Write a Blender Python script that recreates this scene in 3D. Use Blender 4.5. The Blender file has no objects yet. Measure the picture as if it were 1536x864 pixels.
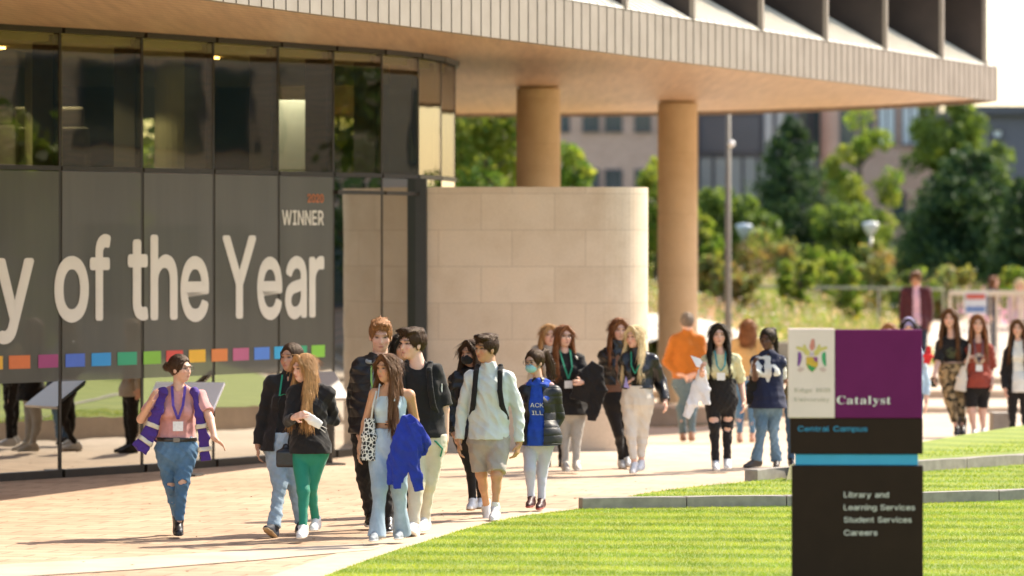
import bpy, bmesh, math, random, json
import numpy as np
from mathutils import Vector, Matrix
from mathutils.geometry import tessellate_polygon

random.seed(7); RNG = np.random.default_rng(11)
SC = bpy.context.scene; COL = SC.collection
F = 7000.0; CX = 768.0; HY = 362.0; CAMH = 2.6     # the lens (long) and the eye level of the picture
R = math.radians

def at(px, py, Y):
    k = F / Y
    return Vector(((px - CX) / k, Y, CAMH - (py - HY) / k))

# ---------------------------------------------------------------- objects
def tag(o, label=None, cat=None, group=None, kind=None):
    if label: o['label'] = label
    if cat: o['category'] = cat
    if group: o['group'] = group
    if kind: o['kind'] = kind
    return o
def empty(name, loc=(0, 0, 0), rz=0, parent=None):
    o = bpy.data.objects.new(name, None); COL.objects.link(o)
    o.location = loc; o.rotation_euler = (0, 0, rz); o.parent = parent
    o.empty_display_size = .1
    return o
def thing(name, label, cat, loc=(0, 0, 0), rz=0, group=None):
    return tag(empty(name, loc, rz), label, cat, group)
def link_mesh(name, me, mats, parent=None):
    o = bpy.data.objects.new(name, me); COL.objects.link(o)
    if mats is not None:
        for m in (mats if isinstance(mats, (list, tuple)) else [mats]): me.materials.append(m)
    o.parent = parent
    return o
def obj(name, bm, mat, parent=None, smooth=False):
    me = bpy.data.meshes.new(name); bm.to_mesh(me); bm.free()
    if smooth: me.polygons.foreach_set('use_smooth', [True] * len(me.polygons))
    return link_mesh(name, me, mat, parent)
def np_mesh(name, V, Fc, smooth=False, mat_idx=None):
    """V (n,3), Fc (m,3|4)"""
    V = np.asarray(V, np.float32); Fc = np.asarray(Fc, np.int32)
    me = bpy.data.meshes.new(name)
    m, c = Fc.shape
    me.vertices.add(len(V)); me.vertices.foreach_set('co', V.ravel())
    me.loops.add(m * c); me.loops.foreach_set('vertex_index', Fc.ravel())
    me.polygons.add(m); me.polygons.foreach_set('loop_start', np.arange(0, m * c, c, dtype=np.int32))
    if mat_idx is not None: me.polygons.foreach_set('material_index', np.asarray(mat_idx, np.int32))
    me.polygons.foreach_set('use_smooth', np.full(m, smooth))
    me.update(calc_edges=True)
    return me
def copy_tree(o, parent=None):
    c = o.copy(); COL.objects.link(c); c.parent = parent
    for ch in list(o.children): copy_tree(ch, c)
    return c

# ---------------------------------------------------------------- bmesh shapes
def bx(bm, x0, x1, y0, y1, z0, z1, bev=0):
    vs = [bm.verts.new((x, y, z)) for z in (z0, z1) for y in (y0, y1) for x in (x0, x1)]
    fs = [bm.faces.new([vs[i] for i in f]) for f in ((0, 2, 3, 1), (4, 5, 7, 6), (0, 1, 5, 4), (2, 6, 7, 3), (0, 4, 6, 2), (1, 3, 7, 5))]
    if bev:
        es = list({e for f in fs for e in f.edges})
        bmesh.ops.bevel(bm, geom=es, offset=bev, segments=2, affect='EDGES', profile=.5)
    return bm
def box(x0, x1, y0, y1, z0, z1, bev=0): return bx(bmesh.new(), x0, x1, y0, y1, z0, z1, bev)
def obox(bm, p0, p1, t, z0, z1, side=0, bev=0):
    """box standing along the plan segment p0->p1, thickness t (side 0 centred, 1 to the left of travel, -1 right)"""
    p0 = Vector(p0[:2]); p1 = Vector(p1[:2]); d = (p1 - p0).normalized(); n = Vector((-d.y, d.x))
    a, b = (-t / 2, t / 2) if side == 0 else ((0, t) if side > 0 else (-t, 0))
    q = [p0 + n * a, p1 + n * a, p1 + n * b, p0 + n * b]
    lo = [bm.verts.new((v.x, v.y, z0)) for v in q]; hi = [bm.verts.new((v.x, v.y, z1)) for v in q]
    fs = [bm.faces.new(lo[::-1]), bm.faces.new(hi)]
    for i in range(4): fs.append(bm.faces.new((lo[i], lo[(i + 1) % 4], hi[(i + 1) % 4], hi[i])))
    if bev: bmesh.ops.bevel(bm, geom=list({e for f in fs for e in f.edges}), offset=bev, segments=2, affect='EDGES', profile=.5)
    return bm
def prism(bm, pts, z0, z1):
    lo = [bm.verts.new((p[0], p[1], z0)) for p in pts]; hi = [bm.verts.new((p[0], p[1], z1)) for p in pts]
    n = len(pts)
    bm.faces.new(lo[::-1]); bm.faces.new(hi)
    for i in range(n): bm.faces.new((lo[i], lo[(i + 1) % n], hi[(i + 1) % n], hi[i]))
    return bm
def tube(bm, pts, r, seg=8, caps=True):
    """tube through pts, r scalar or list"""
    pts = [Vector(p) for p in pts]; n = len(pts)
    rs = r if isinstance(r, (list, tuple)) else [r] * n
    rings = []
    ref = Vector((0, 0, 1))
    for i, p in enumerate(pts):
        d = (pts[min(i + 1, n - 1)] - pts[max(i - 1, 0)]).normalized()
        if abs(d.dot(ref)) > .95: ref = Vector((1, 0, 0)) if abs(d.x) < .9 else Vector((0, 1, 0))
        a = d.cross(ref).normalized(); b = d.cross(a)
        rings.append([bm.verts.new(p + (a * math.cos(t) + b * math.sin(t)) * rs[i]) for t in [2 * math.pi * j / seg for j in range(seg)]])
    for i in range(n - 1):
        for j in range(seg):
            bm.faces.new((rings[i][j], rings[i][(j + 1) % seg], rings[i + 1][(j + 1) % seg], rings[i + 1][j]))
    if caps: bm.faces.new(rings[0][::-1]); bm.faces.new(rings[-1])
    return bm
def lathe(bm, prof, seg=32, c=(0, 0)):
    rings = [[bm.verts.new((c[0] + r * math.cos(2 * math.pi * j / seg), c[1] + r * math.sin(2 * math.pi * j / seg), z)) for j in range(seg)] for r, z in prof]
    for i in range(len(prof) - 1):
        for j in range(seg): bm.faces.new((rings[i][j], rings[i][(j + 1) % seg], rings[i + 1][(j + 1) % seg], rings[i + 1][j]))
    bm.faces.new(rings[0][::-1]); bm.faces.new(rings[-1])
    return bm
def sheet(name, poly, z, mat, kind='structure', parent=None):
    bm = bmesh.new(); bm.faces.new([bm.verts.new((p[0], p[1], z)) for p in poly])
    bmesh.ops.triangulate(bm, faces=bm.faces[:])
    bmesh.ops.recalc_face_normals(bm, faces=bm.faces[:])
    for f in bm.faces:
        if f.normal.z < 0: f.normal_flip()
    return tag(obj(name, bm, mat, parent), kind=kind)

# ---------------------------------------------------------------- materials
def srgb(c):
    if isinstance(c, str): c = [int(c[i:i + 2], 16) / 255 for i in (0, 2, 4)]
    return [(x / 12.92 if x <= .04045 else ((x + .055) / 1.055) ** 2.4) for x in c]
class NM:
    """tiny node-graph writer"""
    def __init__(s, name):
        s.m = bpy.data.materials.new(name); s.m.use_nodes = True; s.t = s.m.node_tree; s.t.nodes.clear()
        s.out = s.n('ShaderNodeOutputMaterial'); s.p = s.n('ShaderNodeBsdfPrincipled'); s.l(s.p.outputs[0], s.out.inputs[0])
    def n(s, typ, **kw):
        x = s.t.nodes.new(typ)
        for k, v in kw.items():
            if k in ('op',): x.operation = v
            elif k == 'i':
                for a, b in v.items(): x.inputs[a].default_value = b
            else: setattr(x, k, v)
        return x
    def l(s, a, b): s.t.links.new(a, b)
    def co(s, scale=(1, 1, 1), kind='Object', rot=(0, 0, 0)):
        tc = s.n('ShaderNodeTexCoord'); mp = s.n('ShaderNodeMapping'); mp.inputs['Scale'].default_value = scale; mp.inputs['Rotation'].default_value = rot
        s.l(tc.outputs[kind], mp.inputs[0]); return mp.outputs[0]
    def noise(s, sc, det=4, rough=.55, vec=None, dist=0):
        x = s.n('ShaderNodeTexNoise', i={'Scale': sc, 'Detail': det, 'Roughness': rough, 'Distortion': dist})
        if vec is None: vec = s.co()
        s.l(vec, x.inputs['Vector']); return x.outputs['Fac']
    def ramp(s, fac, stops, interp='LINEAR'):
        x = s.n('ShaderNodeValToRGB'); cr = x.color_ramp; cr.interpolation = interp
        while len(cr.elements) < len(stops): cr.elements.new(.5)
        for e, (p, c) in zip(cr.elements, stops): e.position = p; e.color = (*c[:3], 1)
        s.l(fac, x.inputs[0]); return x.outputs[0]
    def mix(s, fac, a, b, mode='MIX'):
        x = s.n('ShaderNodeMix', data_type='RGBA', blend_type=mode)
        for sock, v in ((x.inputs[0], fac), (x.inputs[6], a), (x.inputs[7], b)):
            if hasattr(v, 'is_linked'): s.l(v, sock)
            elif isinstance(v, (int, float)): sock.default_value = v
            else: sock.default_value = (*v[:3], 1)
        return x.outputs[2]
    def math(s, op, a, b=0, c=0):
        x = s.n('ShaderNodeMath', operation=op)
        for i, v in enumerate((a, b, c)):
            if hasattr(v, 'is_linked'): s.l(v, x.inputs[i])
            else: x.inputs[i].default_value = v
        return x.outputs[0]
    def base(s, v):
        if hasattr(v, 'is_linked'): s.l(v, s.p.inputs['Base Color'])
        else: s.p.inputs['Base Color'].default_value = (*v[:3], 1)
        return s
    def set(s, **kw):
        for k, v in kw.items():
            k = k.replace('_', ' ')
            if hasattr(v, 'is_linked'): s.l(v, s.p.inputs[k])
            else: s.p.inputs[k].default_value = v
        return s
    def bump(s, h, strength=.3, dist=.01):
        b = s.n('ShaderNodeBump', i={'Strength': strength, 'Distance': dist}); s.l(h, b.inputs['Height']); s.l(b.outputs[0], s.p.inputs['Normal']); return s
_mc = {}
def simple(name, c, rough=.6, metal=0, var=.12, vs=6, bump=0, **kw):
    key = (name, tuple(c), rough, metal)
    if key in _mc: return _mc[key]
    m = NM(name); lin = list(c)
    nz = m.noise(vs, 5)
    m.base(m.ramp(nz, [(.3, [x * (1 - var) for x in lin]), (.7, [min(1, x * (1 + var)) for x in lin])]))
    m.set(Roughness=rough, Metallic=metal, **kw)
    if bump: m.bump(m.noise(vs * 12, 4), bump, .005)
    _mc[key] = m.m
    return m.m
# ---------------------------------------------------------------- camera, sky, sun
cam_d = bpy.data.cameras.new('camera'); cam = bpy.data.objects.new('camera', cam_d); COL.objects.link(cam); SC.camera = cam
cam.location = (0, 0, CAMH); cam.rotation_euler = (R(90), 0, 0)
cam_d.sensor_width = 36; cam_d.lens = F / 1536 * 36; cam_d.shift_y = -(432 - HY) / 1536
cam_d.clip_end = 6000; cam_d.clip_start = 1
cam_d.dof.use_dof = True; cam_d.dof.focus_distance = 42.0; cam_d.dof.aperture_fstop = cam_d.lens / 90.0
SUN_H = Vector((.83, .56)).normalized(); EL = R(46)
to_sun = Vector((SUN_H.x * math.cos(EL), SUN_H.y * math.cos(EL), math.sin(EL)))
sd = bpy.data.lights.new('sun', 'SUN'); so = bpy.data.objects.new('sun', sd); COL.objects.link(so)
so.rotation_euler = to_sun.to_track_quat('Z', 'Y').to_euler(); sd.energy = 3.4; sd.angle = R(.53); sd.color = (1, .90, .74)
w = bpy.data.worlds.new('World'); SC.world = w; w.use_nodes = True
nt = w.node_tree; bg = nt.nodes['Background']; sk = nt.nodes.new('ShaderNodeTexSky'); sk.sky_type = 'NISHITA'; sk.sun_disc = False
sk.sun_elevation = EL; sk.sun_rotation = math.atan2(to_sun.x, to_sun.y); sk.air_density = 1.0; sk.dust_density = 1.0; sk.ozone_density = 1.0
tn = nt.nodes.new('ShaderNodeMix'); tn.data_type = 'RGBA'; tn.blend_type = 'MULTIPLY'; tn.inputs[0].default_value = 1; tn.inputs[7].default_value = (1.08, .95, .83, 1)
nt.links.new(sk.outputs[0], tn.inputs[6]); nt.links.new(tn.outputs[2], bg.inputs[0]); bg.inputs[1].default_value = .15
SC.view_settings.view_transform = 'Standard'; SC.view_settings.look = 'None'; SC.view_settings.gamma = 1
SC.view_settings.exposure = EXPO = 1.45
SC.cycles.use_denoising = True
SC.cycles.max_bounces = 8; SC.cycles.transparent_max_bounces = 12; SC.cycles.sample_clamp_indirect = 6
SC.cycles.caustics_reflective = False; SC.cycles.caustics_refractive = False

# ---------------------------------------------------------------- ground height
def sstep(a, b, t):
    t = np.clip((np.asarray(t, float) - a) / (b - a), 0, 1); return t * t * (3 - 2 * t)
STEPS = [(76.0, -.11), (80.4, .02), (84.1, .14)]
def gz(X, Y):
    X = np.asarray(X, float); Y = np.asarray(Y, float)
    low = -.42 + .22 * sstep(2.5, 5.5, X)
    z = low * np.clip((Y - 57) / 19, 0, 1)
    for y, h in STEPS: z = np.where(Y >= y, h, z)
    ys = 91.5 + 13 * sstep(7.0, 8.2, X)
    bank = .14 + np.clip(Y - ys, 0, 60) * .042
    z = np.where(Y > ys, bank, z)
    z = np.where(Y > 160, np.maximum(z, .14), z)
    return z
def ground_at(px, py):
    Y = 55.0
    for _ in range(60):
        z = float(gz((px - CX) * Y / F, Y)); Yn = F * (CAMH - z) / (py - HY)
        Y = .5 * Y + .5 * Yn
    return Vector(((px - CX) * Y / F, Y, float(gz((px - CX) * Y / F, Y))))
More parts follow.
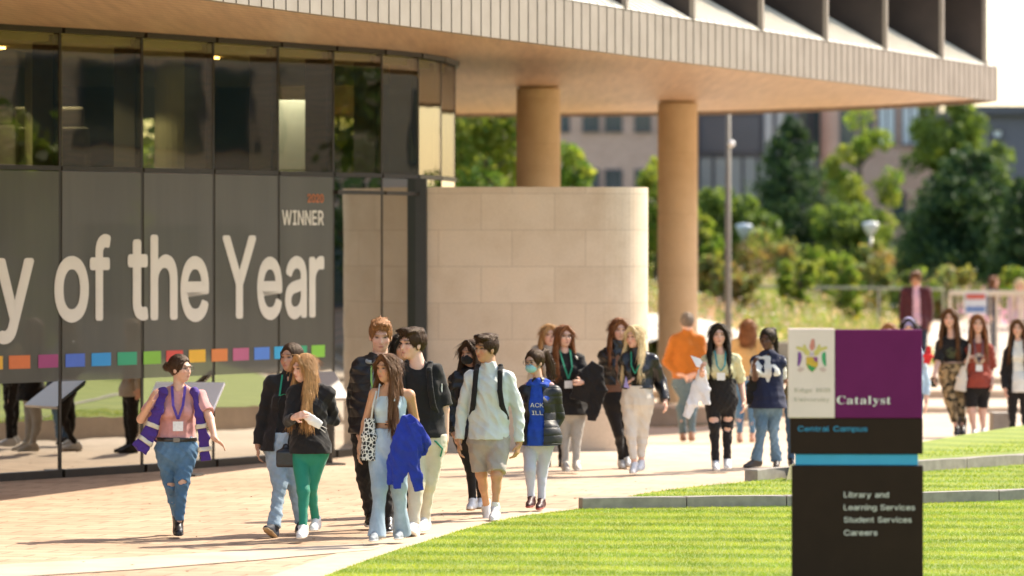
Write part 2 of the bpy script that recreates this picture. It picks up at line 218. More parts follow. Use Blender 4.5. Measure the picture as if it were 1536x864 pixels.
GLY = json.loads('''{"sy":[[47,-139,61,-86,71,-87,83,-89,94,-90,104,-89,113,-86,122,-81,130,-74,138,-64,145,-51,151,-36,163,-1,17,379,84,379,165,155,173,132,180,109,187,87,193,64,199,42,206,21,184,21,190,42,196,64,202,87,209,110,216,132,224,155,305,379,371,379,204,-58,196,-77,187,-93,177,-107,165,-119,153,-128,139,-136,125,-141,109,-144,91,-145,82,-145,73,-144,65,-143,57,-142,52,-140]],"so":[[207,-8,174,-5,144,3,117,16,93,35,72,58,56,85,44,116,37,150,34,187,37,225,44,260,56,291,72,318,93,341,117,360,144,374,174,382,207,384,241,382,271,374,299,360,323,341,343,318,359,291,371,260,379,225,381,187,379,150,371,116,359,85,343,58,323,35,299,16,271,3,241,-5],[207,46,231,49,252,55,270,66,285,80,298,97,307,117,314,139,318,163,319,187,318,212,314,236,307,258,298,278,285,296,270,310,252,321,231,328,207,330,184,328,163,321,145,310,130,296,118,278,108,258,102,236,98,212,96,187,98,163,102,139,108,117,118,97,130,80,145,66,163,55,184,49]],"sf":[[228,379,228,327,6,327,6,379],[81,0,81,432,82,452,87,470,96,486,107,499,120,510,135,519,152,525,169,529,187,530,201,530,212,529,222,527,231,525,238,523,243,521,227,468,224,470,220,471,215,472,209,473,202,474,195,474,178,472,164,468,154,460,147,449,143,435,142,419,142,0]],"st":[[204,379,204,327,6,327,6,379],[65,471,126,471,126,98,127,83,130,70,136,61,144,55,156,51,170,50,175,50,180,50,185,51,191,52,197,53,202,54,213,2,207,0,200,-2,192,-3,184,-3,176,-4,168,-4,138,-1,113,7,92,21,77,41,68,64,65,93]],"sh":[[114,227,114,0,53,0,53,509,114,509,114,287,102,287,116,319,132,344,152,362,175,374,200,382,227,384,252,383,275,377,295,369,313,356,328,340,341,321,350,298,355,271,357,240,357,0,296,0,296,235,293,263,286,286,273,304,256,318,235,326,210,329,192,328,176,324,161,317,147,308,136,297,126,283,119,266,115,248]],"se":[[212,-8,177,-5,145,3,117,16,92,35,72,58,56,85,44,116,37,150,34,187,36,224,44,258,55,290,71,317,91,340,115,359,142,373,172,382,205,384,226,383,246,380,266,374,285,366,303,355,319,341,334,324,347,305,357,282,365,256,370,227,371,194,371,169,75,169,75,221,338,221,310,202,308,226,304,248,298,269,288,286,277,301,263,314,246,323,227,328,205,330,183,328,164,323,146,313,131,301,119,286,109,270,102,251,97,231,96,211,96,178,98,151,102,127,110,106,121,88,135,73,151,61,169,53,190,48,212,46,227,47,241,49,254,53,265,58,276,65,285,73,294,82,300,93,306,105,365,91,358,72,348,55,335,39,320,26,302,14,283,4,261,-3,237,-7]],"sY":[[203,0,203,208,16,509,91,509,192,344,203,327,213,309,222,292,231,274,240,254,250,230,224,230,233,254,242,275,251,293,260,310,270,327,280,344,381,509,455,509,268,208,268,0]],"sa":[[160,-9,137,-7,115,-3,94,5,76,15,60,29,48,45,38,63,32,84,30,108,32,128,36,146,43,161,53,174,64,184,78,193,92,200,108,206,125,211,143,214,161,217,178,220,200,223,218,225,234,227,247,229,257,231,265,235,271,240,274,246,276,255,276,257,275,272,272,285,267,297,260,307,251,315,240,322,227,327,212,330,196,331,178,330,163,327,149,322,137,316,127,309,118,301,110,292,104,283,100,274,41,291,51,313,64,331,79,346,95,358,114,368,133,375,153,380,173,383,194,384,208,384,223,382,239,379,255,375,271,369,286,360,300,350,312,336,322,320,330,301,335,278,337,251,337,0,277,0,277,52,272,52,267,43,260,34,252,25,242,16,229,8,215,1,199,-4,181,-7],[170,45,192,47,211,51,228,59,242,68,254,80,263,93,270,108,274,122,276,138,276,190,272,187,267,184,259,182,251,180,241,178,231,176,221,174,210,173,200,171,191,170,182,169,175,168,161,166,147,163,134,159,122,153,112,147,103,139,97,130,93,118,92,105,93,93,96,82,102,72,109,64,119,57,130,52,142,48,156,46]],"sr":[[53,0,53,379,112,379,112,321,115,321,124,339,137,354,152,367,171,377,191,383,213,385,218,385,223,385,229,384,235,384,240,384,243,384,243,322,241,323,236,324,230,324,223,325,215,326,207,326,190,324,174,321,159,315,146,306,135,296,126,284,119,269,115,254,114,237,114,0]],"sW":[[155,0,16,509,82,509,163,196,167,179,172,162,175,145,179,128,183,111,187,94,190,76,194,58,197,40,189,40,193,58,196,76,200,94,203,111,207,128,211,145,215,162,220,179,224,196,306,509,380,509,462,196,466,179,470,162,474,145,478,128,482,111,486,94,490,76,494,58,497,40,488,40,492,58,495,76,499,94,503,111,506,128,510,145,515,162,519,179,523,196,603,509,670,509,530,0,455,0,368,323,362,345,357,368,351,391,346,417,341,445,336,475,350,475,345,446,340,420,335,395,330,371,324,347,318,323,230,0]],"sI":[[31,0,31,57,118,57,118,452,31,452,31,509,269,509,269,452,183,452,183,57,269,57,269,0]],"sN":[[60,0,60,509,136,509,343,183,349,174,355,163,363,151,371,137,379,122,388,107,396,90,405,73,414,55,405,54,403,72,402,90,401,108,400,126,399,142,399,157,399,171,399,184,399,195,399,509,463,509,463,0,387,0,202,290,194,303,186,317,177,331,168,346,159,363,148,381,136,402,123,425,108,452,119,454,120,429,121,406,122,384,123,363,124,345,124,328,125,313,125,301,125,291,125,0]],"sE":[[60,0,60,509,372,509,372,452,125,452,125,286,355,286,355,229,125,229,125,57,375,57,375,0]],"sR":[[60,0,60,509,236,509,273,506,305,500,333,489,356,473,376,455,390,433,401,408,407,381,409,352,407,323,401,296,390,271,376,250,356,232,333,217,305,206,273,200,236,198,96,198,96,255,234,255,258,256,280,260,298,267,313,276,325,287,334,300,340,316,344,333,345,352,344,371,340,389,334,405,325,419,313,430,298,440,279,446,258,451,233,452,125,452,125,0],[353,0,230,229,303,229,428,0]],"s2":[[64,0,64,47,234,229,252,248,268,266,282,282,294,298,303,312,311,327,316,341,319,356,320,371,319,389,315,405,308,419,298,431,287,441,273,449,258,455,241,458,224,460,205,458,188,454,172,447,159,438,148,427,139,413,132,398,128,381,127,362,66,362,68,391,75,418,86,442,102,464,121,482,143,496,168,507,196,513,225,516,254,513,281,507,306,497,328,482,346,465,361,445,372,423,379,398,381,372,380,354,377,336,371,318,363,299,351,280,336,259,317,235,294,209,267,180,153,60,153,57,389,57,389,0]],"s0":[[227,-7,191,-3,158,7,130,24,105,48,85,77,69,113,57,155,50,202,48,254,50,306,57,353,69,395,85,431,106,461,130,484,159,502,191,512,227,516,262,512,295,502,323,484,348,461,368,431,384,395,396,353,403,306,405,254,403,202,396,155,384,113,368,77,348,48,323,24,295,7,263,-3],[227,50,250,52,271,60,290,74,306,92,320,116,330,144,338,176,342,213,344,254,342,295,338,332,330,365,320,393,306,416,290,435,271,449,250,457,227,460,203,457,182,449,163,435,147,416,134,393,123,365,115,332,111,295,109,254,111,213,115,176,123,144,134,116,147,92,163,74,182,60,203,52]],"sC":[[267,-7,225,-3,186,7,150,25,119,49,92,79,70,115,53,157,44,203,40,254,44,305,53,352,70,393,92,429,119,459,150,484,186,501,225,512,267,516,293,514,317,511,340,504,362,496,383,485,402,471,419,456,435,438,448,418,459,397,467,373,473,348,408,348,404,365,397,380,389,395,380,407,369,418,357,428,344,437,330,444,315,449,300,453,284,455,267,456,237,453,209,445,184,432,161,414,141,391,125,364,113,332,106,295,103,254,106,213,113,177,125,145,141,117,161,94,184,76,210,63,237,56,267,53,284,54,300,56,315,60,330,65,344,72,357,81,369,90,380,102,389,114,397,128,404,144,408,160,473,160,467,135,459,112,448,91,435,71,420,53,402,38,383,24,363,13,341,5,317,-2,293,-6]],"sn":[[114,227,114,0,53,0,53,379,112,379,112,287,102,287,116,319,132,344,152,362,175,374,200,382,227,384,252,383,275,377,295,369,313,356,328,340,341,321,350,298,355,271,357,240,357,0,296,0,296,235,293,263,286,286,273,304,256,318,235,326,210,329,192,328,176,324,161,317,147,308,136,297,126,283,119,266,115,248]],"sl":[[139,-2,112,0,91,8,74,20,62,37,55,59,53,84,53,509,114,509,114,99,114,83,117,71,120,62,126,57,135,53,146,52,152,52,157,52,160,53,164,53,167,54,170,54,181,3,175,1,169,0,162,-1,154,-2,147,-2]],"sm":[[53,0,53,379,112,379,112,295,108,295,114,314,122,331,132,346,144,358,158,368,172,376,187,382,203,385,219,386,245,383,268,375,287,361,303,342,314,320,321,295,312,295,318,312,326,329,337,343,350,356,364,366,381,375,398,381,417,385,437,386,458,385,478,380,497,372,514,361,529,346,541,328,550,307,555,283,557,255,557,0,496,0,496,254,493,279,485,298,473,313,456,323,438,329,419,330,402,329,387,326,374,320,363,312,353,302,345,290,340,277,336,263,335,247,335,0,274,0,274,260,272,280,265,297,253,311,238,322,220,328,199,330,185,329,171,326,158,320,145,312,135,302,126,289,119,274,115,257,114,238,114,0]],"sp":[[53,-143,53,379,112,379,112,319,118,319,123,327,130,336,137,346,147,355,158,364,171,373,188,379,207,383,229,384,259,382,287,374,313,361,335,342,354,320,370,293,381,261,388,227,390,189,388,151,381,116,370,84,355,57,336,34,313,16,288,3,260,-6,229,-8,208,-7,189,-3,173,4,159,12,147,21,138,31,130,41,124,50,118,59,114,59,114,-143],[220,47,242,49,262,55,279,66,294,80,306,97,316,117,323,139,327,163,328,189,327,215,323,239,316,261,307,281,295,298,280,311,262,322,243,328,220,330,198,328,178,322,161,312,147,299,134,282,125,263,118,241,114,216,113,189,114,162,118,138,125,115,135,95,147,78,162,65,179,55,198,49]],"su":[[182,-5,158,-3,135,2,115,11,97,23,82,39,69,59,60,82,54,109,53,139,53,379,114,379,114,144,116,117,124,94,137,75,154,61,175,53,200,50,218,51,234,55,249,62,263,71,274,83,283,97,290,113,295,132,296,153,296,379,357,379,357,0,298,0,298,92,307,92,294,60,277,35,257,17,234,5,209,-3]],"ss":[[182,-8,157,-7,133,-3,112,3,93,12,76,24,62,38,50,54,41,73,36,94,94,107,101,87,111,72,124,60,141,52,160,47,181,45,206,47,227,53,244,62,258,74,265,88,268,103,266,115,262,126,254,136,243,144,229,150,212,155,149,170,118,180,92,192,72,208,58,227,50,249,47,274,49,295,55,314,65,332,79,347,95,360,115,370,137,378,161,383,187,384,212,383,234,379,254,372,271,363,286,352,299,339,309,324,318,308,324,290,268,277,262,291,254,304,243,316,228,325,210,331,187,333,166,331,147,326,131,317,119,305,111,292,109,277,110,264,115,253,124,243,136,235,152,229,172,223,229,209,261,200,287,187,306,171,320,153,328,131,331,107,329,85,323,65,312,47,298,31,281,18,260,6,236,-2,210,-7]],"sL":[[60,0,60,509,125,509,125,57,361,57,361,0]],"si":[[53,0,53,379,114,379,114,0],[84,443,73,444,63,448,54,455,47,463,43,472,41,483,43,494,47,504,54,512,63,518,73,522,84,524,95,522,105,518,114,512,121,504,125,494,126,483,125,472,121,463,114,455,105,448,95,444]],"sb":[[229,-8,208,-7,189,-3,172,4,159,12,147,21,138,31,130,41,123,50,118,59,112,59,112,0,53,0,53,509,114,509,114,319,118,319,123,327,130,336,137,346,147,355,158,364,171,373,188,379,207,383,229,384,259,382,287,374,313,361,335,342,354,320,370,293,381,261,388,227,390,189,388,151,381,116,370,84,355,57,336,34,313,16,288,3,260,-6],[220,47,242,49,262,55,279,66,294,80,306,97,316,117,323,139,327,163,328,189,327,215,323,239,316,261,307,281,295,298,280,311,262,322,243,328,220,330,198,328,178,322,161,312,147,299,134,282,125,263,118,241,114,216,113,189,114,162,118,138,125,115,135,95,147,78,162,65,179,55,198,49]],"sd":[[195,-8,165,-6,137,3,111,16,89,34,70,57,55,84,43,116,36,151,34,189,36,227,43,261,55,293,70,320,89,342,112,361,137,374,165,382,196,384,218,383,237,379,253,373,267,364,278,355,287,346,295,336,301,327,306,319,311,319,311,509,372,509,372,0,313,0,313,59,307,59,301,50,295,41,287,31,277,21,266,12,252,4,236,-3,217,-7],[205,47,226,49,246,55,263,65,278,78,290,95,299,115,306,138,310,162,312,189,310,216,306,241,300,263,290,282,278,299,263,312,246,322,227,328,205,330,182,328,162,322,145,311,130,298,118,281,108,261,102,239,98,215,96,189,98,163,102,139,109,117,118,97,130,80,145,66,162,55,182,49]],"sg":[[207,-151,180,-149,156,-146,134,-140,114,-132,97,-122,82,-110,70,-97,59,-84,51,-69,101,-41,107,-49,114,-57,122,-66,131,-74,142,-82,154,-88,169,-93,187,-96,207,-97,236,-95,261,-87,282,-75,298,-58,308,-34,311,-6,311,68,306,68,301,60,294,51,287,41,277,32,266,23,252,16,236,10,217,6,195,5,165,7,138,14,113,27,90,43,71,65,55,90,43,120,36,154,34,191,36,229,43,263,55,293,71,320,90,342,112,361,138,374,166,382,196,384,218,383,237,379,253,373,267,365,279,356,288,346,296,336,302,327,308,319,313,319,313,379,372,379,372,-9,370,-40,363,-67,350,-90,334,-109,314,-124,291,-136,265,-144,237,-149],[205,59,227,61,246,66,264,75,278,87,290,103,300,121,307,142,311,166,312,193,311,219,307,242,300,264,291,283,279,299,264,312,247,322,227,328,205,330,182,328,163,322,145,312,130,298,118,282,109,262,102,241,98,218,96,193,98,167,102,144,109,123,118,104,131,88,145,76,163,66,183,61]],"sv":[[163,0,17,379,84,379,165,155,173,132,180,110,187,87,193,64,199,42,206,21,184,21,191,42,197,64,203,87,209,110,216,132,224,155,305,379,371,379,226,0]],"sS":[[224,-9,188,-7,156,-1,128,9,102,23,81,40,64,60,51,83,42,109,38,137,104,137,108,118,114,102,123,88,136,76,150,66,166,59,185,53,204,50,224,49,246,50,267,54,286,60,303,69,317,79,329,92,338,106,344,122,346,139,344,154,340,168,332,179,322,189,310,197,296,205,280,211,263,217,245,222,184,239,145,253,112,269,86,289,67,313,56,341,52,372,54,400,62,425,75,448,92,468,113,484,138,498,165,508,195,514,227,516,259,514,289,508,316,498,340,484,360,468,377,449,390,427,398,403,401,378,337,378,332,402,320,421,302,437,280,449,254,456,225,459,204,457,185,454,167,448,152,440,139,430,129,418,121,405,117,391,115,376,117,359,122,345,131,334,142,324,155,315,169,308,184,302,198,297,212,293,264,279,279,275,295,270,312,264,328,256,344,248,359,238,372,226,384,213,395,198,402,180,407,161,408,139,406,112,399,87,386,64,370,43,349,25,323,11,294,0,261,-7]],"sc":[[207,-8,174,-5,144,3,117,16,93,35,72,58,56,85,44,116,37,150,34,187,37,225,44,260,56,291,72,318,93,341,117,360,144,374,174,382,207,384,226,384,243,381,260,377,276,371,291,364,305,356,318,346,330,335,340,322,349,308,356,293,362,277,303,262,300,272,295,281,290,289,284,297,278,304,270,311,261,316,252,321,242,325,231,328,220,329,207,330,184,328,163,321,145,310,130,296,118,278,108,258,102,236,98,212,96,187,98,163,102,139,108,117,118,97,130,80,145,66,163,55,184,49,207,46,220,47,232,49,243,52,253,55,262,60,271,66,279,73,285,80,292,89,297,98,301,107,304,117,363,102,357,86,350,70,341,56,331,43,319,32,306,21,292,12,277,5,261,-1,244,-5,226,-7]],"sA":[[16,0,201,509,276,509,463,0,395,0,287,302,280,323,272,346,264,372,255,402,244,438,232,478,245,478,233,437,222,402,213,371,204,345,197,322,191,302,85,0],[110,142,110,199,370,199,370,142]],"sK":[[104,145,104,216,116,231,128,246,139,261,151,275,162,289,174,303,187,317,199,331,212,344,364,509,448,509,231,276,228,276],[60,0,60,509,125,509,125,334,124,225,125,193,125,0],[372,0,188,259,228,309,449,0]],"sD":[[219,0,96,0,96,57,215,57,254,60,288,68,318,81,343,99,363,122,379,149,390,181,397,216,399,255,397,294,390,329,379,361,364,388,344,410,320,428,291,441,258,449,221,452,93,452,93,509,225,509,273,505,315,495,353,478,385,455,412,426,433,391,449,351,458,306,462,255,458,205,449,159,433,119,411,83,384,54,351,31,312,14,268,3],[125,509,125,0,60,0,60,509]],"sG":[[269,-7,225,-3,185,7,149,25,118,49,91,79,69,116,53,157,43,203,40,254,43,305,53,352,69,393,91,429,117,459,149,484,184,501,223,512,265,516,291,514,316,510,340,504,363,494,384,483,403,469,421,453,436,436,449,416,460,395,468,373,474,349,408,349,402,365,395,379,387,393,378,406,368,417,356,427,344,436,330,443,315,448,300,453,283,455,265,456,236,453,209,445,183,432,160,414,141,392,125,364,113,332,106,295,103,254,106,213,113,177,125,145,141,117,161,95,184,76,210,63,238,56,269,53,296,55,322,61,345,71,365,85,382,102,396,123,407,147,413,173,415,202,434,199,283,199,283,256,478,256,478,200,475,160,466,124,451,91,431,62,406,38,377,19,344,5,308,-4]],"bC":[[257,-11,193,-3,137,20,91,56,56,104,34,162,26,228,34,294,56,351,92,399,139,435,195,458,259,465,309,459,367,440,377,436,388,435,408,443,419,465,437,465,437,308,420,308,392,364,356,407,313,434,265,443,174,389,144,226,177,74,278,24,318,29,358,45,395,71,428,106,447,89,365,14]],"ba":[[255,-10,216,1,200,35,151,2,95,-9,64,-4,40,11,25,34,20,63,31,104,63,136,119,164,199,190,199,241,196,266,187,282,171,292,148,296,115,290,104,274,106,268,113,257,121,243,123,231,120,215,110,202,95,194,77,191,59,194,45,203,36,218,33,236,37,259,49,278,69,295,95,308,126,316,162,318,223,312,263,292,285,259,293,210,293,62,293,48,295,40,298,36,304,34,312,36,320,42,329,28,294,-1],[151,34,162,35,174,41,187,50,199,63,199,169,138,139,118,84,126,46]],"bt":[[124,-9,89,-4,66,10,53,36,48,71,48,279,20,279,20,300,57,336,88,369,112,398,129,424,144,424,144,310,208,310,208,279,144,279,144,82,146,64,149,51,157,43,168,40,189,49,206,75,222,66,182,9]],"bl":[[18,0,18,16,35,19,45,26,51,37,52,56,52,398,51,417,47,429,38,436,20,439,20,455,148,455,148,56,150,38,154,26,164,19,180,16,180,0]],"by":[[52,-140,29,-137,10,-125,-3,-107,-7,-84,-4,-67,5,-53,18,-43,36,-40,51,-42,64,-49,72,-61,75,-76,74,-79,74,-81,74,-84,74,-87,77,-96,86,-99,99,-93,114,-74,122,-60,129,-44,135,-26,140,-5,36,251,30,264,25,275,19,283,15,287,8,292,-3,293,-5,293,-5,310,162,310,162,293,146,292,136,289,130,284,128,275,129,271,130,267,131,262,133,257,185,119,230,241,234,251,236,260,237,267,238,274,236,284,229,289,219,292,203,293,203,310,300,310,300,293,287,290,277,281,268,265,259,242,162,-24,145,-65,129,-96,113,-117,95,-131,76,-138]],"bs":[[151,-10,122,-6,87,6,80,8,73,9,60,4,51,-9,36,-9,36,105,53,105,66,68,87,39,112,21,140,15,162,18,179,27,189,40,192,58,183,84,156,105,107,130,76,148,54,169,41,193,37,220,44,259,65,291,98,312,141,319,153,318,166,316,181,312,199,308,202,307,206,306,210,305,213,305,223,308,230,319,244,319,244,222,228,222,215,254,196,277,174,291,149,296,130,294,116,286,108,274,105,259,107,244,115,232,128,222,146,212,191,189,221,172,241,151,253,127,257,95,250,51,228,18,194,-3]],"bE":[[14,0,14,17,44,20,62,30,72,48,75,78,75,369,72,405,62,425,44,435,16,439,16,455,399,455,399,320,383,320,369,373,340,406,295,424,232,430,213,430,200,428,191,424,186,417,184,405,183,388,183,246,193,246,232,252,259,269,277,300,288,345,304,345,304,118,287,118,282,154,273,181,259,201,241,213,216,220,185,222,183,222,183,67,185,47,192,35,206,29,230,28,276,30,313,39,345,53,371,75,393,105,411,143,430,143,402,0]],"bd":[[140,-10,107,-5,78,10,53,35,35,66,23,104,19,147,24,196,36,237,55,272,81,297,112,313,146,318,189,309,223,280,223,401,220,419,212,430,198,437,176,439,176,455,319,455,319,75,320,54,325,41,335,32,353,28,353,11,294,6,223,-10,223,39,188,2],[171,28,187,31,202,41,215,56,223,76,223,242,217,257,206,270,191,278,174,281,147,273,130,250,121,210,118,153,121,98,130,58,146,36]],"bg":[[146,-140,89,-136,48,-122,22,-100,14,-75,28,-46,69,-26,35,-1,24,30,28,54,42,74,67,92,102,110,42,150,22,212,27,242,40,268,60,289,88,305,120,315,157,318,196,315,233,304,317,304,317,268,268,268,286,237,291,203,288,176,276,151,258,131,234,116,205,106,172,103,164,103,157,103,149,104,142,104,126,102,112,94,104,84,101,71,111,55,141,49,175,49,223,47,259,40,285,29,303,13,312,-9,316,-37,305,-80,272,-113,219,-133],[157,124,178,130,190,146,197,173,199,211,197,249,190,276,178,292,157,297,137,292,124,276,117,249,114,211,117,173,124,146,137,130],[161,-116,238,-104,263,-66,260,-51,249,-41,231,-36,205,-34,97,-34,79,-52,73,-73,79,-89,95,-103,122,-113]],"be":[[154,-10,117,-5,85,10,58,35,37,69,24,109,19,157,24,201,38,240,59,273,87,298,120,313,157,318,209,309,249,280,274,234,283,173,283,166,117,166,138,73,199,42,237,53,270,86,285,73,228,11],[116,192,201,192,201,215,199,252,193,277,181,292,161,297,127,274,116,203]],"bH":[[15,0,15,17,45,22,62,32,72,50,75,81,75,379,71,406,62,424,44,434,16,439,16,455,242,455,242,439,220,436,204,432,193,425,187,415,183,400,182,379,182,251,342,251,342,379,341,400,337,415,331,425,320,432,304,436,282,439,282,455,507,455,507,439,478,434,461,424,452,407,449,379,449,81,452,52,461,33,478,22,507,17,507,0,282,0,282,17,311,21,329,31,339,49,342,81,342,221,182,221,182,81,185,50,194,32,212,22,242,17,242,0]],"bi":[[101,362,81,366,65,376,54,393,50,412,54,432,65,449,81,460,101,463,120,460,137,449,147,432,151,412,147,393,136,376,120,366],[18,0,18,16,35,19,45,26,51,37,52,56,52,252,51,272,47,285,37,291,20,293,21,310,148,310,148,56,150,38,154,26,164,19,180,16,180,0]],"bU":[[248,-13,168,-2,114,29,83,81,73,155,73,379,70,406,61,424,43,434,15,439,15,455,240,455,240,439,219,436,202,432,192,425,185,415,182,400,181,379,181,140,186,88,203,51,232,29,275,22,363,56,392,159,392,378,389,406,379,423,360,433,328,439,328,455,474,455,474,439,448,432,433,421,425,404,422,378,422,181,412,92,380,32,325,-2]],"bn":[[18,0,18,16,35,19,45,26,51,37,52,56,52,253,51,271,46,284,36,291,19,294,19,310,148,310,148,267,190,306,243,318,309,292,330,212,330,56,332,38,337,26,347,19,363,16,363,0,202,0,202,16,207,16,228,26,235,56,235,217,234,241,229,258,219,268,203,271,173,262,148,235,148,56,149,38,154,26,164,19,180,16,180,0]],"bv":[[142,-10,38,248,30,267,22,281,12,290,-3,293,-3,310,164,310,164,294,156,294,136,290,129,276,129,272,130,268,185,122,236,253,240,264,241,272,232,289,203,294,203,310,305,310,305,295,289,289,278,279,269,264,260,243,160,-10]],"br":[[18,0,18,16,35,19,45,26,51,37,52,56,52,252,51,273,46,285,37,291,20,293,21,310,146,310,146,252,165,280,187,301,210,314,233,318,258,315,275,304,286,287,289,266,287,248,278,234,265,225,248,222,233,224,222,231,214,240,207,250,199,257,189,260,175,255,162,241,152,220,149,192,149,56,152,37,159,25,173,19,197,16,197,0]]}''')
# ================================================================ materials of the place
def mat_soffit():
    m = NM('soffit_timber'); v = m.co((1, 1, 1), rot=(0, 0, R(19)))
    wv = m.n('ShaderNodeTexWave', wave_type='BANDS', bands_direction='X', i={'Scale': 1.6, 'Distortion': 0.0}); m.l(v, wv.inputs[0])
    st = m.noise(1, 5, .6, m.co((9, .35, 1), rot=(0, 0, R(19))))
    c = m.ramp(st, [(.3, (.40, .245, .145)), (.5, (.50, .315, .19)), (.72, (.60, .40, .25))])
    line = m.ramp(wv.outputs['Fac'], [(0, (.55, .55, .55)), (.06, (1, 1, 1))])
    m.base(m.mix(1, c, line, 'MULTIPLY')); m.set(Roughness=.42)
    return m.m
def mat_cladding():
    m = NM('champagne_metal')
    nz = m.noise(2.2, 4); n2 = m.noise(1, 3, .5, m.co((6, 6, .4)))
    c = m.ramp(nz, [(.3, (.235, .195, .16)), (.7, (.295, .25, .21))])
    m.base(m.mix(m.math('MULTIPLY', n2, .25), c, (.22, .18, .145))); m.set(Roughness=.6, Metallic=.0)
    return m.m
def mat_stone(name, c1, c2, bw, bh, mortar, object_z=True, var=1.0, ysrc=None):
    m = NM(name)
    tc = m.n('ShaderNodeTexCoord'); sx = m.n('ShaderNodeSeparateXYZ'); m.l(tc.outputs['Object'], sx.inputs[0])
    cb = m.n('ShaderNodeCombineXYZ')
    u = m.math('ADD', sx.outputs[0], m.math('MULTIPLY', sx.outputs[1], .83)) if ysrc is None else ysrc(m, sx)
    m.l(u, cb.inputs[0]); m.l(sx.outputs[2], cb.inputs[1])
    b = m.n('ShaderNodeTexBrick', i={'Scale': 1, 'Mortar Size': .006, 'Mortar Smooth': .3, 'Bias': 0, 'Brick Width': bw, 'Row Height': bh})
    b.offset = .42; b.inputs['Color1'].default_value = (*c1, 1); b.inputs['Color2'].default_value = (*c2, 1); b.inputs['Mortar'].default_value = (*mortar, 1)
    m.l(cb.outputs[0], b.inputs['Vector'])
    n1 = m.noise(2.0, 6, .6); n2 = m.noise(45, 3, .6)
    stain = m.ramp(n1, [(.32, (.90, .87, .83)), (.55, (1, 1, 1)), (.75, (1.04, 1.01, .98))])
    spk = m.ramp(n2, [(.3, (.93, .92, .9)), (.6, (1.03, 1.03, 1.03))])
    m.base(m.mix(1, m.mix(1, b.outputs['Color'], stain, 'MULTIPLY'), spk, 'MULTIPLY')); m.set(Roughness=.8)
    m.bump(m.mix(.5, b.outputs['Fac'], n2), .25, .004)
    return m.m
def mat_glass(name, tint, refl, dark=0):
    m = NM(name); m.t.nodes.remove(m.p)
    tr = m.n('ShaderNodeBsdfTransparent'); tr.inputs[0].default_value = (*tint, 1)
    gl = m.n('ShaderNodeBsdfGlossy', i={'Roughness': .0}); gl.inputs[0].default_value = (.84, .82, .76, 1)
    nz = m.noise(.9, 2, .5); b = m.n('ShaderNodeBump', i={'Strength': .10, 'Distance': .02}); m.l(nz, b.inputs['Height']); m.l(b.outputs[0], gl.inputs['Normal'])
    fr = m.n('ShaderNodeLayerWeight', i={'Blend': .5}); fac = m.math('ADD', m.math('MULTIPLY', fr.outputs['Facing'], refl[1]), refl[0])
    fac = m.math('MINIMUM', fac, .93)
    mx = m.n('ShaderNodeMixShader'); m.l(fac, mx.inputs[0]); m.l(tr.outputs[0], mx.inputs[1]); m.l(gl.outputs[0], mx.inputs[2])
    m.l(mx.outputs[0], m.out.inputs[0])
    return m.m
M = {}
M['soffit'] = mat_soffit(); M['clad'] = mat_cladding()
M['sill_metal'] = simple('sill_metal', (.80, .75, .66), .5, 0, .05, 3)
M['fin_brown'] = simple('fin_brown', (.035, .022, .018), .5, 0, .2, 3)
M['frame_dark'] = simple('frame_dark', (.035, .028, .02), .4, .3, .2, 8)
M['glass_up'] = mat_glass('tinted_glass', (.72, .72, .54), (.05, .22))
M['glass_low'] = mat_glass('dark_tinted_glass', (.16, .16, .13), (.36, .42))
M['stone'] = mat_stone('pale_sandstone', (.50, .40, .30), (.58, .475, .37), .92, .457, (.36, .28, .2))
M['column'] = mat_stone('column_sandstone', (.67, .515, .335), (.68, .525, .345), 40, 1.02, (.60, .45, .29))
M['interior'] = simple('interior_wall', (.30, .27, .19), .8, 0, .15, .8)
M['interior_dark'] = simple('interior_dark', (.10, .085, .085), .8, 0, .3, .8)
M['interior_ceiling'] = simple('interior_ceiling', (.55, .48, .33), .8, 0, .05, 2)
def emis(name, c, s):
    m = NM(name); m.t.nodes.remove(m.p); e = m.n('ShaderNodeEmission', i={'Strength': s}); e.inputs[0].default_value = (*c, 1); m.l(e.outputs[0], m.out.inputs[0]); return m.m
M['lamp'] = emis('warm_downlight', (1, .58, .22), 9)
M['black'] = simple('black_paint', (.012, .010, .009), .35, 0, .2, 8)
M['steel'] = simple('galvanised_steel', (.34, .34, .32), .4, .6, .12, 4)

# ================================================================ the curved glass facade
FPX = [(-400, 46.6), (-175, 49.0), (-40, 50.15), (90, 51.3), (213, 52.5), (320, 53.75), (417, 55.0), (500, 56.1), (573, 57.15), (628, 58.25), (662, 59.5), (683, 60.9)]
FP = [Vector(((p - CX) * d / F, d)) for p, d in FPX]
FP = [Vector((-17.0, 38.2)), Vector((-12.0, 42.6))] + FP + [Vector((-.80, 62.4)), Vector((-1.05, 63.9)), Vector((-1.6, 65.2)), Vector((-2.6, 66.2)), Vector((-4.2, 66.9))]
U = [0]
for a, b in zip(FP, FP[1:]): U.append(U[-1] + (b - a).length)
def seg_n(i):
    d = (FP[i + 1] - FP[i]).normalized(); return Vector((d.y, -d.x))
def facade(u, off=0):
    i = max(j for j in range(len(U) - 1) if U[j] <= u + 1e-9 or j == 0)
    t = (u - U[i]) / (U[i + 1] - U[i]); p = FP[i].lerp(FP[i + 1], t) + seg_n(i) * off
    return p
def facade_u(px):
    """arc length at which the sight line through picture column px meets the facade"""
    for i in range(2, len(FP) - 1):
        a, b = FP[i], FP[i + 1]; xa = a.x / a.y * F + CX; xb = b.x / b.y * F + CX
        if xa <= px <= xb:
            s = (px - CX) / F; t = (s * a.y - a.x) / ((b.x - a.x) - s * (b.y - a.y)); return U[i] + t * (U[i + 1] - U[i])
ZT, ZM = 4.95, 3.41
bld = thing('university_building', 'curved glass building with a timber soffit, pale metal fascia and sandstone columns', 'building', (-3, 60, 0))
bld.location = (0, 0, 0)
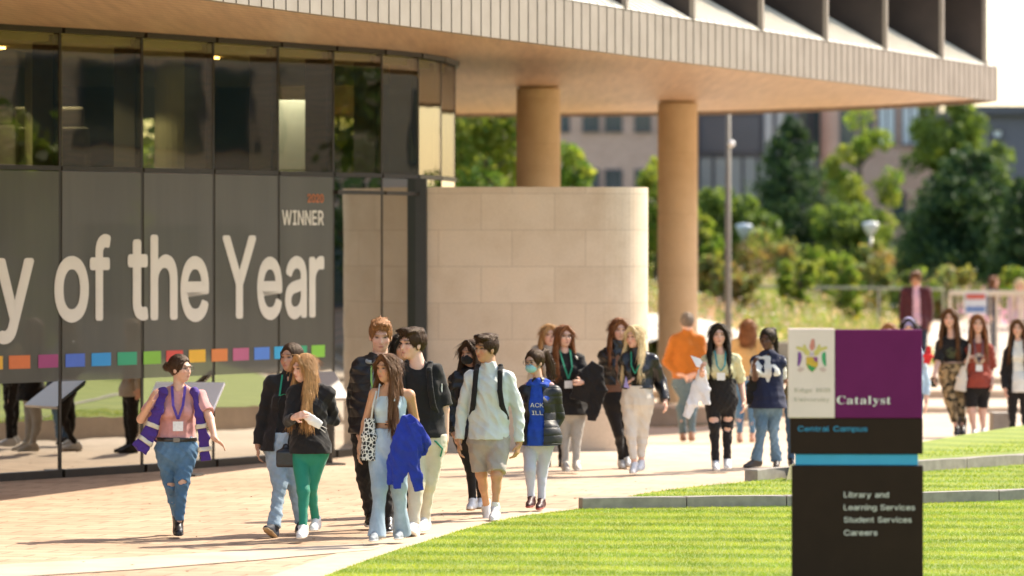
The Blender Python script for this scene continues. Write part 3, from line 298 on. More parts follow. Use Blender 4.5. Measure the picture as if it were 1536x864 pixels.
I0, I1 = 0, len(FP) - 1
for i in range(I0, I1):
    a, b = FP[i], FP[i + 1]; n = seg_n(i); d = (b - a).normalized()
    ai, bi = a + d * .03, b - d * .03
    w_ = empty('window', (0, 0, 0), 0, bld)
    bm = bmesh.new()
    # frames: mullion at start, sill, transom, head
    obox(bm, a - n * .035 - d * .02, a - n * .035 + d * .02, .075, .0, ZT, 0)
    for z0, z1, t in ((0, .09, .11), (ZM - .03, ZM + .02, .03), (ZT - .06, ZT + .01, .11)): obox(bm, ai - d * .004, bi + d * .004, t, z0 if z0 else -.02, z1, 0)
    if 9 <= i: obox(bm, ai, bi, .10, 3.17, 3.215, 0)
    obj('frame', bm, M['frame_dark'], w_)
    for nm, z0, z1, mt in (('upper_pane', ZM + .025, ZT - .075, M['glass_up']), ('lower_pane', .09, ZM - .035, M['glass_low'])):
        bm = bmesh.new(); obox(bm, ai - n * .006, bi - n * .006, .012, z0, z1, 0); obj(nm, bm, mt, w_)
    bm = bmesh.new()   # deep inner fin behind each mullion
    bmesh.ops.create_cube(bm, size=1); 
    p = b - n * .24; rot = math.atan2(-n.y, -n.x)
    bmesh.ops.transform(bm, matrix=Matrix.Translation((p.x, p.y, 2.45)) @ Matrix.Rotation(rot, 4, 'Z') @ Matrix.Diagonal((.30, .03, 4.85, 1)), verts=bm.verts)
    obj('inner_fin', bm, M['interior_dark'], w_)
# interior: slabs, ceiling, rear wall with openings, lamps
def offs(o, i0=0, i1=None):
    pts = []
    i1 = len(FP) if i1 is None else i1
    for i in range(i0, i1):
        n = seg_n(min(i, len(FP) - 2)) if i == 0 else (seg_n(min(i, len(FP) - 2)) + seg_n(i - 1)).normalized()
        pts.append(FP[i] - n * o)
    return pts
inner = offs(.15)
back = [(-14, 66.5), (-24, 58), (-24, 38)]
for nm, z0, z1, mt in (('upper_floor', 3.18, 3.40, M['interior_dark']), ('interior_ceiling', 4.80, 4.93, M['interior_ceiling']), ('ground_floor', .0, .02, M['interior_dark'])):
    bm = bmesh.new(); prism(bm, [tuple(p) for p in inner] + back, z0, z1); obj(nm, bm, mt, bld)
bm = bmesh.new()
ib = offs(5.0, 1, 11)
for j in range(len(ib) - 1):
    a, b = ib[j], ib[j + 1]
    L = (b - a).length
    if j in (3, 6):
        obox(bm, a, b, .1, 4.2, 4.8, 0); obox(bm, a, a.lerp(b, .3), .1, .02, 4.2, 0); continue
    if j % 2:
        obox(bm, a, a.lerp(b, .45), .1, .02, 4.8, 0); obox(bm, a.lerp(b, .45), b, .1, 4.35, 4.8, 0); obox(bm, a.lerp(b, .45), b, .1, .02, 3.6, 0)
    else: obox(bm, a, b, .1, .02, 4.8, 0)
obj('partition_wall', bm, M['interior'], bld)
bm = bmesh.new()
for u_, o_ in ((facade_u(300), 2.2), (facade_u(60), 2.6), (facade_u(470), 2.0)):
    p = facade(u_) - (facade(u_, 1) - facade(u_)) * o_
    lathe(bm, [(.22, 3.4), (.22, 4.8)], 20, (p.x, p.y))
obj('interior_column', bm, M['interior'], bld)
bm = bmesh.new()
rw = [Vector((-3.6, 66.6)), Vector((-14, 66.4)), Vector((-23.9, 57.9))]
for a, b in zip(rw, rw[1:]):
    obox(bm, a, b, .12, .02, 3.6, 0); obox(bm, a, b, .12, 4.35, 4.8, 0); n_ = 6
    for q in range(n_): obox(bm, a.lerp(b, (q + .0) / n_), a.lerp(b, (q + .45) / n_), .12, 3.6, 4.35, 0)
obj('rear_wall', bm, M['interior'], bld)
for px, off in ((152, 1.6), (360, 2.6)):
    p = facade(facade_u(px), -off); ld = bpy.data.lights.new('interior_light', 'SPOT'); ld.spot_size = R(140); ld.energy = 60; ld.shadow_soft_size = .05; ld.color = (1, .88, .68); lo_ = bpy.data.objects.new('interior_light', ld); COL.objects.link(lo_); lo_.location = (p.x, p.y, 4.74); lo_.parent = bld
p = facade(facade_u(527), -.75)
bm = bmesh.new(); bx(bm, -.30, .22, -.02, .02, 3.47, 4.32, .01); o = obj('reflection_stand_in', bm, simple('stand_in_white', (.85, .82, .84), .6, 0, .05, 9), bld); o.location = (p.x, p.y, 0); o.rotation_euler = (0, 0, R(12))  # white panel added indoors in place of a bright reflection in the pane
ld = bpy.data.lights.new('interior_light', 'SPOT'); ld.spot_size = R(110); ld.energy = 22; ld.shadow_soft_size = .03; lo_ = bpy.data.objects.new('interior_light', ld); COL.objects.link(lo_); lo_.location = (p.x + .05, p.y - .35, 4.74); lo_.parent = bld  # extra spot, added only to brighten the white panel
for px, off in ((36, 1.2), (152, 1.5), (425, 1.0), (265, 4.0)):
    u_ = facade_u(px); p = facade(u_, -off)
    bm = bmesh.new(); lathe(bm, [(.09, 4.775), (.09, 4.795)], 16, (p.x, p.y)); obj('downlight', bm, M['lamp'], bld)
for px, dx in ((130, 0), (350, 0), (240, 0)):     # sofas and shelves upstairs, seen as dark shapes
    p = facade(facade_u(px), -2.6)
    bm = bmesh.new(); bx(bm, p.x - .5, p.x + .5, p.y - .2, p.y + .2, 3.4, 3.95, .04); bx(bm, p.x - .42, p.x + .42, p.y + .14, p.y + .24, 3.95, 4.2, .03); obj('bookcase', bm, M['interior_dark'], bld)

# ================================================================ soffit, fascia, sill, fins
def fx(Y): return -2.41 + .322 * (Y - 45.8) + .0005 * (Y - 45.8) ** 2
edge = [Vector((fx(y), y)) for y in np.linspace(30, 75.6, 46)]
tip = [Vector((7.84, 76.15)), Vector((7.93, 76.6)), Vector((7.86, 77.1)), Vector((7.65, 77.7))]
far = [Vector((7.2, 78.9)), Vector((6.5, 80.6)), Vector((5.6, 82.1)), Vector((4.5, 83.6)), Vector((3.3, 84.8)), Vector((1.2, 85.7)), Vector((-1.5, 86.1)), Vector((-6, 86.3)), Vector((-13, 86.3))]
outl = edge + tip + far
bm = bmesh.new(); prism(bm, [tuple(p) for p in outl] + [(-26, 80), (-26, 30)], ZT, ZT + .06); obj('soffit', bm, M['soffit'], bld)
# fascia, with standing seams at 0.38 m
cum = [0]
for a, b in zip(outl, outl[1:]): cum.append(cum[-1] + (b - a).length)
def on_edge(s, off=0, pts=outl, cm=cum):
    i = max(j for j in range(len(cm) - 1) if cm[j] <= s + 1e-9)
    d = (pts[i + 1] - pts[i]).normalized(); n = Vector((d.y, -d.x)); return pts[i].lerp(pts[i + 1], (s - cm[i]) / (cm[i + 1] - cm[i])) + n * off, n, d
bm = bmesh.new(); s = 0; prev = None; step = .34
while s < cum[-1] - .01:
    s2 = min(s + step, cum[-1] - .001)
    (p, n, d), (q, n2, d2) = on_edge(s, .04), on_edge(s2, .04)
    obox(bm, p + d * .012, q - d2 * .012, .1, ZT - .06, ZT + .50, 1)
    (p2, _, _) = on_edge(s, .050); obox(bm, p2 - d * .009, p2 + d * .009, .12, ZT - .06, ZT + .502, 1)
    s = s2
obj('fascia', bm, M['clad'], bld)
def inward(o): return [on_edge(c, -o)[0] for c in cum[:-1]]
def inner_edge(o): return [on_edge(min(c, cum[-1] - .01), -o)[0] for c in cum]
in1 = inner_edge(1.05)
bm = bmesh.new()
lo = [bm.verts.new((*on_edge(min(c, cum[-1] - .01), .05)[0], ZT + .502)) for c in cum]; hi = [bm.verts.new((*p, ZT + 1.12)) for p in in1]
for i in range(len(lo) - 1): bm.faces.new((lo[i], lo[i + 1], hi[i + 1], hi[i]))
s = 0
while s < cum[-1] - .4:        # seams running up the slope
    (p, n, d) = on_edge(s, .04); q = on_edge(s, -1.04)[0]
    v = [bm.verts.new((p.x + d.x * e, p.y + d.y * e, ZT + .505 + h)) for e, h in ((-.01, 0), (-.01, .03), (.01, .03), (.01, 0))]
    v2 = [bm.verts.new((q.x + d.x * e, q.y + d.y * e, ZT + 1.12 + h)) for e, h in ((-.01, 0), (-.01, .03), (.01, .03), (.01, 0))]
    for k_ in range(3): bm.faces.new((v[k_], v[k_ + 1], v2[k_ + 1], v2[k_]))
    s += step
obj('sloped_sill', bm, M['sill_metal'], bld)
# upper storey wall behind the fins
bm = bmesh.new(); prism(bm, [tuple(p) for p in inner_edge(1.06)] + [(-24, 78), (-24, 32)], ZT + 1.0, 9.2); obj('upper_wall', bm, M['frame_dark'], bld)
bm = bmesh.new(); prism(bm, [tuple(p) for p in inner_edge(.1)] + [(-25, 79), (-25, 31)], 9.2, 9.6); obj('roof', bm, M['clad'], bld)
sY = [(y, None) for y in (50.6, 53.9, 57.3, 60.1, 63.2, 66.4, 69.6, 72.9, 47.3, 44, 40.7)]
for y, _ in sY + [(75.9, 1)]:
    s = min(range(len(outl)), key=lambda j: abs(outl[j].y - y) if j < len(edge) else 99); s = cum[s] if _ is None else cum[len(edge) - 1]
    if _ is None: s += (y - outl[cum.index(s)].y) * 1.05
    p, n, d = on_edge(max(s, 0), .0)
    f = empty('fin', (0, 0, 0), 0, bld)
    bm = bmesh.new(); q = p - n * 1.06
    a_ = [(p, ZT + .50), (q, ZT + 1.13), (q, 9.2), (p, 9.2)]
    for sd_ in (-1, 1): pass
    v0 = [bm.verts.new((c.x - d.x * .04, c.y - d.y * .04, z)) for c, z in a_]; v1 = [bm.verts.new((c.x + d.x * .04, c.y + d.y * .04, z)) for c, z in a_]
    bm.faces.new(v0); bm.faces.new(v1[::-1])
    for k_ in range(4): bm.faces.new((v0[k_], v1[k_], v1[(k_ + 1) % 4], v0[(k_ + 1) % 4]))
    obj('fin_panel', bm, M['fin_brown'], f)
    bm = bmesh.new(); obox(bm, p - d * .05 + n * .03, p + d * .05 + n * .03, .06, ZT + .51, 9.2, 0); obj('edge_strip', bm, M['clad'], f)
# columns
for (X, Y) in ((.40, 70.9), (2.78, 78.3)):
    z0 = float(gz(X, Y)) - .05; prof = []
    zz = z0; r_ = .335
    prof += [(r_, zz), (r_, zz + .02)]; zz = z0 + 1.02
    while zz < ZT - .1:
        prof += [(r_, zz - .05), (r_, zz - .02), (r_, zz - .006), (r_ - .004, zz - .003), (r_ - .004, zz + .003), (r_, zz + .006), (r_, zz + .02), (r_, zz + .05)]; zz += 1.02
    prof += [(r_, ZT - .08), (r_, ZT - .05), (r_, ZT - .03)]; prof += [(r_ - .04, ZT - .028), (r_ - .04, ZT + .01)]
    bm = bmesh.new(); lathe(bm, prof, 48); o = obj('column', bm, M['column'], bld, True); o.location = (X, Y, 0)

# ================================================================ the sandstone drum wall
WY = 58.4
pts = [(-1.06, WY), (.9, WY)] + [(1.72 - .62 + .62 * math.sin(t), WY + .62 - .62 * math.cos(t)) for t in [math.pi / 2 * j / 14 for j in range(15)]] + [(1.72, 66), (-1.06, 66)]
def arc_u(m, sx):   # distance round the front, the quarter round and the side
    return m.math('ADD', m.math('MINIMUM', sx.outputs[0], 1.42), m.math('MULTIPLY', m.math('SUBTRACT', sx.outputs[1], WY), 1.0))
M['stone'] = mat_stone('pale_sandstone', (.66, .54, .42), (.72, .60, .475), .92, .457, (.55, .44, .34), ysrc=arc_u)
bm = bmesh.new(); prism(bm, pts, -.05, 3.28)
wall = tag(obj('stone_wall', bm, M['stone']), 'smooth pale sandstone block wall with one rounded end, standing against the glass facade', 'wall')
bm = bmesh.new(); bx(bm, -1.36, -1.065, WY - .25, WY + .4, 0, 3.38); obj('door_jamb', bm, M['black'], bld)

# ================================================================ glyphs and lettering
def glyph_tris(key):
    wt = {'B': .019, 'W': .022, 's': .004}.get(key[0], 0); key = key if key[0] == 'b' else 's' + key[1:]
    loops = [[(l[i] / 1000, l[i + 1] / 1000) for i in range(0, len(l), 2)] for l in GLY[key]]
    loops = [[p for i, p in enumerate(l) if abs(p[0] - l[i - 1][0]) + abs(p[1] - l[i - 1][1]) > 1e-4] for l in loops]
    def area(l): return sum(a[0] * b[1] - b[0] * a[1] for a, b in zip(l, l[1:] + l[:1])) / 2
    def inside(p, l):
        c = False
        for a, b in zip(l, l[1:] + l[:1]):
            if (a[1] > p[1]) != (b[1] > p[1]) and p[0] < (b[0] - a[0]) * (p[1] - a[1]) / (b[1] - a[1]) + a[0]: c = not c
        return c
    loops.sort(key=lambda l: -abs(area(l)))
    groups = []
    for l in loops:
        for g in groups:
            if all(inside(p, g[0]) for p in l): g.append(l); break
        else: groups.append([l])
    V, T = [], []
    for gi, g in enumerate(groups):
        flat = [p for l in g for p in l]; tr = tessellate_polygon([[Vector((*p, 0)) for p in l] for l in g])
        base_ = len(V); V += [(p[0], p[1], gi) for p in flat]; T += [tuple(base_ + i for i in t) for t in tr]
    if wt:      # heavier weight: the same outline struck again round a small circle, each strike a hair proud of the last
        V0, T0 = V, T; V, T = [], []
        for i in range(9):
            dx, dy = (0, 0) if i == 8 else (wt * math.cos(i * math.pi / 4), wt * .8 * math.sin(i * math.pi / 4)); n_ = len(V)
            V += [(x + dx, y + dy, l + i * .22) for x, y, l in V0]; T += [tuple(n_ + j for j in q) for q in T0]
    return V, T
def text_bm(bm, s, key, x0, x1, base, cap, f, tracking=0):
    """lay a string from x0 to x1 on the baseline, cap height cap; f maps (x, y, layer) to a point"""
    capu = .69 if key == 'b' else .73
    pen = 0; parts = []
    for ch in s:
        if ch == ' ': pen += .26; continue
        V, T = glyph_tris(key + ch); mn = min(v[0] for v in V); mx = max(v[0] for v in V)
        parts.append((pen - mn, V, T)); pen += mx - mn + .065 + tracking
    width = pen - .065 - tracking
    sx = (x1 - x0) / width; sy = cap / capu
    for dx, V, T in parts:
        vs = [bm.verts.new(f(x0 + (v[0] + dx) * sx, base + v[1] * sy, v[2])) for v in V]
        for t in T:
            try: bm.faces.new([vs[i] for i in t])
            except ValueError: pass
# the vinyl sign across the lower panes
sign = thing('window_sign', 'large grey vinyl sign reading y of the Year, WINNER 2020, across the glass facade', 'sign', (0, 0, 0))
def mat_vinyl():
    m = NM('grey_vinyl'); st = m.noise(1, 4, .6, m.co((2.2, 2.2, .25)))
    m.base(m.ramp(st, [(.3, (.060, .056, .040)), (.7, (.085, .080, .056))])); m.set(Roughness=.5, Coat_Weight=.9, Coat_Roughness=.03, Coat_IOR=1.65)
    return m.m
M['vinyl'] = mat_vinyl()
M['letter'] = simple('letter_white', (.68, .64, .55), .5, 0, .04, 4)
Z0V, Z1V = 1.06, ZM - .04
bm = bmesh.new()
for i in range(0, 9):
    a, b = FP[i], FP[i + 1]; n = seg_n(i); d = (b - a).normalized()
    if i < 9: obox(bm, a + n * .004 + d * .028, b + n * .004 - d * .028, .008, Z0V, Z1V, 0)
obj('backing', bm, M['vinyl'], sign)
def uz(u, z, l=0): p = facade(u, .012 + l * .002); return (p.x, p.y, z)
LET = [('y', -9, 50, 387, 516), ('o', 80, 132, 384, 484), ('f', 133, 165, 351, 481), ('t', 190, 221, 359, 481), ('h', 224, 265, 352, 480), ('e', 269, 312, 384, 483), ('Y', 332, 383, 353, 478), ('e', 384, 422, 385, 480), ('a', 426, 459, 384, 479), ('r', 462, 485, 384, 476)]
def fit_glyph(bm, key, x0, x1, y0, y1):
    V, T = glyph_tris(key); xs = [v[0] for v in V]; ys = [v[1] for v in V]
    u0, u1 = facade_u(max(x0, -100)), facade_u(x1); k = F / facade((u0 + u1) / 2).y
    z1, z0 = CAMH + (HY - y0) / k, CAMH + (HY - y1) / k
    tm = bmesh.new(); vs = [tm.verts.new((u0 + (v[0] - min(xs)) / (max(xs) - min(xs)) * (u1 - u0), z0 + (v[1] - min(ys)) / (max(ys) - min(ys)) * (z1 - z0), v[2] * .002)) for v in V]
    for t in T: tm.faces.new([vs[i] for i in t])
    for c in U:
        if u0 < c < u1: bmesh.ops.bisect_plane(tm, geom=tm.verts[:] + tm.edges[:] + tm.faces[:], plane_co=(c, 0, 0), plane_no=(1, 0, 0))
    mp = {v: bm.verts.new((lambda p: (p.x, p.y, v.co.y))(facade(v.co.x, .0125 + v.co.z))) for v in tm.verts}
    for f in tm.faces: bm.faces.new([mp[v] for v in f.verts])
    tm.free()
bm = bmesh.new()
for ch, x0, x1, y0, y1 in LET: fit_glyph(bm, 'B' + ch, x0, x1, y0, y1)
obj('headline_lettering', bm, M['letter'], sign)
def small_text(s, x0, x1, y0, y1, mat, nm):
    u0, u1 = facade_u(x0), facade_u(x1); k = F / facade((u0 + u1) / 2).y; z1, z0 = CAMH + (HY - y0) / k, CAMH + (HY - y1) / k
    bm = bmesh.new(); text_bm(bm, s, 'W', u0, u1, z0, z1 - z0, lambda x, y, l: uz(x, y, l)); obj(nm, bm, mat, sign)
small_text('WINNER', 421.5, 484, 307, 337, M['letter'], 'winner_lettering')
small_text('2020', 460, 484, 286, 303.5, simple('letter_orange', srgb('C0703F'), .5), 'year_lettering')
SQ = [(-18, 3, 'D9A531'), (12, 44, 'CF6F38'), (56, 86, '97396E'), (97, 126, '4668BF'), (136, 165, '2590CE'), (175, 204, '2C9E72'), (214, 240, '7FB83A'), (248, 273, 'CF4B40'), (282, 307, 'E5B233'), (316, 340, 'D9803F'), (348, 372, 'B75E83'), (380, 403, '4F82D6'), (410, 433, '2BA6D8'), (440, 459, '35A778'), (466, 486, '84C441')]
for x0, x1, c in SQ:
    u0, u1 = facade_u(max(x0, -99)), facade_u(x1); tm = bmesh.new()
    z0, z1 = 1.215, 1.36
    cuts = [u0] + [c_ for c_ in U if u0 < c_ < u1] + [u1]
    for a, b in zip(cuts, cuts[1:]):
        q = [(facade(a + 1e-4, .013), z0), (facade(b - 1e-4, .013), z0), (facade(b - 1e-4, .013), z1), (facade(a + 1e-4, .013), z1)]
        tm.faces.new([tm.verts.new((p.x, p.y, z)) for p, z in q])
    obj('colour_square', tm, simple('vinyl_' + c, srgb(c), .5, 0, .04), sign)
# ================================================================ ground, paving, steps
def G(px, py, z=0.0):
    Y = F * (CAMH - z) / (py - HY); return ((px - CX) * Y / F, Y)
def mat_earth():
    m = NM('rough_grass_ground'); c = m.ramp(m.noise(.25, 8, .65), [(.3, (.05, .075, .018)), (.5, (.10, .11, .03)), (.7, (.16, .14, .05))])
    m.base(c); m.set(Roughness=.95); m.bump(m.noise(6, 5), .5, .05); return m.m
def mat_paving():
    m = NM('paving'); tc = m.n('ShaderNodeTexCoord'); mp = m.n('ShaderNodeMapping'); mp.inputs['Rotation'].default_value = (0, 0, R(14)); m.l(tc.outputs['Object'], mp.inputs[0])
    b = m.n('ShaderNodeTexBrick', i={'Scale': 1, 'Mortar Size': .014, 'Mortar Smooth': .1, 'Brick Width': .6, 'Row Height': .3}); b.offset = .5
    b.inputs['Color1'].default_value = (.45, .315, .21, 1); b.inputs['Color2'].default_value = (.54, .39, .265, 1); b.inputs['Mortar'].default_value = (.29, .20, .13, 1)
    m.l(mp.outputs[0], b.inputs['Vector'])
    n1 = m.noise(.35, 6, .6); n2 = m.noise(3.0, 6, .65); n3 = m.noise(60, 2)
    big = m.ramp(n1, [(.35, (.86, .84, .82)), (.6, (1.04, 1.04, 1.04))]); sm = m.ramp(n2, [(.3, (.80, .77, .74)), (.55, (1, 1, 1)), (.8, (1.06, 1.06, 1.06))])
    # the stone gets paler towards the amphitheatre end of the path
    sx = m.n('ShaderNodeSeparateXYZ'); m.l(tc.outputs['Object'], sx.inputs[0])
    t = m.n('ShaderNodeMapRange', i={1: 46.0, 2: 58.0}); m.l(m.math('ADD', sx.outputs[1], m.math('MULTIPLY', sx.outputs[0], 1.2)), t.inputs[0])
    c = m.mix(t.outputs[0], b.outputs['Color'], m.mix(.75, b.outputs['Color'], (.62, .52, .41)))
    m.base(m.mix(1, m.mix(1, c, big, 'MULTIPLY'), sm, 'MULTIPLY')); m.set(Roughness=.75)
    m.bump(m.mix(.5, b.outputs['Fac'], n3), .3, .004); return m.m
def mat_lawn():
    m = NM('mown_lawn'); tc = m.n('ShaderNodeTexCoord'); sx = m.n('ShaderNodeSeparateXYZ'); m.l(tc.outputs['Object'], sx.inputs[0])
    wob = m.noise(.5, 3); y = m.math('ADD', m.math('ADD', sx.outputs[1], m.math('MULTIPLY', sx.outputs[0], .12)), m.math('MULTIPLY', wob, .0))
    s = m.math('SINE', m.math('MULTIPLY', y, 2 * math.pi / 1.05)); s = m.math('MULTIPLY_ADD', s, .5, .5)
    fine = m.noise(1, 6, .7, m.co((18, 45, 1))); patch = m.noise(1.3, 5, .6)
    c = m.mix(s, (.14, .22, .018), (.24, .30, .035)); c = m.mix(m.math('MULTIPLY', fine, .55), c, (.30, .32, .06)); c = m.mix(m.ramp(patch, [(.45, (0, 0, 0)), (.8, (.5, .5, .5))]), c, (.14, .21, .02))
    m.base(c); m.set(Roughness=.8); m.bump(fine, .6, .03); return m.m
M['earth'] = mat_earth(); M['paving'] = mat_paving(); M['lawn'] = mat_lawn()
M['kerb'] = simple('kerb_granite', (.30, .27, .235), .75, 0, .18, 9, .2)
M['pale_paving'] = simple('pale_paving', (.62, .52, .41), .7, 0, .1, 5, .1)
M['step_stone'] = simple('step_stone', (.55, .44, .33), .8, 0, .12, 3, .1)

def grid_sheet(name, xs, ys, dz, mat, mask=None, smooth=False):
    xs, ys = np.array(xs), np.array(ys); XX, YY = np.meshgrid(xs, ys); Z = gz(XX, YY) + dz
    V = np.stack([XX, YY, Z], -1).reshape(-1, 3); nx = len(xs); I = np.arange(len(V)).reshape(len(ys), nx)
    Fc = np.stack([I[:-1, :-1], I[:-1, 1:], I[1:, 1:], I[1:, :-1]], -1).reshape(-1, 4)
    if mask is not None:
        cxy = V[Fc].mean(1); Fc = Fc[mask(cxy[:, 0], cxy[:, 1])]
    return tag(link_mesh(name, np_mesh(name, V, Fc, smooth), mat), kind='structure')
xs = [-3000, -800, -200, -80] + list(np.arange(-40, 60.1, 2)) + [90, 200, 800, 3000]
ys = [-300, -40, 0, 30] + list(np.arange(34, 75, 3)) + [75.99, 76.01, 79, 80.39, 80.41, 83, 84.09, 84.11, 88, 91] + list(np.arange(92, 170, 3)) + [200, 400, 1000, 4000]
def edit(o):  # keep the wild ground below the pavement sheet
    for v in o.data.vertices:
        if v.co.y < 94: v.co.z -= .06
ge = grid_sheet('ground', xs, ys, -.01, M['earth']); edit(ge)
pxs = [-40, -20, -10] + list(np.arange(-8, 40, .5)); pys = list(np.arange(16, 57, 4)) + list(np.arange(57, 75.9, 2)) + [75.995, 76.0]
grid_sheet('pavement', pxs, pys, .002, M['paving'])
pys2 = [76.0001, 80.39, 80.4]; 
bm = bmesh.new()
for (y0, z), y1, zp in zip(STEPS, (80.4, 84.1, 91.4), (-.5, -.3, -.1)):
    bx(bm, -20, 60, y0, y1 - (.003 if y1 < 90 else 0), zp - .1, z + .004, 0)
st_o = tag(obj('amphitheatre_steps', bm, M['step_stone']), kind='structure')
bm = bmesh.new(); q = [(7.4, 91.4, .146), (16.5, 91.4, .146), (16.5, 104, .16), (7.6, 104, .16)]; bm.faces.new([bm.verts.new(p) for p in q]); q = [(7.6, 104, .16), (16.5, 104, .16), (18, 118, .76), (10.5, 118, .76)]; bm.faces.new([bm.verts.new(p) for p in q]); tag(obj('upper_path', bm, M['pale_paving']), kind='structure')

# lawns, each a tier with a stone kerb along its front
L1 = [G(*p) for p in ((452, 884), (490, 864), (560, 838), (600, 825), (640, 813), (690, 797), (740, 784), (785, 775), (830, 769), (872, 765))]
K1 = [G(*p) for p in ((873, 765), (980, 763.5), (1080, 762), (1180, 761), (1280, 759), (1385, 756.5), (1536, 751.5), (1700, 745))]
K1 += [(K1[-1][0] + 8, K1[-1][1] + 1.2), (30, 55.5)]
sheet('lawn', L1 + [(p[0], p[1] + .02) for p in K1] + [(34, 30), (-1.0, 24), (-1.7, 34)], .008, M['lawn'])
def off_curve(P, o):
    P = [Vector(p[:2]) for p in P]; out = []
    for i in range(len(P)):
        d = (P[min(i + 1, len(P) - 1)] - P[max(i - 1, 0)]).normalized(); out.append(P[i] + Vector((-d.y, d.x)) * o)
    return out
def densify(P, step):
    P = [Vector(p[:2]) for p in P]; out = [P[0]]
    for a, b in zip(P, P[1:]):
        n = max(1, int((b - a).length / step)); out += [a.lerp(b, (j + 1) / n) for j in range(n)]
    return out
def kerb(P, z0, h, label, group):
    t = thing('stone_kerb', label, 'kerb', (P[0][0], P[0][1], z0), 0, group)
    P = densify(P, .25); A = P; B = off_curve(P, .16); acc = 0; i0 = 0
    for i in range(1, len(P)):
        acc += (P[i] - P[i - 1]).length
        if acc > (.98 if P[i].x < 12 else 4) or i == len(P) - 1:
            a, b = A[i0:i + 1], B[i0:i + 1]
            d0 = (a[1] - a[0]).normalized() * .006; d1 = (a[-1] - a[-2]).normalized() * .006
            a = [a[0] + d0] + a[1:-1] + [a[-1] - d1]; b = [b[0] + d0] + b[1:-1] + [b[-1] - d1]
            bm = bmesh.new(); prism(bm, [(p.x - t.location.x, p.y - t.location.y) for p in a + b[::-1]], -.05, h)
            es = [e for e in bm.edges if all(v.co.z > h - .01 for v in e.verts)]
            bmesh.ops.bevel(bm, geom=es, offset=.014, segments=2, affect='EDGES', profile=.5)
            obj('kerb_block', bm, M['kerb'], t); i0 = i; acc = 0
    return B
B1 = kerb(K1, 0, .115, 'long low stone kerb between the front lawn and the raised lawn behind it', None)
K2 = [G(*p, .10) for p in ((1136, 721), (1180, 717.5), (1280, 713), (1385, 707), (1536, 697), (1700, 687))]; K2 += [(30, 66)]
L2 = [G(*p, .10) for p in ((931, 748), (960, 741), (1000, 735), (1060, 728), (1136, 721))]
def sloped(name, front, back, zf, zb, n=6):
    bm = bmesh.new(); fr = front; m_ = len(fr)
    rows = []
    for j in range(n + 1):
        t = j / n; rows.append([bm.verts.new((f[0] + (b[0] - f[0]) * t, f[1] + (b[1] - f[1]) * t, zf + (zb - zf) * t)) for f, b in zip(fr, back)])
    for j in range(n):
        for i in range(m_ - 1): bm.faces.new((rows[j][i], rows[j][i + 1], rows[j + 1][i + 1], rows[j + 1][i]))
    return tag(obj(name, bm, M['lawn']), kind='structure')
B1l = [(p.x, p.y) for p in B1]; i_ = min(range(len(B1l)), key=lambda i: abs(B1l[i][0] - L2[0][0]))
def resample(P, n):
    P = [Vector(p[:2]) for p in P]; c = [0]
    for a, b in zip(P, P[1:]): c.append(c[-1] + (b - a).length)
    out = []
    for j in range(n):
        s = c[-1] * j / (n - 1); i = max(i for i in range(len(c) - 1) if c[i] <= s + 1e-9); out.append(P[i].lerp(P[i + 1], (s - c[i]) / (c[i + 1] - c[i])))
    return [tuple(p) for p in out]
sloped('raised_lawn', resample(B1l[i_:], 60), resample(L2 + [(p[0], p[1] + .01) for p in K2[1:]], 60), .10, .10, 3)
bm = bmesh.new(); B2 = kerb(K2, .08, .135, 'shorter stone kerb edging the topmost lawn', None); bm.free()
L3 = [G(*p, .25) for p in ((1185, 700), (1240, 692), (1310, 679), (1385, 665), (1460, 652), (1536, 640), (1640, 626))] + [(34, 74)]
i2 = min(range(len(B2)), key=lambda i: abs(B2[i].x - 3.0))
sloped('top_lawn', resample([tuple(p) for p in B2[i2:]], 60), resample(L3, 60), .20, .27, 5)
bm = bmesh.new()   # earth flank of the tiers where they meet the path
Q = resample(L3, 60)
for a, b in zip(Q, Q[1:]): bm.faces.new([bm.verts.new(p) for p in ((a[0], a[1], .268), (b[0], b[1], .268), (b[0] - .12, b[1] + .3, -.3), (a[0] - .12, a[1] + .3, -.3))])
Q = resample(L2, 30)
for a, b in zip(Q, Q[1:]): bm.faces.new([bm.verts.new(p) for p in ((a[0], a[1], .10), (b[0], b[1], .10), (b[0] - .1, b[1] + .12, -.02), (a[0] - .1, a[1] + .12, -.02))])
tag(obj('lawn_bank', bm, M['pale_paving']), kind='structure')
# pale edging strip between path and lawn, and the pale band crossing the path
E1 = densify(L1, .3); E1o = off_curve(E1, .42)
bm = bmesh.new(); A_ = [bm.verts.new((p.x, p.y, .006)) for p in E1]; B_ = [bm.verts.new((p.x, p.y, .006)) for p in E1o]
for i in range(len(A_) - 1): bm.faces.new((A_[i], A_[i + 1], B_[i + 1], B_[i]))
tag(obj('path_edging', bm, simple('edging_stone', (.56, .43, .31), .75, 0, .12, 5, .1)), kind='structure')
sheet('path_band', [G(-1500, 960), G(-1500, 925), G(-60, 852), G(200, 837), (G(520, 818)), G(585, 816), G(560, 826), G(380, 842), G(200, 856), G(-60, 872)], .0095, simple('white_paving', (.56, .45, .34), .6, 0, .15, 2))

def leaf_quads(P, size, up=.3, aspect=.6):
    n = len(P); d = RNG.normal(size=(n, 3)); d /= np.linalg.norm(d, axis=1)[:, None]; e = RNG.normal(size=(n, 3)); e -= d * (d * e).sum(1)[:, None]; e /= np.linalg.norm(e, axis=1)[:, None]
    s = size * RNG.uniform(.6, 1.4, n)[:, None]; return np.stack([P - d * s, P + e * s * aspect, P + d * s, P - e * s * aspect], 1)
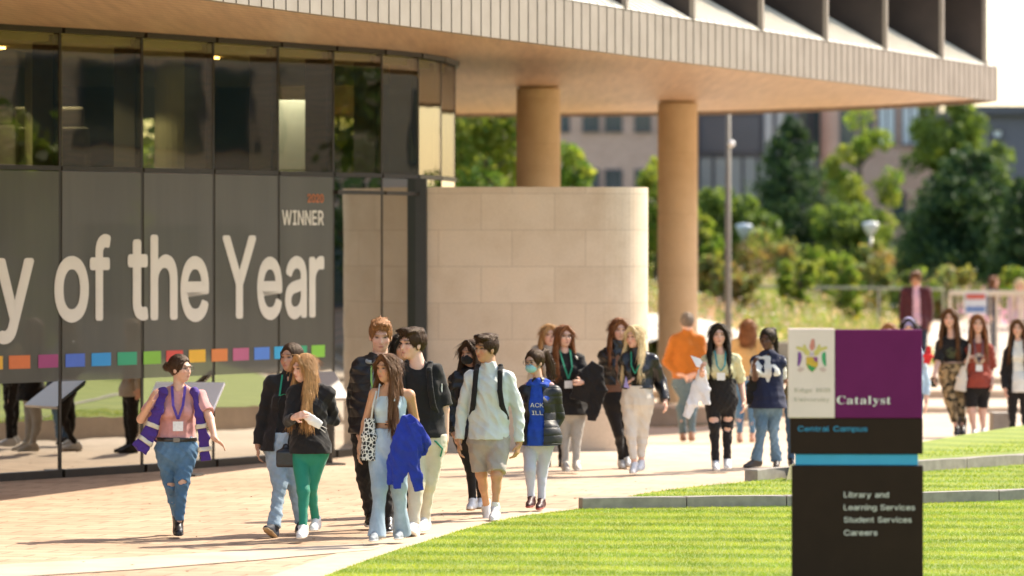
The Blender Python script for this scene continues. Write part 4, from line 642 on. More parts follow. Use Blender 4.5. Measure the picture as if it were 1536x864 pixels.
# grass blades standing on the lawns
def blades(name, n, sampler, h, w_, mat, lean=.6):
    P = sampler(n); n = len(P)
    a = RNG.uniform(0, 2 * np.pi, n); hh = h * RNG.uniform(.5, 1.25, n); l = RNG.normal(0, lean, (n, 2)) * hh[:, None]
    dx, dy = np.cos(a) * w_ * .5, np.sin(a) * w_ * .5
    V = np.zeros((n, 3, 3)); V[:, 0] = P; V[:, 0, 0] -= dx; V[:, 0, 1] -= dy; V[:, 1] = P; V[:, 1, 0] += dx; V[:, 1, 1] += dy
    V[:, 2] = P; V[:, 2, 0] += l[:, 0]; V[:, 2, 1] += l[:, 1]; V[:, 2, 2] += hh
    mi = RNG.integers(0, len(mat), n)
    if name == 'grass':
        st = np.sin((P[:, 1] + P[:, 0] * .12) * 2 * np.pi / 1.05) > 0; mi = np.where(RNG.random(n) < .85, np.where(st, RNG.integers(0, 2, n), RNG.integers(2, 4, n)), mi)
    me = np_mesh(name, V.reshape(-1, 3), np.arange(n * 3).reshape(-1, 3), mat_idx=mi)
    return tag(link_mesh(name, me, mat), kind='stuff')
def leaf_mat(name, c, tr=.35, rough=.6):
    m = NM(name); d = m.p; d.inputs['Roughness'].default_value = rough; d.inputs['Specular IOR Level'].default_value = .3
    nz = m.noise(1.7, 3); col = m.ramp(nz, [(.3, [x * .75 for x in c]), (.7, [min(1, x * 1.25) for x in c])]); m.l(col, d.inputs['Base Color'])
    t = m.n('ShaderNodeBsdfTranslucent'); m.l(m.mix(1, col, (1.3, 1.25, .7), 'MULTIPLY'), t.inputs[0])
    mx = m.n('ShaderNodeMixShader', i={0: tr}); m.l(d.outputs[0], mx.inputs[1]); m.l(t.outputs[0], mx.inputs[2]); m.l(mx.outputs[0], m.out.inputs[0]); return m.m
GB = [leaf_mat('blade_a', (.36, .44, .045)), leaf_mat('blade_b', (.50, .52, .10)), leaf_mat('blade_c', (.20, .31, .025)), leaf_mat('blade_d', (.26, .37, .035))]
def in_poly(P, poly):
    x, y = P[:, 0], P[:, 1]; c = np.zeros(len(P), bool); poly = [tuple(q[:2]) for q in poly]
    for a, b in zip(poly, poly[1:] + poly[:1]):
        if a[1] == b[1]: continue
        c ^= ((a[1] > y) != (b[1] > y)) & (x < (b[0] - a[0]) * (y - a[1]) / (b[1] - a[1]) + a[0])
    return c
def poly_sampler(poly, zf, x0, x1, y0, y1):
    def s(n):
        P = np.stack([RNG.uniform(x0, x1, n), RNG.uniform(y0, y1, n)], 1); P = P[in_poly(P, poly)]; return np.c_[P, zf(P)]
    return s
pl1 = L1 + K1 + [(34, 30), (-1.0, 24), (-1.7, 34)]
blades('grass', 260000, poly_sampler(pl1, lambda P: np.full(len(P), .008), -2.2, 6.2, 34.5, 47.2), .020, .0055, GB)
pl2 = [(p[0], p[1]) for p in B1l[i_:]] ; pl2 = pl2 + [tuple(p) for p in K2[::-1]] + L2[::-1][1:]
pl1w = lambda n: (lambda P: P[(P[:, 1] < 34.5) | (P[:, 0] > 6.2)])(poly_sampler(pl1, lambda P: np.full(len(P), .008), -2.2, 17, 26, 52)(n))
blades('grass', 150000, pl1w, .026, .010, GB)
blades('grass', 60000, poly_sampler(pl2, lambda P: np.full(len(P), .10), .8, 7.2, 44.5, 54), .022, .007, GB)
pl3 = [tuple(p) for p in B2[i2:]] + L3[::-1]
blades('grass', 50000, poly_sampler(pl3, lambda P: np.full(len(P), .235), 2.5, 8.4, 48, 62), .024, .008, GB)

# ================================================================ the totem sign
sx0, sx1, SY = 1.905, 2.825, 32.1
kS = F / SY
def zS(py): return CAMH - (py - HY) / kS
def xS(px): return (px - CX) / kS
tot = thing('wayfinding_totem', 'tall dark wayfinding sign with white and purple head panels reading Catalyst, standing on the lawn', 'sign', ((sx0 + sx1) / 2, SY, 0), R(-2))
ox, oy = tot.location.x, tot.location.y
def tb(x0, x1, z0, z1, y0, y1, bev=.004): return box(x0 - ox, x1 - ox, y0 - oy, y1 - oy, z0, z1, bev)
M['totem_dark'] = simple('totem_dark', (.026, .014, .009), .6, 0, .1, 5)
M['totem_white'] = simple('totem_white', (.76, .60, .54), .6, 0, .04, 5)
M['totem_purple'] = simple('totem_purple', (.135, .013, .085), .6, 0, .06, 5)
for k_ in ('dark', 'white', 'purple'): M['totem_' + k_].node_tree.nodes['Principled BSDF'].inputs['Specular IOR Level'].default_value = .12
M['totem_cyan'] = simple('totem_cyan', (.02, .30, .52), .35, 0, .06, 5)
obj('base_panel', tb(xS(1188), xS(1384.5), -.02, zS(698.5), SY, SY + .14), M['totem_dark'], tot)
obj('blue_band', tb(xS(1193), xS(1377), zS(698), zS(681.5), SY + .015, SY + .125), M['totem_cyan'], tot)
obj('middle_panel', tb(xS(1185.5), xS(1384), zS(681), zS(627.5), SY, SY + .14), M['totem_dark'], tot)
hp = obj('white_panel', tb(xS(1182.5), xS(1252), zS(627), zS(493), SY - .012, SY + .14, .006), M['totem_white'], tot)
obj('purple_panel', tb(xS(1252.6), xS(1383), zS(627), zS(494.5), SY - .006, SY + .14), M['totem_purple'], tot)
def stext(s, key, px0, px1, pyb, cap_px, mat, nm, dy):
    bm = bmesh.new(); text_bm(bm, s, key, xS(px0) - ox, xS(px1) - ox, zS(pyb), cap_px / kS, lambda x, y, l: (x, SY - oy - dy - l * .0007, y)); obj(nm, bm, mat, tot)
wl = simple('sign_white', (.70, .66, .60), .5, 0, .03); cl = simple('sign_cyan', (.02, .27, .46), .5, 0, .03); tl = simple('sign_tan', (.42, .36, .27), .5, 0, .03)
stext('Catalyst', 'b', 1255, 1336, 606, 18, wl, 'title_lettering', .009)
stext('Edge Hill', 'b', 1191, 1245, 588, 9, tl, 'name_lettering', .015)
stext('University', 'b', 1191, 1244, 602, 9, tl, 'name_lettering', .015)
stext('Central Campus', 's', 1197, 1301, 647, 11, cl, 'zone_lettering', .0025)
for s_, x1_, yb in (('Library and', 1333, 746), ('Learning Services', 1372, 765), ('Student Services', 1367, 783.5), ('Careers', 1316, 803)):
    stext(s_, 's', 1266, x1_, yb, 11.5, wl, 'directory_lettering', .0025)
# the crest: shield, helm, mantling and two supporters as thin coloured enamel shapes
cr = empty('crest', (0, 0, 0), 0, tot)
def flat(pts, c, nm, d=.0146):
    bm = bmesh.new(); vs = [bm.verts.new((xS(1183 + x / 5.76) - ox, SY - oy - d, zS(490 + y / 5.76))) for x, y in pts]; bm.faces.new(vs)
    bmesh.ops.triangulate(bm, faces=bm.faces[:]); obj(nm, bm, simple('enamel_' + c, srgb(c), .5, 0, .1, 40), cr)
def ell_pts(cx_, cy_, rx, ry, n=14, ph=0): return [(cx_ + rx * math.cos(2 * math.pi * i / n + ph), cy_ + ry * math.sin(2 * math.pi * i / n + ph)) for i in range(n)]
flat([(152, 262), (250, 262), (255, 330), (235, 365), (203, 395), (168, 365), (150, 330)], 'C9A02E', 'shield', .0140)
flat([(158, 318), (205, 345), (240, 352), (203, 392), (170, 362)], '2F8A4A', 'shield_base', .0148)
flat([(210, 262), (250, 262), (252, 305), (225, 300)], '8A3C78', 'shield_quarter', .0148)
flat(ell_pts(200, 238, 22, 18), 'BFA7B4', 'helm', .0148)
flat([(185, 150), (200, 105), (222, 108), (215, 150), (228, 175), (212, 205), (190, 205), (180, 178)], 'C97B6C', 'helm_crest', .0146)
for s_ in (-1, 1):
    flat([(200 + s_ * x, y) for x, y in ((10, 225), (40, 190), (60, 150), (78, 160), (72, 180), (130, 168), (136, 190), (100, 205), (75, 215), (60, 240), (30, 255))], 'C8B565', 'mantling', .0142)
    flat([(200 + s_ * x, y) for x, y in ((92, 225), (118, 215), (122, 260), (110, 300), (125, 335), (112, 345), (92, 305), (85, 260))], '7B3F8C' if s_ < 0 else '3C9A62', 'supporter', .0144)
    flat([(200 + s_ * x, y) for x, y in ((60, 360), (100, 348), (128, 372), (108, 392), (80, 385))], 'C9A8A0', 'scroll', .0142)

# ================================================================ lecterns, block, low wall, rails, lamps
def lectern(x, y, rz, wdt, dep, label, cmat, tilt=40, zc=.9):
    t = thing('information_lectern', label, 'lectern', (x, y, 0), rz, 'slanted information lecterns by the glass')
    bm = bmesh.new(); bx(bm, -wdt / 2, wdt / 2, -dep / 2, dep / 2, -.018, .018, .006)
    bmesh.ops.transform(bm, matrix=Matrix.Translation((0, 0, zc)) @ Matrix.Rotation(R(tilt), 4, 'X'), verts=bm.verts); obj('panel', bm, cmat, t)
    bm = bmesh.new(); bx(bm, -wdt / 2 + .02, wdt / 2 - .02, -dep / 2 + .02, dep / 2 - .02, -.035, -.019, 0)
    bmesh.ops.transform(bm, matrix=Matrix.Translation((0, 0, zc)) @ Matrix.Rotation(R(tilt), 4, 'X'), verts=bm.verts); obj('backing_frame', bm, M['frame_dark'], t)
    bm = bmesh.new(); bx(bm, -.06, .06, .02, .10, -.01, zc - .02, .01); obj('post', bm, M['frame_dark'], t)
    bm = bmesh.new(); bx(bm, -.16, .16, -.1, .2, 0, .025, .006); obj('foot_plate', bm, M['frame_dark'], t)
lectern(-3.62, 51.6, R(-14), .80, .52, 'white slanted information lectern behind the woman in the purple vest', simple('lectern_white', (.85, .85, .87), .15, 0, .02, 3), 34, .88)
lectern(-2.12, 54.2, R(35), .34, .46, 'narrow grey slanted lectern beside the end of the vinyl sign', simple('lectern_grey', (.33, .30, .28), .4, 0, .05, 3), 42, .92)
bm = bmesh.new(); P_ = ground_at(1504, 641); bx(bm, -.16, .16, -.2, .25, -.05, .33, .02)
o = tag(obj('concrete_block', bm, simple('concrete', (.33, .30, .26), .85, 0, .15, 6, .2)), 'small grey concrete block seat beside the steps', 'block seat'); o.location = (at(1504, 640, 64).x, 64, float(gz(7, 64)) + .0)
bm = bmesh.new(); obox(bm, (3.2, 92.2), (8.2, 92.8), .35, 0, .62, 0, .02); o = tag(obj('low_wall', bm, simple('low_wall_stone', (.42, .36, .29), .85, 0, .15, 3, .2)), 'long low stone wall at the foot of the wildflower bank', 'wall')
def railing(name, p0, p1, h, n, label, mat, rr=.03, rail_h=None, cat='railing', rails=1, bal=0, zoff=0, za=None):
    t = thing(name, label, cat, (p0[0], p0[1], 0)); z = (lambda x, y: float(gz(x, y)) + zoff) if za is None else (lambda x, y: za[0] + (za[1] - za[0]) * (x - p0[0]) / (p1[0] - p0[0]) - h)
    L = lambda u: (p0[0] + (p1[0] - p0[0]) * u, p0[1] + (p1[1] - p0[1]) * u)
    rel = lambda x, y, zz: (x - p0[0], y - p0[1], zz)
    for j in range(n + 1):
        x, y = L(j / n); zt = z(*p0) + (z(*p1) - z(*p0)) * j / n; bm = bmesh.new(); tube(bm, [rel(x, y, min(float(gz(x, y)), zt) - .1), rel(x, y, zt + h)], rr * .9, 8); obj('post', bm, mat, t)
    bm = bmesh.new(); z = (lambda x, y, a=z(*p0), b=z(*p1): a + (b - a) * ((x - p0[0]) / (p1[0] - p0[0]))); tube(bm, [rel(*L(u), z(*L(u)) + h) for u in np.linspace(0, 1, 12)], rr * 1.3, 10); obj('handrail', bm, mat, t)
    if bal:
        bm = bmesh.new()
        for j in range(bal):
            x, y = L((j + .5) / bal); tube(bm, [rel(x, y, z(x, y)), rel(x, y, z(x, y) + h)], .012, 5)
        obj('balusters', bm, mat, t)
    return t
bf = lambda px, py, Y: (at(px, py, Y).x, Y)
railing('handrail', bf(1130, 430, 112), bf(1415, 434, 108), .66, 3, 'thin grey rail running through the wildflower meadow', simple('rail_weathered', (.40, .36, .27), .6), .024, za=(1.51, 1.49))
wr = simple('white_rail', (.66, .56, .44), .5, 0, .05)
railing('guard_rail', bf(1424, 434, 93), bf(1640, 434, 92), 1.42, 6, 'cream guard rail with flat top and upright bars beside the far path', wr, .030, bal=26)
bm = bmesh.new(); a_, b_ = bf(1424, 434, 93), bf(1640, 434, 92); obox(bm, a_, b_, .12, 1.52, 1.62, 0, .01); o = obj('top_plank', bm, wr, [q for q in COL.objects if q.name.startswith('guard_rail')][0]); o.location = (-a_[0], -a_[1], 0)
nb = thing('notice', 'small white and red notice fixed to the cream guard rail', 'notice', (at(1463, 455, 92.6).x, 92.55, at(1463, 455, 92.6).z))
obj('board', box(-.22, .22, -.01, .01, -.22, .22, .004), simple('notice_white', (.6, .62, .66), .5), nb)
obj('red_header', box(-.19, .19, -.016, -.0115, .08, .19), simple('notice_red', (.5, .10, .07), .5), nb)
obj('blue_footer', box(-.19, .19, -.016, -.0115, -.17, -.06), simple('notice_blue', (.12, .20, .42), .5), nb)
# tall lamp column and two small post lanterns
P_ = at(1092, 500, 88); lp = thing('lamp_column', 'tall thin grey lamp column rising beyond the terraces', 'lamp post', (P_.x, 88, float(gz(P_.x, 88))))
bm = bmesh.new(); tube(bm, [(0, 0, -.1), (0, 0, 1.1), (0, 0, 1.2), (0, 0, 6.2)], [.075, .075, .062, .045], 14); obj('pole', bm, simple('lamp_pole_grey', (.20, .18, .15), .6, 0, .1, 3), lp, True)
bm = bmesh.new(); bx(bm, -.09, .09, -.5, .12, 6.2, 6.3, .03); obj('lamp_head', bm, M['steel'], lp)
bm = bmesh.new(); bmesh.ops.create_uvsphere(bm, u_segments=12, v_segments=8, radius=.07); bmesh.ops.translate(bm, vec=(.06, -.05, 4.3 ), verts=bm.verts); obj('floodlight', bm, simple('lamp_glass', (.8, .8, .8), .1), lp, True)
for px, py, Y, lab, c in ((1306, 333, 120, 'short post lantern with a pale dome standing among the meadow shrubs', (.75, .75, .72)), (1116, 336, 122, 'short post lantern with a bluish dome near the dark spruce', (.45, .52, .60))):
    P_ = at(px, py, Y); g0 = float(gz(P_.x, Y)); t = thing('post_lantern', lab, 'lantern', (P_.x, Y, g0), 0, 'post lanterns in the meadow'); h = P_.z - g0
    bm = bmesh.new(); lathe(bm, [(.05, -.1), (.045, h - .35)], 12); obj('post', bm, M['steel'], t, True)
    bm = bmesh.new(); lathe(bm, [(.06, h - .36), (.10, h - .3), (.2, h - .12), (.215, h - .06), (.2, h - .02), (.1, h), (.01, h + .01)], 20); obj('lantern_head', bm, simple('lantern_%.2f' % c[2], c, .2), t, True)

# litter: a few small leaves blown over the paving
P = np.stack([RNG.uniform(-6, 4, 260), RNG.uniform(36, 58, 260), np.full(260, .016)], 1); P = P[~in_poly(P, pl1)]
V = leaf_quads(P, .018, aspect=.6); V[:, :, 2] = .016 + (V[:, :, 2] - .016) * .25
tag(link_mesh('fallen_leaves', np_mesh('fallen_leaves', V.reshape(-1, 3), np.arange(len(P) * 4).reshape(-1, 4)), simple('dry_leaf', (.16, .10, .04), .8)), kind='stuff')
# ================================================================ foliage
def crown_obj(name, P, size, mats, parent, aspect=.6, w=None):
    V = leaf_quads(P, size, aspect=aspect); n = len(P)
    mi = RNG.integers(0, len(mats), n) if w is None else w
    me = np_mesh(name, V.reshape(-1, 3), np.arange(n * 4).reshape(-1, 4), mat_idx=mi)
    return link_mesh(name, me, mats, parent)
BARK = simple('bark', (.10, .075, .05), .9, 0, .3, 12, .3)
LG = {'bright': [leaf_mat('leaf_lime', (.23, .31, .05), .5), leaf_mat('leaf_green', (.13, .22, .035), .5), leaf_mat('leaf_yellow', (.32, .35, .07), .5)],
      'mid': [leaf_mat('leaf_mid', (.13, .20, .04), .45), leaf_mat('leaf_deep', (.07, .12, .03), .4), leaf_mat('leaf_light', (.22, .29, .06), .45)],
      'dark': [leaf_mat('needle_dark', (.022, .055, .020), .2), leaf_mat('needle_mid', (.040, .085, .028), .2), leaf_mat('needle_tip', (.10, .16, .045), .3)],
      'olive': [leaf_mat('leaf_olive', (.26, .26, .07), .45), leaf_mat('leaf_rust', (.30, .20, .08), .4), leaf_mat('leaf_sage', (.22, .28, .11), .45)]}
def trunk_bm(h, r, limbs, spread):
    bm = bmesh.new(); n = 6; pts = [(0, 0, -.2)]
    for i in range(1, n + 1): pts.append((RNG.normal(0, .03) * h * .1, RNG.normal(0, .03) * h * .1, h * i / n))
    tube(bm, pts, [r * (1 - .85 * i / n) for i in range(n + 1)], 8)
    for i in range(limbs):
        z = h * RNG.uniform(.25, .85); a = RNG.uniform(0, 6.28); L = spread * (1 - z / h * .6) * RNG.uniform(.6, 1)
        p = Vector((0, 0, z)); q = Vector((math.cos(a) * L * .5, math.sin(a) * L * .5, z + L * .3)); e = Vector((math.cos(a) * L, math.sin(a) * L, z + L * .5)); tube(bm, [p, q, e], [r * .35, r * .2, r * .06], 5)
    return bm
def broadleaf(x, y, h, wdt, key, n, label, name='leafy_tree', base=.1, size=.075, dens=.5, group=None, cat='tree'):
    g = float(gz(x, y)); t = thing(name, label, cat, (x, y, g), 0, group)
    obj('trunk', trunk_bm(h * .85, .035 * h, 12, wdt * .45), BARK, t, True)
    nc = max(10, int(38 * dens * 2)); C = []
    while len(C) < nc:
        p = RNG.uniform(-1, 1, 3)
        if np.dot(p, p) < 1 and np.dot(p, p) > .12: C.append(p)
    C = np.array(C); zt = h * (base + (1 - base) * (C[:, 2] * .5 + .5)); prof = np.sqrt(np.clip(1 - (C[:, 2] * .9) ** 2, 0, 1))
    C = np.stack([C[:, 0] * wdt / 2, C[:, 1] * wdt / 2, zt], 1)
    rr = wdt * RNG.uniform(.09, .2, nc); idx = RNG.integers(0, nc, n); d = RNG.normal(size=(n, 3)); d /= np.linalg.norm(d, axis=1)[:, None]
    P = C[idx] + d * (rr[idx] * RNG.uniform(.3, 1.1, n) ** .6)[:, None]; P[:, 2] = np.maximum(P[:, 2], .02)
    tone = RNG.integers(0, 3, nc); w = np.where(RNG.random(n) < .6, tone[idx], RNG.integers(0, 3, n))
    crown_obj('crown', P, size, LG[key], t, w=w); return t
def conifer(x, y, h, wdt, n, label, name='spruce_tree', key='dark', size=.085, group=None, round_=.0):
    g = float(gz(x, y)); t = thing(name, label, 'tree', (x, y, g), 0, group)
    obj('trunk', trunk_bm(h * .97, .03 * h, 0, 1), BARK, t, True)
    nb = 150; P = []; W = []
    for i in range(nb):
        u = (i + RNG.random()) / nb; z = h * (.05 + .95 * u); a = RNG.uniform(0, 6.28)
        env = (1 - u) ** (.8 - .35 * round_) * (1 if u > .1 else .8); L = wdt / 2 * env * RNG.uniform(.75, 1.12) + .08
        m = int(n / nb * (.35 + 1.4 * (1 - u))); s = RNG.random(m) ** .6
        px_ = np.cos(a) * L * s; py_ = np.sin(a) * L * s; pz = z - L * .25 * s + .12 * L * s * s
        sp = .05 + .16 * L
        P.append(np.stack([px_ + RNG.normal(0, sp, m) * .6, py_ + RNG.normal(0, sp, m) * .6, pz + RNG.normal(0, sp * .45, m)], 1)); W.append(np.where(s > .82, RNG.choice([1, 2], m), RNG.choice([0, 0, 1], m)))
    P = np.concatenate(P); P[:, 2] = np.maximum(P[:, 2], .03); crown_obj('crown', P, size, LG[key], t, aspect=.35, w=np.concatenate(W)); return t
def TX(px, Y): return (px - CX) * Y / F
def hgt(px, py_top, Y): return at(px, py_top, Y).z - float(gz(TX(px, Y), Y))
conifer(TX(1186, 136), 136, hgt(1186, 176, 136), 3.7, 17000, 'dark pointed spruce left of the taller leafy tree', round_=.5)
broadleaf(TX(1290, 142), 142, hgt(1290, 172, 142), 2.3, 'bright', 6000, 'yellow-green airy birch between the spruce and the broad dark pine', 'birch_tree', .05, .08, .45)
broadleaf(TX(1272, 134), 134, hgt(1270, 285, 134), 2.2, 'mid', 5000, 'low bushy green tree in front of the birch', 'bushy_tree', .02, .08, .5)
conifer(TX(1455, 130), 130, hgt(1455, 222, 130), 4.1, 22000, 'broad dark pine at the right, widest of the evergreens', 'pine_tree', round_=1.0, size=.09)
conifer(TX(1400, 133), 133, hgt(1396, 262, 133), 2.3, 9000, 'smaller dark pine leaning against the broad pine', 'pine_tree', round_=.9)
broadleaf(TX(1418, 146), 146, hgt(1418, 128, 146), 2.4, 'mid', 7000, 'tall green tree rising behind the broad dark pine', 'leafy_tree', .2, .09, .6)
broadleaf(TX(1485, 150), 150, hgt(1480, 190, 150), 1.6, 'mid', 3500, 'slim green tree behind the right side of the broad pine', 'leafy_tree', .1, .09, .6)
conifer(TX(1530, 126), 126, hgt(1530, 268, 126), 1.9, 8000, 'dark evergreen at the right edge beside the broad pine', 'pine_tree', round_=.8)
broadleaf(TX(735, 108), 108, hgt(735, 105, 108), 2.9, 'bright', 11000, 'sunlit lime green tree seen over the stone wall, left of the sandstone columns', 'leafy_tree', .05, .085, .7)
broadleaf(TX(672, 112), 112, hgt(672, 120, 112), 2.6, 'mid', 5000, 'green tree just beyond the curved end of the glass', 'leafy_tree', .05, .085, .7)
broadleaf(TX(862, 116), 116, hgt(862, 205, 116), 1.35, 'bright', 4500, 'small lime green tree between the two sandstone columns', 'leafy_tree', .02, .08, .7)
broadleaf(TX(985, 118), 118, hgt(985, 240, 118), 1.2, 'bright', 4000, 'narrow green tree showing between the stone wall and the second column', 'leafy_tree', .02, .08, .7)
broadleaf(TX(1068, 128), 128, hgt(1068, 272, 128), 1.5, 'mid', 5000, 'rounded green tree just right of the second column', 'leafy_tree', .02, .08, .7)
broadleaf(TX(1120, 128), 128, hgt(1120, 295, 128), 1.7, 'mid', 5000, 'squat green tree behind the tall lamp column', 'leafy_tree', .02, .08, .7)
SHR = [(1150, 350, 122, 1.9, 'olive', 'rusty brown shrub below the dark spruce'), (1075, 385, 112, 1.1, 'olive', 'tan feathery shrub beside the second column'), (1235, 372, 118, 1.5, 'bright', 'yellow-green shrub beneath the spruce'), (1262, 385, 112, .9, 'bright', 'small bright yellow shrub in the meadow'),
       (1318, 362, 116, 1.5, 'olive', 'grey-green shrub round the pale lantern'), (1365, 392, 115, 1.2, 'mid', 'low green shrub before the smaller dark pine'), (1200, 388, 108, .9, 'bright', 'small lime shrub at the meadow edge'), (1050, 310, 120, 1.0, 'bright', 'lime green shrub close to the second column'), (1528, 395, 112, 1.0, 'bright', 'bright shrub at the right edge of the meadow'), (1105, 400, 108, 1.0, 'olive', 'straw coloured shrub below the bluish lantern'), (1420, 400, 116, 1.4, 'olive', 'rust tinted shrub in front of the broad pine')]
for px, pt, Y, wd, key, lab in SHR: broadleaf(TX(px, Y), Y, max(.5, hgt(px, pt, Y)), wd, key, 2600, lab, 'shrub', 0, .07, .35, 'shrubs along the meadow', 'shrub')
# meadow: tall grasses and flower heads on the bank
MW = [leaf_mat('meadow_green', (.17, .28, .06), .5), leaf_mat('meadow_mid', (.22, .33, .08), .5), leaf_mat('meadow_lime', (.29, .38, .08), .5), leaf_mat('meadow_straw', (.50, .41, .22), .45), leaf_mat('meadow_tan', (.50, .34, .24), .45)]
def ms(x0, x1, y0, y1, cond=None):
    def s(n):
        P = np.stack([RNG.uniform(x0, x1, n), RNG.uniform(y0, y1, n)], 1)
        if cond is not None: P = P[cond(P)]
        return np.c_[P, gz(P[:, 0], P[:, 1])]
    return s
bank = lambda P: ~((P[:, 0] > 7.0) & (P[:, 1] < 104.5)) & ~((P[:, 0] > 9.0 + (P[:, 1] - 104) * .1) & (P[:, 1] < 118) & (P[:, 0] < 17.5))
blades('meadow_grass', 70000, ms(-2, 24, 92.5, 124, bank), .42, .03, MW, .3)
blades('meadow_grass', 26000, ms(8, 24, 91.8, 119, lambda P: (P[:, 0] < 8.6) | (P[:, 0] > 15)), .4, .03, MW, .3)
blades('meadow_grass', 40000, ms(-6, 28, 122, 150), .5, .05, MW, .3)
def flowers(n, smp, c, nm, size=.035, z0=.25, z1=.55):
    P = smp(n); P[:, 2] += RNG.uniform(z0, z1, len(P)); V = leaf_quads(P, size, aspect=.9)
    tag(link_mesh('wildflowers', np_mesh('wildflowers', V.reshape(-1, 3), np.arange(len(P) * 4).reshape(-1, 4)), leaf_mat(nm, c, .3)), kind='stuff')
flowers(5200, ms(2, 22, 93, 124, bank), (.78, .56, .50), 'petal_blush')
flowers(1900, ms(11.0, 13.6, 110, 122), (.72, .36, .64), 'petal_pink', .05)
flowers(700, ms(2, 22, 93, 124, bank), (.75, .74, .68), 'petal_white')
flowers(900, ms(2, 22, 96, 124, bank), (.6, .45, .06), 'petal_gold')
flowers(900, ms(2.8, 5.0, 94, 108, bank), (.72, .42, .34), 'petal_rust')
# pale gravel slope showing past the second column
bm = bmesh.new(); bmesh.ops.create_grid(bm, x_segments=60, y_segments=40, size=1)
for v in bm.verts:
    x = 1.9 + (v.co.x + 1) * 1.75; y = 93 + (v.co.y + 1) * 3.2; e = max(0, 1 - v.co.x ** 2) * max(0, 1 - (v.co.y * .8) ** 2)
    v.co = (x, y, float(gz(x, y)) + .02 + 1.25 * (e ** .5) * (.5 - .4 * v.co.x * .6) + random.uniform(-.03, .03))
tag(obj('gravel_slope', bm, simple('white_gravel', (.60, .56, .48), .8, 0, .2, 9)), kind='structure')

# ================================================================ far buildings
def mat_brick(name, c1, c2):
    m = NM(name); tc = m.n('ShaderNodeTexCoord'); sx = m.n('ShaderNodeSeparateXYZ'); cb = m.n('ShaderNodeCombineXYZ'); m.l(tc.outputs['Object'], sx.inputs[0]); m.l(sx.outputs[0], cb.inputs[0]); m.l(sx.outputs[2], cb.inputs[1])
    b = m.n('ShaderNodeTexBrick', i={'Scale': 1, 'Mortar Size': .008, 'Brick Width': .22, 'Row Height': .075}); b.inputs['Color1'].default_value = (*c1, 1); b.inputs['Color2'].default_value = (*c2, 1); b.inputs['Mortar'].default_value = (.4, .34, .28, 1)
    m.l(cb.outputs[0], b.inputs['Vector']); m.base(b.outputs['Color']); m.set(Roughness=.85); return m.m
brick = mat_brick('red_brick', (.62, .38, .29), (.72, .47, .37)); dgrey = simple('grey_cladding', (.15, .165, .185), .5, 0, .12, .5); lgrey = simple('light_cladding', (.40, .46, .48), .35, .1, .1, .5)
wing = simple('window_glass_dark', (.04, .07, .08), .08, 0, .3, .7); wwhite = simple('window_blind_white', (.7, .75, .76), .3, 0, .1, .7); slate = simple('slate', (.09, .09, .11), .6, 0, .1, 1)
def face_building(name, label, px0, px1, pt, Y, depth, wmat, wins, roof=True, extra=None):
    """wins: (px0, px1, py0, py1, pane material)"""
    k = F / Y; x0, x1 = (px0 - CX) / k, (px1 - CX) / k; ztop = CAMH - (pt - HY) / k
    t = thing(name, label, 'building', ((x0 + x1) / 2, Y, 0)); cx_ = (x0 + x1) / 2
    bm = bmesh.new(); bx(bm, x0 - cx_, x1 - cx_, .0, depth, -.5, ztop); w_ = obj('wall', bm, wmat, t)
    for a, b, c, d, pm in wins:
        wx0, wx1 = (a - CX) / k - cx_, (b - CX) / k - cx_; z1, z0 = CAMH - (c - HY) / k, CAMH - (d - HY) / k
        bm = bmesh.new(); e = .06
        bx(bm, wx0 - e, wx0, -.07, .02, z0 - e, z1 + e); bx(bm, wx1, wx1 + e, -.07, .02, z0 - e, z1 + e); bx(bm, wx0, wx1, -.07, .02, z1, z1 + e); bx(bm, wx0 - .1, wx1 + .1, -.12, .02, z0 - e, z0 - .005)
        if wx1 - wx0 > .5: bx(bm, (wx0 + wx1) / 2 - .03, (wx0 + wx1) / 2 + .03, -.05, .02, z0, z1)
        wn = obj('window', bm, slate, t); obj('pane', box(wx0, wx1, -.012, .01, z0, z1), pm, wn)
    if roof:
        bm = bmesh.new(); bx(bm, x0 - cx_ - .3, x1 - cx_ + .3, -.3, depth + .3, ztop, ztop + .3); obj('roof', bm, slate, t)
    return t
wn = []
for (y0, y1) in ((170, 196), (256, 281)):
    for a, b in ((812, 824), (843, 852), (876, 897), (909, 931), (954, 974), (990, 1006), (1022, 1040)): wn.append((a, b, y0, y1, wing))
face_building('brick_building', 'pinkish brick building with small square windows behind the sandstone columns', 700, 1046, 90, 178, 12, brick, wn)
wn = [(1050, 1140, 172, 228, dgrey)] + [(a, a + 13, 166, 232, wwhite if a in (1146, 1164) else wing) for a in (1146, 1164, 1200, 1218, 1236)] + [(1050 + i * 22, 1068 + i * 22, 236, 300, lgrey) for i in range(9)]
face_building('grey_building', 'long grey clad building with pale glazing beneath the soffit', 1047, 1256, 100, 184, 12, simple('mid_grey_panel', (.26, .28, .30), .5, 0, .1, .5), wn)
wn = [(1319, 1341, 160, 216, wwhite), (1354, 1377, 160, 216, wwhite), (1388, 1400, 160, 190, wwhite), (1262, 1280, 165, 215, wing), (1290, 1306, 165, 215, wing), (1340, 1356, 290, 330, wing)]
face_building('brick_building', 'brick building with tall bright windows behind the birch and pines', 1257, 1412, 96, 174, 12, brick, wn)
face_building('dark_hall', 'low dark grey hall at the right edge behind the pines', 1458, 1720, 172, 158, 14, simple('dark_hall_cladding', (.13, .13, .16), .6, 0, .1, .4), [(1490, 1502, 196, 205, wwhite)])
